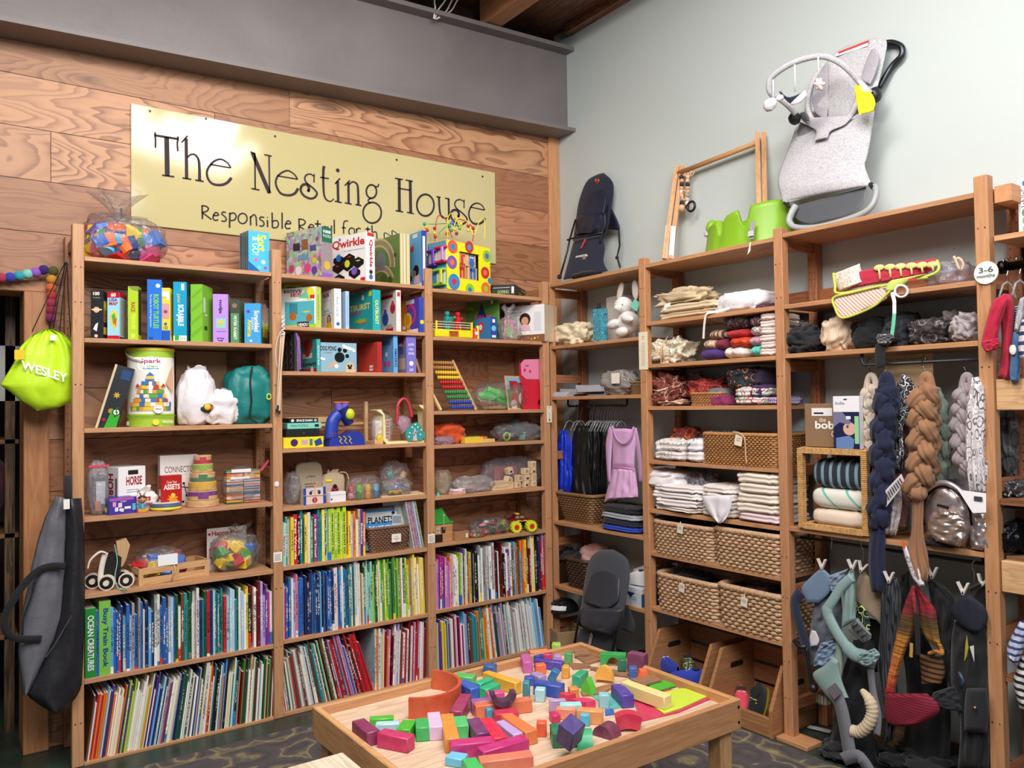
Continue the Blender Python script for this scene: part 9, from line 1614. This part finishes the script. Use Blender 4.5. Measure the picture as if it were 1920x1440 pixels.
lens(t,P,'lower_pocket','fabric','7f93ae',[(1540,1205),(1530,1225),(1525,1250)],[(1562,1200),(1570,1215),(1560,1250)],lambda b:.01,.02,crump=.02)
lens(t,P,'striped_cuff','stripe:5a5a54:60:x:.4','8a8a7c',[(1532,1300),(1530,1315),(1538,1322)],[(1556,1310),(1560,1318),(1556,1324)],lambda b:.03,.02)
t,P=carrier('sage green carrier with a large grey buckle and long grey strap',1600,.0)
clip(P,t,1598,1062,-.02)
lens(t,P,'front_panel','fabric','8aa6a2',[(1592,1070),(1584,1100),(1580,1140),(1578,1178)],[(1602,1070),(1604,1110),(1604,1145),(1606,1162)],lambda b:.0,.02,.004,3)
lens(t,P,'lower_panel','fabric','8ca8a4',[(1562,1232),(1545,1248),(1524,1264),(1538,1290),(1562,1318)],[(1572,1238),(1574,1255),(1580,1280),(1590,1305),(1592,1308)],lambda b:-.02,.018)
lens(t,P,'side_wing','fabric','98a89c',[(1564,1205),(1562,1230),(1560,1250),(1570,1275)],[(1578,1205),(1581,1230),(1580,1260),(1576,1278)],lambda b:.01,.02)
for nm,pts,rr,d_ in(('shoulder_strap',[(1598,1082),(1578,1100),(1562,1125),(1551,1145),(1560,1170),(1578,1200),(1600,1225),(1622,1232),(1640,1238)],[.020]*17+[.024]*16+[.030]*12+[.034]*4,-.02),):
 m=M('8fabaa');C_=catmull([P(x,y,d_)for x,y in pts],6);m.tube(C_,[rr[min(i,len(rr)-1)]for i in range(len(C_))],14,ell=(1,.55));m.build(nm,'fabric',t,3)
lens(t,P,'padded_end','fabric','86a2a2',[(1610,1226),(1606,1240),(1622,1250)],[(1640,1215),(1650,1228),(1640,1246)],lambda b:-.03,.02,crump=.012)
lens(t,P,'hip_pad','fabric','7a8284',[(1600,1168),(1590,1180),(1605,1195),(1618,1205)],[(1608,1158),(1625,1180),(1634,1190),(1630,1202)],lambda b:-.03,.014)
m=M('55565c');m.add([P(1594,1172,-.05),P(1604,1164,-.05),P(1632,1192,-.055),P(1622,1203,-.055)],[(0,1,2,3)]);[m.tube([P(1598+9*k,1176+9*k,-.056),P(1606+9*k,1168+9*k,-.056)],.004,6)for k in range(4)];m.build('buckle','satin',t,3)
m=M('74747e');m.ribbon(catmull([P(1568,1300,-.035),P(1578,1330,-.04),P(1586,1370,-.045),P(1592,1405,-.05),P(1594,1422,-.05)],6),.058,.004);m.ribbon(catmull([P(1632,1245,-.02),P(1636,1290,-.02),P(1646,1340,-.025),P(1644,1378,-.03)],6),.028,.004);m.ribbon(catmull([P(1580,1424,-.05),P(1610,1418,-.06),P(1632,1448,-.06)],6),.05,.004);m.build('grey_strap','fabric',t,3)
m=M('6a646e');m.add([P(1550,1292,-.045),P(1566,1280,-.045),P(1580,1298,-.05),P(1564,1312,-.05)],[(0,1,2,3)]);m.build('stitched_patch','fabric',t)
m=M('d8c4a4');C_=catmull([P(1616,1294,-.02),P(1630,1312,-.03),P(1636,1335,-.03),P(1628,1358,-.035),P(1612,1372,-.035),P(1598,1370,-.035)],10);m.tube(C_,[.010+.013*min(1,i/12)*(1+.18*math.sin(i*2.1))for i in range(len(C_))],14);m.build('ruched_beige_strap','fabric',t,3)
lens(t,P,'dark_body','fabric','17181c',[(1600,1200),(1580,1260),(1568,1330),(1556,1395),(1560,1430)],[(1640,1200),(1640,1260),(1636,1330),(1640,1395),(1650,1440)],lambda b:.10,.04,crump=.02)
t,P=carrier('tan beige carrier panel hanging behind the navy wrap tail',1640,.06)
lens(t,P,'panel','fabric','a08c74',[(1612,1076),(1604,1100),(1603,1125),(1640,1160)],[(1622,1072),(1652,1110),(1656,1140),(1652,1172)],lambda b:.05,.012);clip(P,t,1616,1066,.03,.3);hooked(P,t,1618,1055,.05)
lens(t,P,'floral_lining','floral:c8d87a:3a5a5a:30','14181c',[(1606,1128),(1606,1150),(1615,1180)],[(1622,1140),(1632,1165),(1630,1185)],lambda b:.045,.008);lens(t,P,'dark_back','fabric','1c1614',[(1604,1150),(1608,1200),(1620,1260)],[(1652,1165),(1648,1210),(1646,1260)],lambda b:.12,.02)
t,P=carrier('charcoal crinkled ring sling hanging in the middle of the lower rail',1670,.02)
lens(t,P,'crinkled_cloth','stripe:16171b:85:x:.4','3c3e46',[(1662,1080),(1653,1110),(1650,1180),(1648,1250),(1658,1330),(1654,1400)],[(1682,1082),(1690,1110),(1690,1160),(1680,1230),(1684,1310),(1676,1385)],lambda b:.01,.022,.008,6,crump=.018);clip(P,t,1667,1085,-.02)
t,P=carrier('woven red, orange and gold carrier with a deep crimson waistband',1720,-.01)
kn=lens(t,P,'woven_panel','knit','d05a2c',[(1710,1098),(1695,1135),(1682,1180),(1672,1230),(1664,1270),(1660,1300)],[(1716,1098),(1716,1135),(1714,1180),(1700,1215),(1684,1265),(1678,1305)],lambda b:-.01,.018,.004,3)
lens(t,P,'woven_side','knit','b04a28',[(1712,1098),(1722,1135),(1724,1170),(1738,1200)],[(1722,1100),(1752,1140),(1758,1170),(1766,1222)],lambda b:.02,.016,.004,3)
lens(t,P,'crimson_waistband','stripe:5a1024:95:z:.35','8a1a34',[(1660,1300),(1658,1325),(1662,1352),(1680,1362)],[(1738,1300),(1760,1320),(1758,1340),(1720,1362)],lambda b:-.02,.03,.003,2)
lens(t,P,'lower_side','stripe:2a1a14:50:z:.4','7a5430',[(1724,1226),(1726,1255),(1728,1285)],[(1768,1232),(1772,1262),(1764,1285)],lambda b:.03,.02)
m=M('b83a2c');m.tube(catmull([P(1742,1226,.0),P(1755,1222,-.01),P(1766,1226,-.01),P(1764,1214,.0),P(1756,1200,.0)],6),.008,8);m.ribbon([P(1712,1110,-.04),P(1716,1150,-.04),P(1717,1185,-.04)],.012,.003);m.build('strap','knit',t,3);m=M('c8983c');m.ribbon([P(1709,1206,-.035),P(1709,1220,-.035),P(1708,1232,-.035)],.012,.003);m.build('gold_tab','fabric',t);m=M('1a1410');m.ribbon([P(1718,1150,-.045),P(1721,1200,-.045),P(1721,1228,-.045)],.018,.003);m.build('dark_strap','fabric',t)
for k,(l,r,d_,lab)in enumerate((([(1740,1090),(1745,1130),(1756,1200),(1770,1260),(1780,1310)],[(1756,1088),(1790,1125),(1786,1200),(1790,1260),(1800,1305)],.08,'black carrier hanging behind the woven one, left of the navy waist'),([(1690,1080),(1684,1120),(1690,1200),(1700,1300),(1690,1440)],[(1704,1070),(1710,1120),(1740,1200),(1780,1300),(1780,1440)],.14,'black carrier body filling the gap behind the woven panel'))):
 t,P=carrier(lab,1750,d_);lens(t,P,'body','fabric','101114',l,r,lambda b:d_,.03,.005,4,crump=.02)
 if k==0:clip(P,t,1748,1076,.04)
t,P=carrier('navy and black structured carrier at the right end of the lower rail',1815,.0)
clip(P,t,1806,1106,-.02);clip(P,t,1842,1092,.04,.2);hooked(P,t,1826,1096,.05)
m=M('2a2420');m.tube([P(1818,1104,.02),P(1838,1094,.03)],.009,8);m.build('wooden_bar','satin',t)
lens(t,P,'navy_waist_pad','stripe:1c2032:34:x:.3','1a1d2c',[(1806,1118),(1788,1132),(1782,1148),(1800,1172),(1822,1185)],[(1818,1114),(1845,1136),(1852,1155),(1850,1170),(1836,1190)],lambda b:-.02,.022)
lens(t,P,'black_body','fabric','121318',[(1790,1165),(1784,1200),(1784,1280),(1800,1360),(1796,1440)],[(1850,1170),(1856,1220),(1856,1290),(1856,1360),(1856,1445)],lambda b:.02,.04,.006,3,crump=.02)
lens(t,P,'front_pouch','fabric','1c1e26',[(1812,1290),(1808,1330),(1808,1370)],[(1850,1290),(1854,1330),(1850,1375)],lambda b:-.03,.03);lens(t,P,'side_wing','fabric','1e2028',[(1750,1298),(1748,1315),(1770,1330)],[(1790,1285),(1800,1310),(1806,1335)],lambda b:-.01,.02,crump=.01)
lens(t,P,'back_panel','fabric','0e0f12',[(1830,1105),(1822,1130),(1826,1170)],[(1850,1098),(1858,1130),(1858,1170)],lambda b:.06,.02)
m=M('b8a830');m.add([P(1813,1190,-.05),P(1816,1214,-.055),P(1813,1230,-.05),P(1808,1240,-.05),P(1810,1208,-.05)],[(0,1,2,3,4)]);m.build('yellow_label','matte',t);m=M('d8d4d4');m.add([P(1818,1212,-.05),P(1826,1210,-.05),P(1827,1242,-.05)],[(0,1,2)]);m.build('white_label','matte',t);m=M('c8a850');m.ball(P(1828,1327,-.07),.006,None,8,6);m.build('brass_snap','metal',t,3);m=M('3a4660');m.tube([P(1798,1260,-.04),P(1806,1275,-.045),P(1802,1290,-.04)],.006,8);m.build('side_buckle','satin',t,3)
t,u,w,h=clump('baby_carrier','dark carrier heaped on the floor beneath the hanging carriers','B',0,1556,1640,1395,1420,-.06,.3,'15161b','fabric',90,.3,.3,part='heap')
clump('baby_carrier','black straps and cloth piled on the floor at the right under the carriers','B',0,1660,1850,1410,1430,.0,.3,'0f1013','fabric',91,.3,.3)
t,P=XT('plastic_strip','white perforated plastic strip lying on the floor behind the middle post','strip','B',1540,1366,.16,.0);m=M('b8b8bc');a_=hit(1516,1362,2,.01);b_=hit(1558,1372,2,.01);inv_=(Matrix.Translation(t.location)@Matrix.Rotation(SROT['B'],4,'Z')).inverted();m.ribbon([inv_@a_,inv_@b_],.03,.004,None,(0,0,1));m.build('strip','satin',t)
# right edge
z=2.07
u0_=at('B',1909,400,.12)[0];t=T('product_box','white boxed product printed 3-IN-1 at the right edge of the view','box','B',u0_,.12,z);hb=at('B',1909,337,.12)[1]-z;m=M('f2f4f6');m.box(0,.25,0,.12,0,hb,r=.002);m.build('carton','satin',t)
art(t,.25,.12,hb,[('t','frida',.05,.87,.55,.96,'4a7a9a'),('v','3-IN-1',.04,.5,.16,.82,'6a7a8a'),('c',.12,.4,.07,'5aa880'),('c',.12,.26,.07,'7ab898'),('c',.12,.12,.07,'8ac0a4')])
t=T('clothes_rail','thick dark pipe rail at the right edge','rail','B',0,0,0);m=M('2c2622');q=at('B',1892,500,.06);m.tube([(q[0]-.02,.06,q[1]),(3.2,.06,q[1])],.016,12);m.lathe([(.024,0),(.024,.02)],14,(q[0]-.03,.06,q[1]),axis='x');m.build('rail_bar','metal',t,3);zr2=q[1]
for k,(px,d)in enumerate(((1888,.05),(1912,.05))):hanger(['left','right'][k]+' wire hanger at the right edge of the view','B',at('B',px,520,d)[0],d,zr2+.02,.13,.08,1.3,group='hangers at the right edge')
def hang(name,label,px,d,z_,mat,col,parts_,cat='garment'):
 t,P=XT(name,label,cat,'B',px,620,d,z_)
 for nm,Lp,Rp,dd,th,*rest_ in parts_:lens(t,P,nm,rest_[1]if len(rest_)>1 else mat,rest_[0]if rest_ else col,Lp,Rp,lambda b,q=dd:q,th,.004,4,crump=.004)
 return t,P
t,P=hang('child_hoodie','crimson child hoodie on a hanger in front of the right post',1870,.0,1.55,'fabric','b81038',[('body',[(1880,550),(1874,580),(1878,630),(1876,680),(1870,705)],[(1896,552),(1902,580),(1898,640),(1896,700),(1894,718)],.03,.04),('sleeve',[(1885,550),(1862,565),(1850,600),(1842,630),(1839,646)],[(1890,562),(1878,600),(1873,625),(1872,645),(1868,656)],-.03,.025),('cuff',[(1840,640),(1840,648),(1848,661)],[(1872,634),(1874,645),(1866,656)],-.045,.02)])
t,P=hang('child_shirt','navy and white fine-striped shirt behind the crimson hoodie',1898,.06,1.5,'stripe:e8e8ec:110:z:.45','1c2238',[('body',[(1902,575),(1898,620),(1892,670),(1882,700)],[(1912,570),(1915,620),(1914,680),(1912,705)],.07,.03)])
t,P=hang('child_shirt','grey and denim blue shirt with a white rabbit patch',1905,.02,1.5,'heather','b8b8be',[('grey_sleeve',[(1912,560),(1905,590),(1901,620)],[(1922,555),(1920,590),(1912,625)],.0,.02),('blue_sleeve',[(1900,622),(1896,660),(1893,700),(1895,715)],[(1914,628),(1914,660),(1912,700),(1910,717)],.0,.02,'3f6a98','fabric')])
m=M('e8e0dc');m.blob(P(1899,656,-.025),(.012,.003,.018),.1,2,2,None,12,8);m.build('rabbit_patch','matte',t,3)
hang('child_shirt','grey shirt with red, yellow and navy stripes cut by the right edge',1918,-.03,1.5,'stripe:2a3a6a:30:z:.4','d8d4d4',[('sleeve',[(1916,600),(1911,625),(1909,650),(1912,670)],[(1945,590),(1945,620),(1945,650),(1945,690)],-.03,.03)])
hang('child_shirt','blue and white striped child top hanging low at the right edge',1905,.0,.55,'stripe:3a4c88:42:z:.4','c8cce0',[('sleeve',[(1912,1165),(1898,1190),(1888,1215),(1890,1235)],[(1930,1165),(1925,1200),(1912,1235),(1906,1250)],.0,.03),('black_striped_body',[(1915,1230),(1906,1255),(1900,1280),(1912,1330)],[(1945,1230),(1945,1260),(1945,1290),(1940,1340)],.02,.03,'d8d8d8','stripe:1c1c20:40:z:.45')])
clump('metallic_bag','dark silver crinkled bag at the right edge','B',1.12,1886,1935,900,930,.08,.2,'6a6c72','leather',95,.3,.3,cat='bag');clump('black_bag','shiny black bag at the right edge under the silver one','B',.935,1886,1935,975,990,.02,.22,'1c1e24','leather',96,.15,.15,cat='bag');clump('dark_garment','grey printed garment seen dimly behind the right post','B',1.19,1870,1905,755,800,.14,.1,'4a484c','floral:2a2a2c:6a686c:14',97,.2,.2)
m=M('6a4a34');m.box(0,.7,0,.28,0,.02);one(m,'edge_shelf','wood:x','dim wooden shelf board under the bags at the right edge','shelf','B',2.51,.04,.91)
m=M('26262a');m.box(0,.7,0,.24,0,.006);one(m,'wire_shelf','metal','thin grey wire shelf edge at the right edge','shelf','B',2.51,.02,1.10)
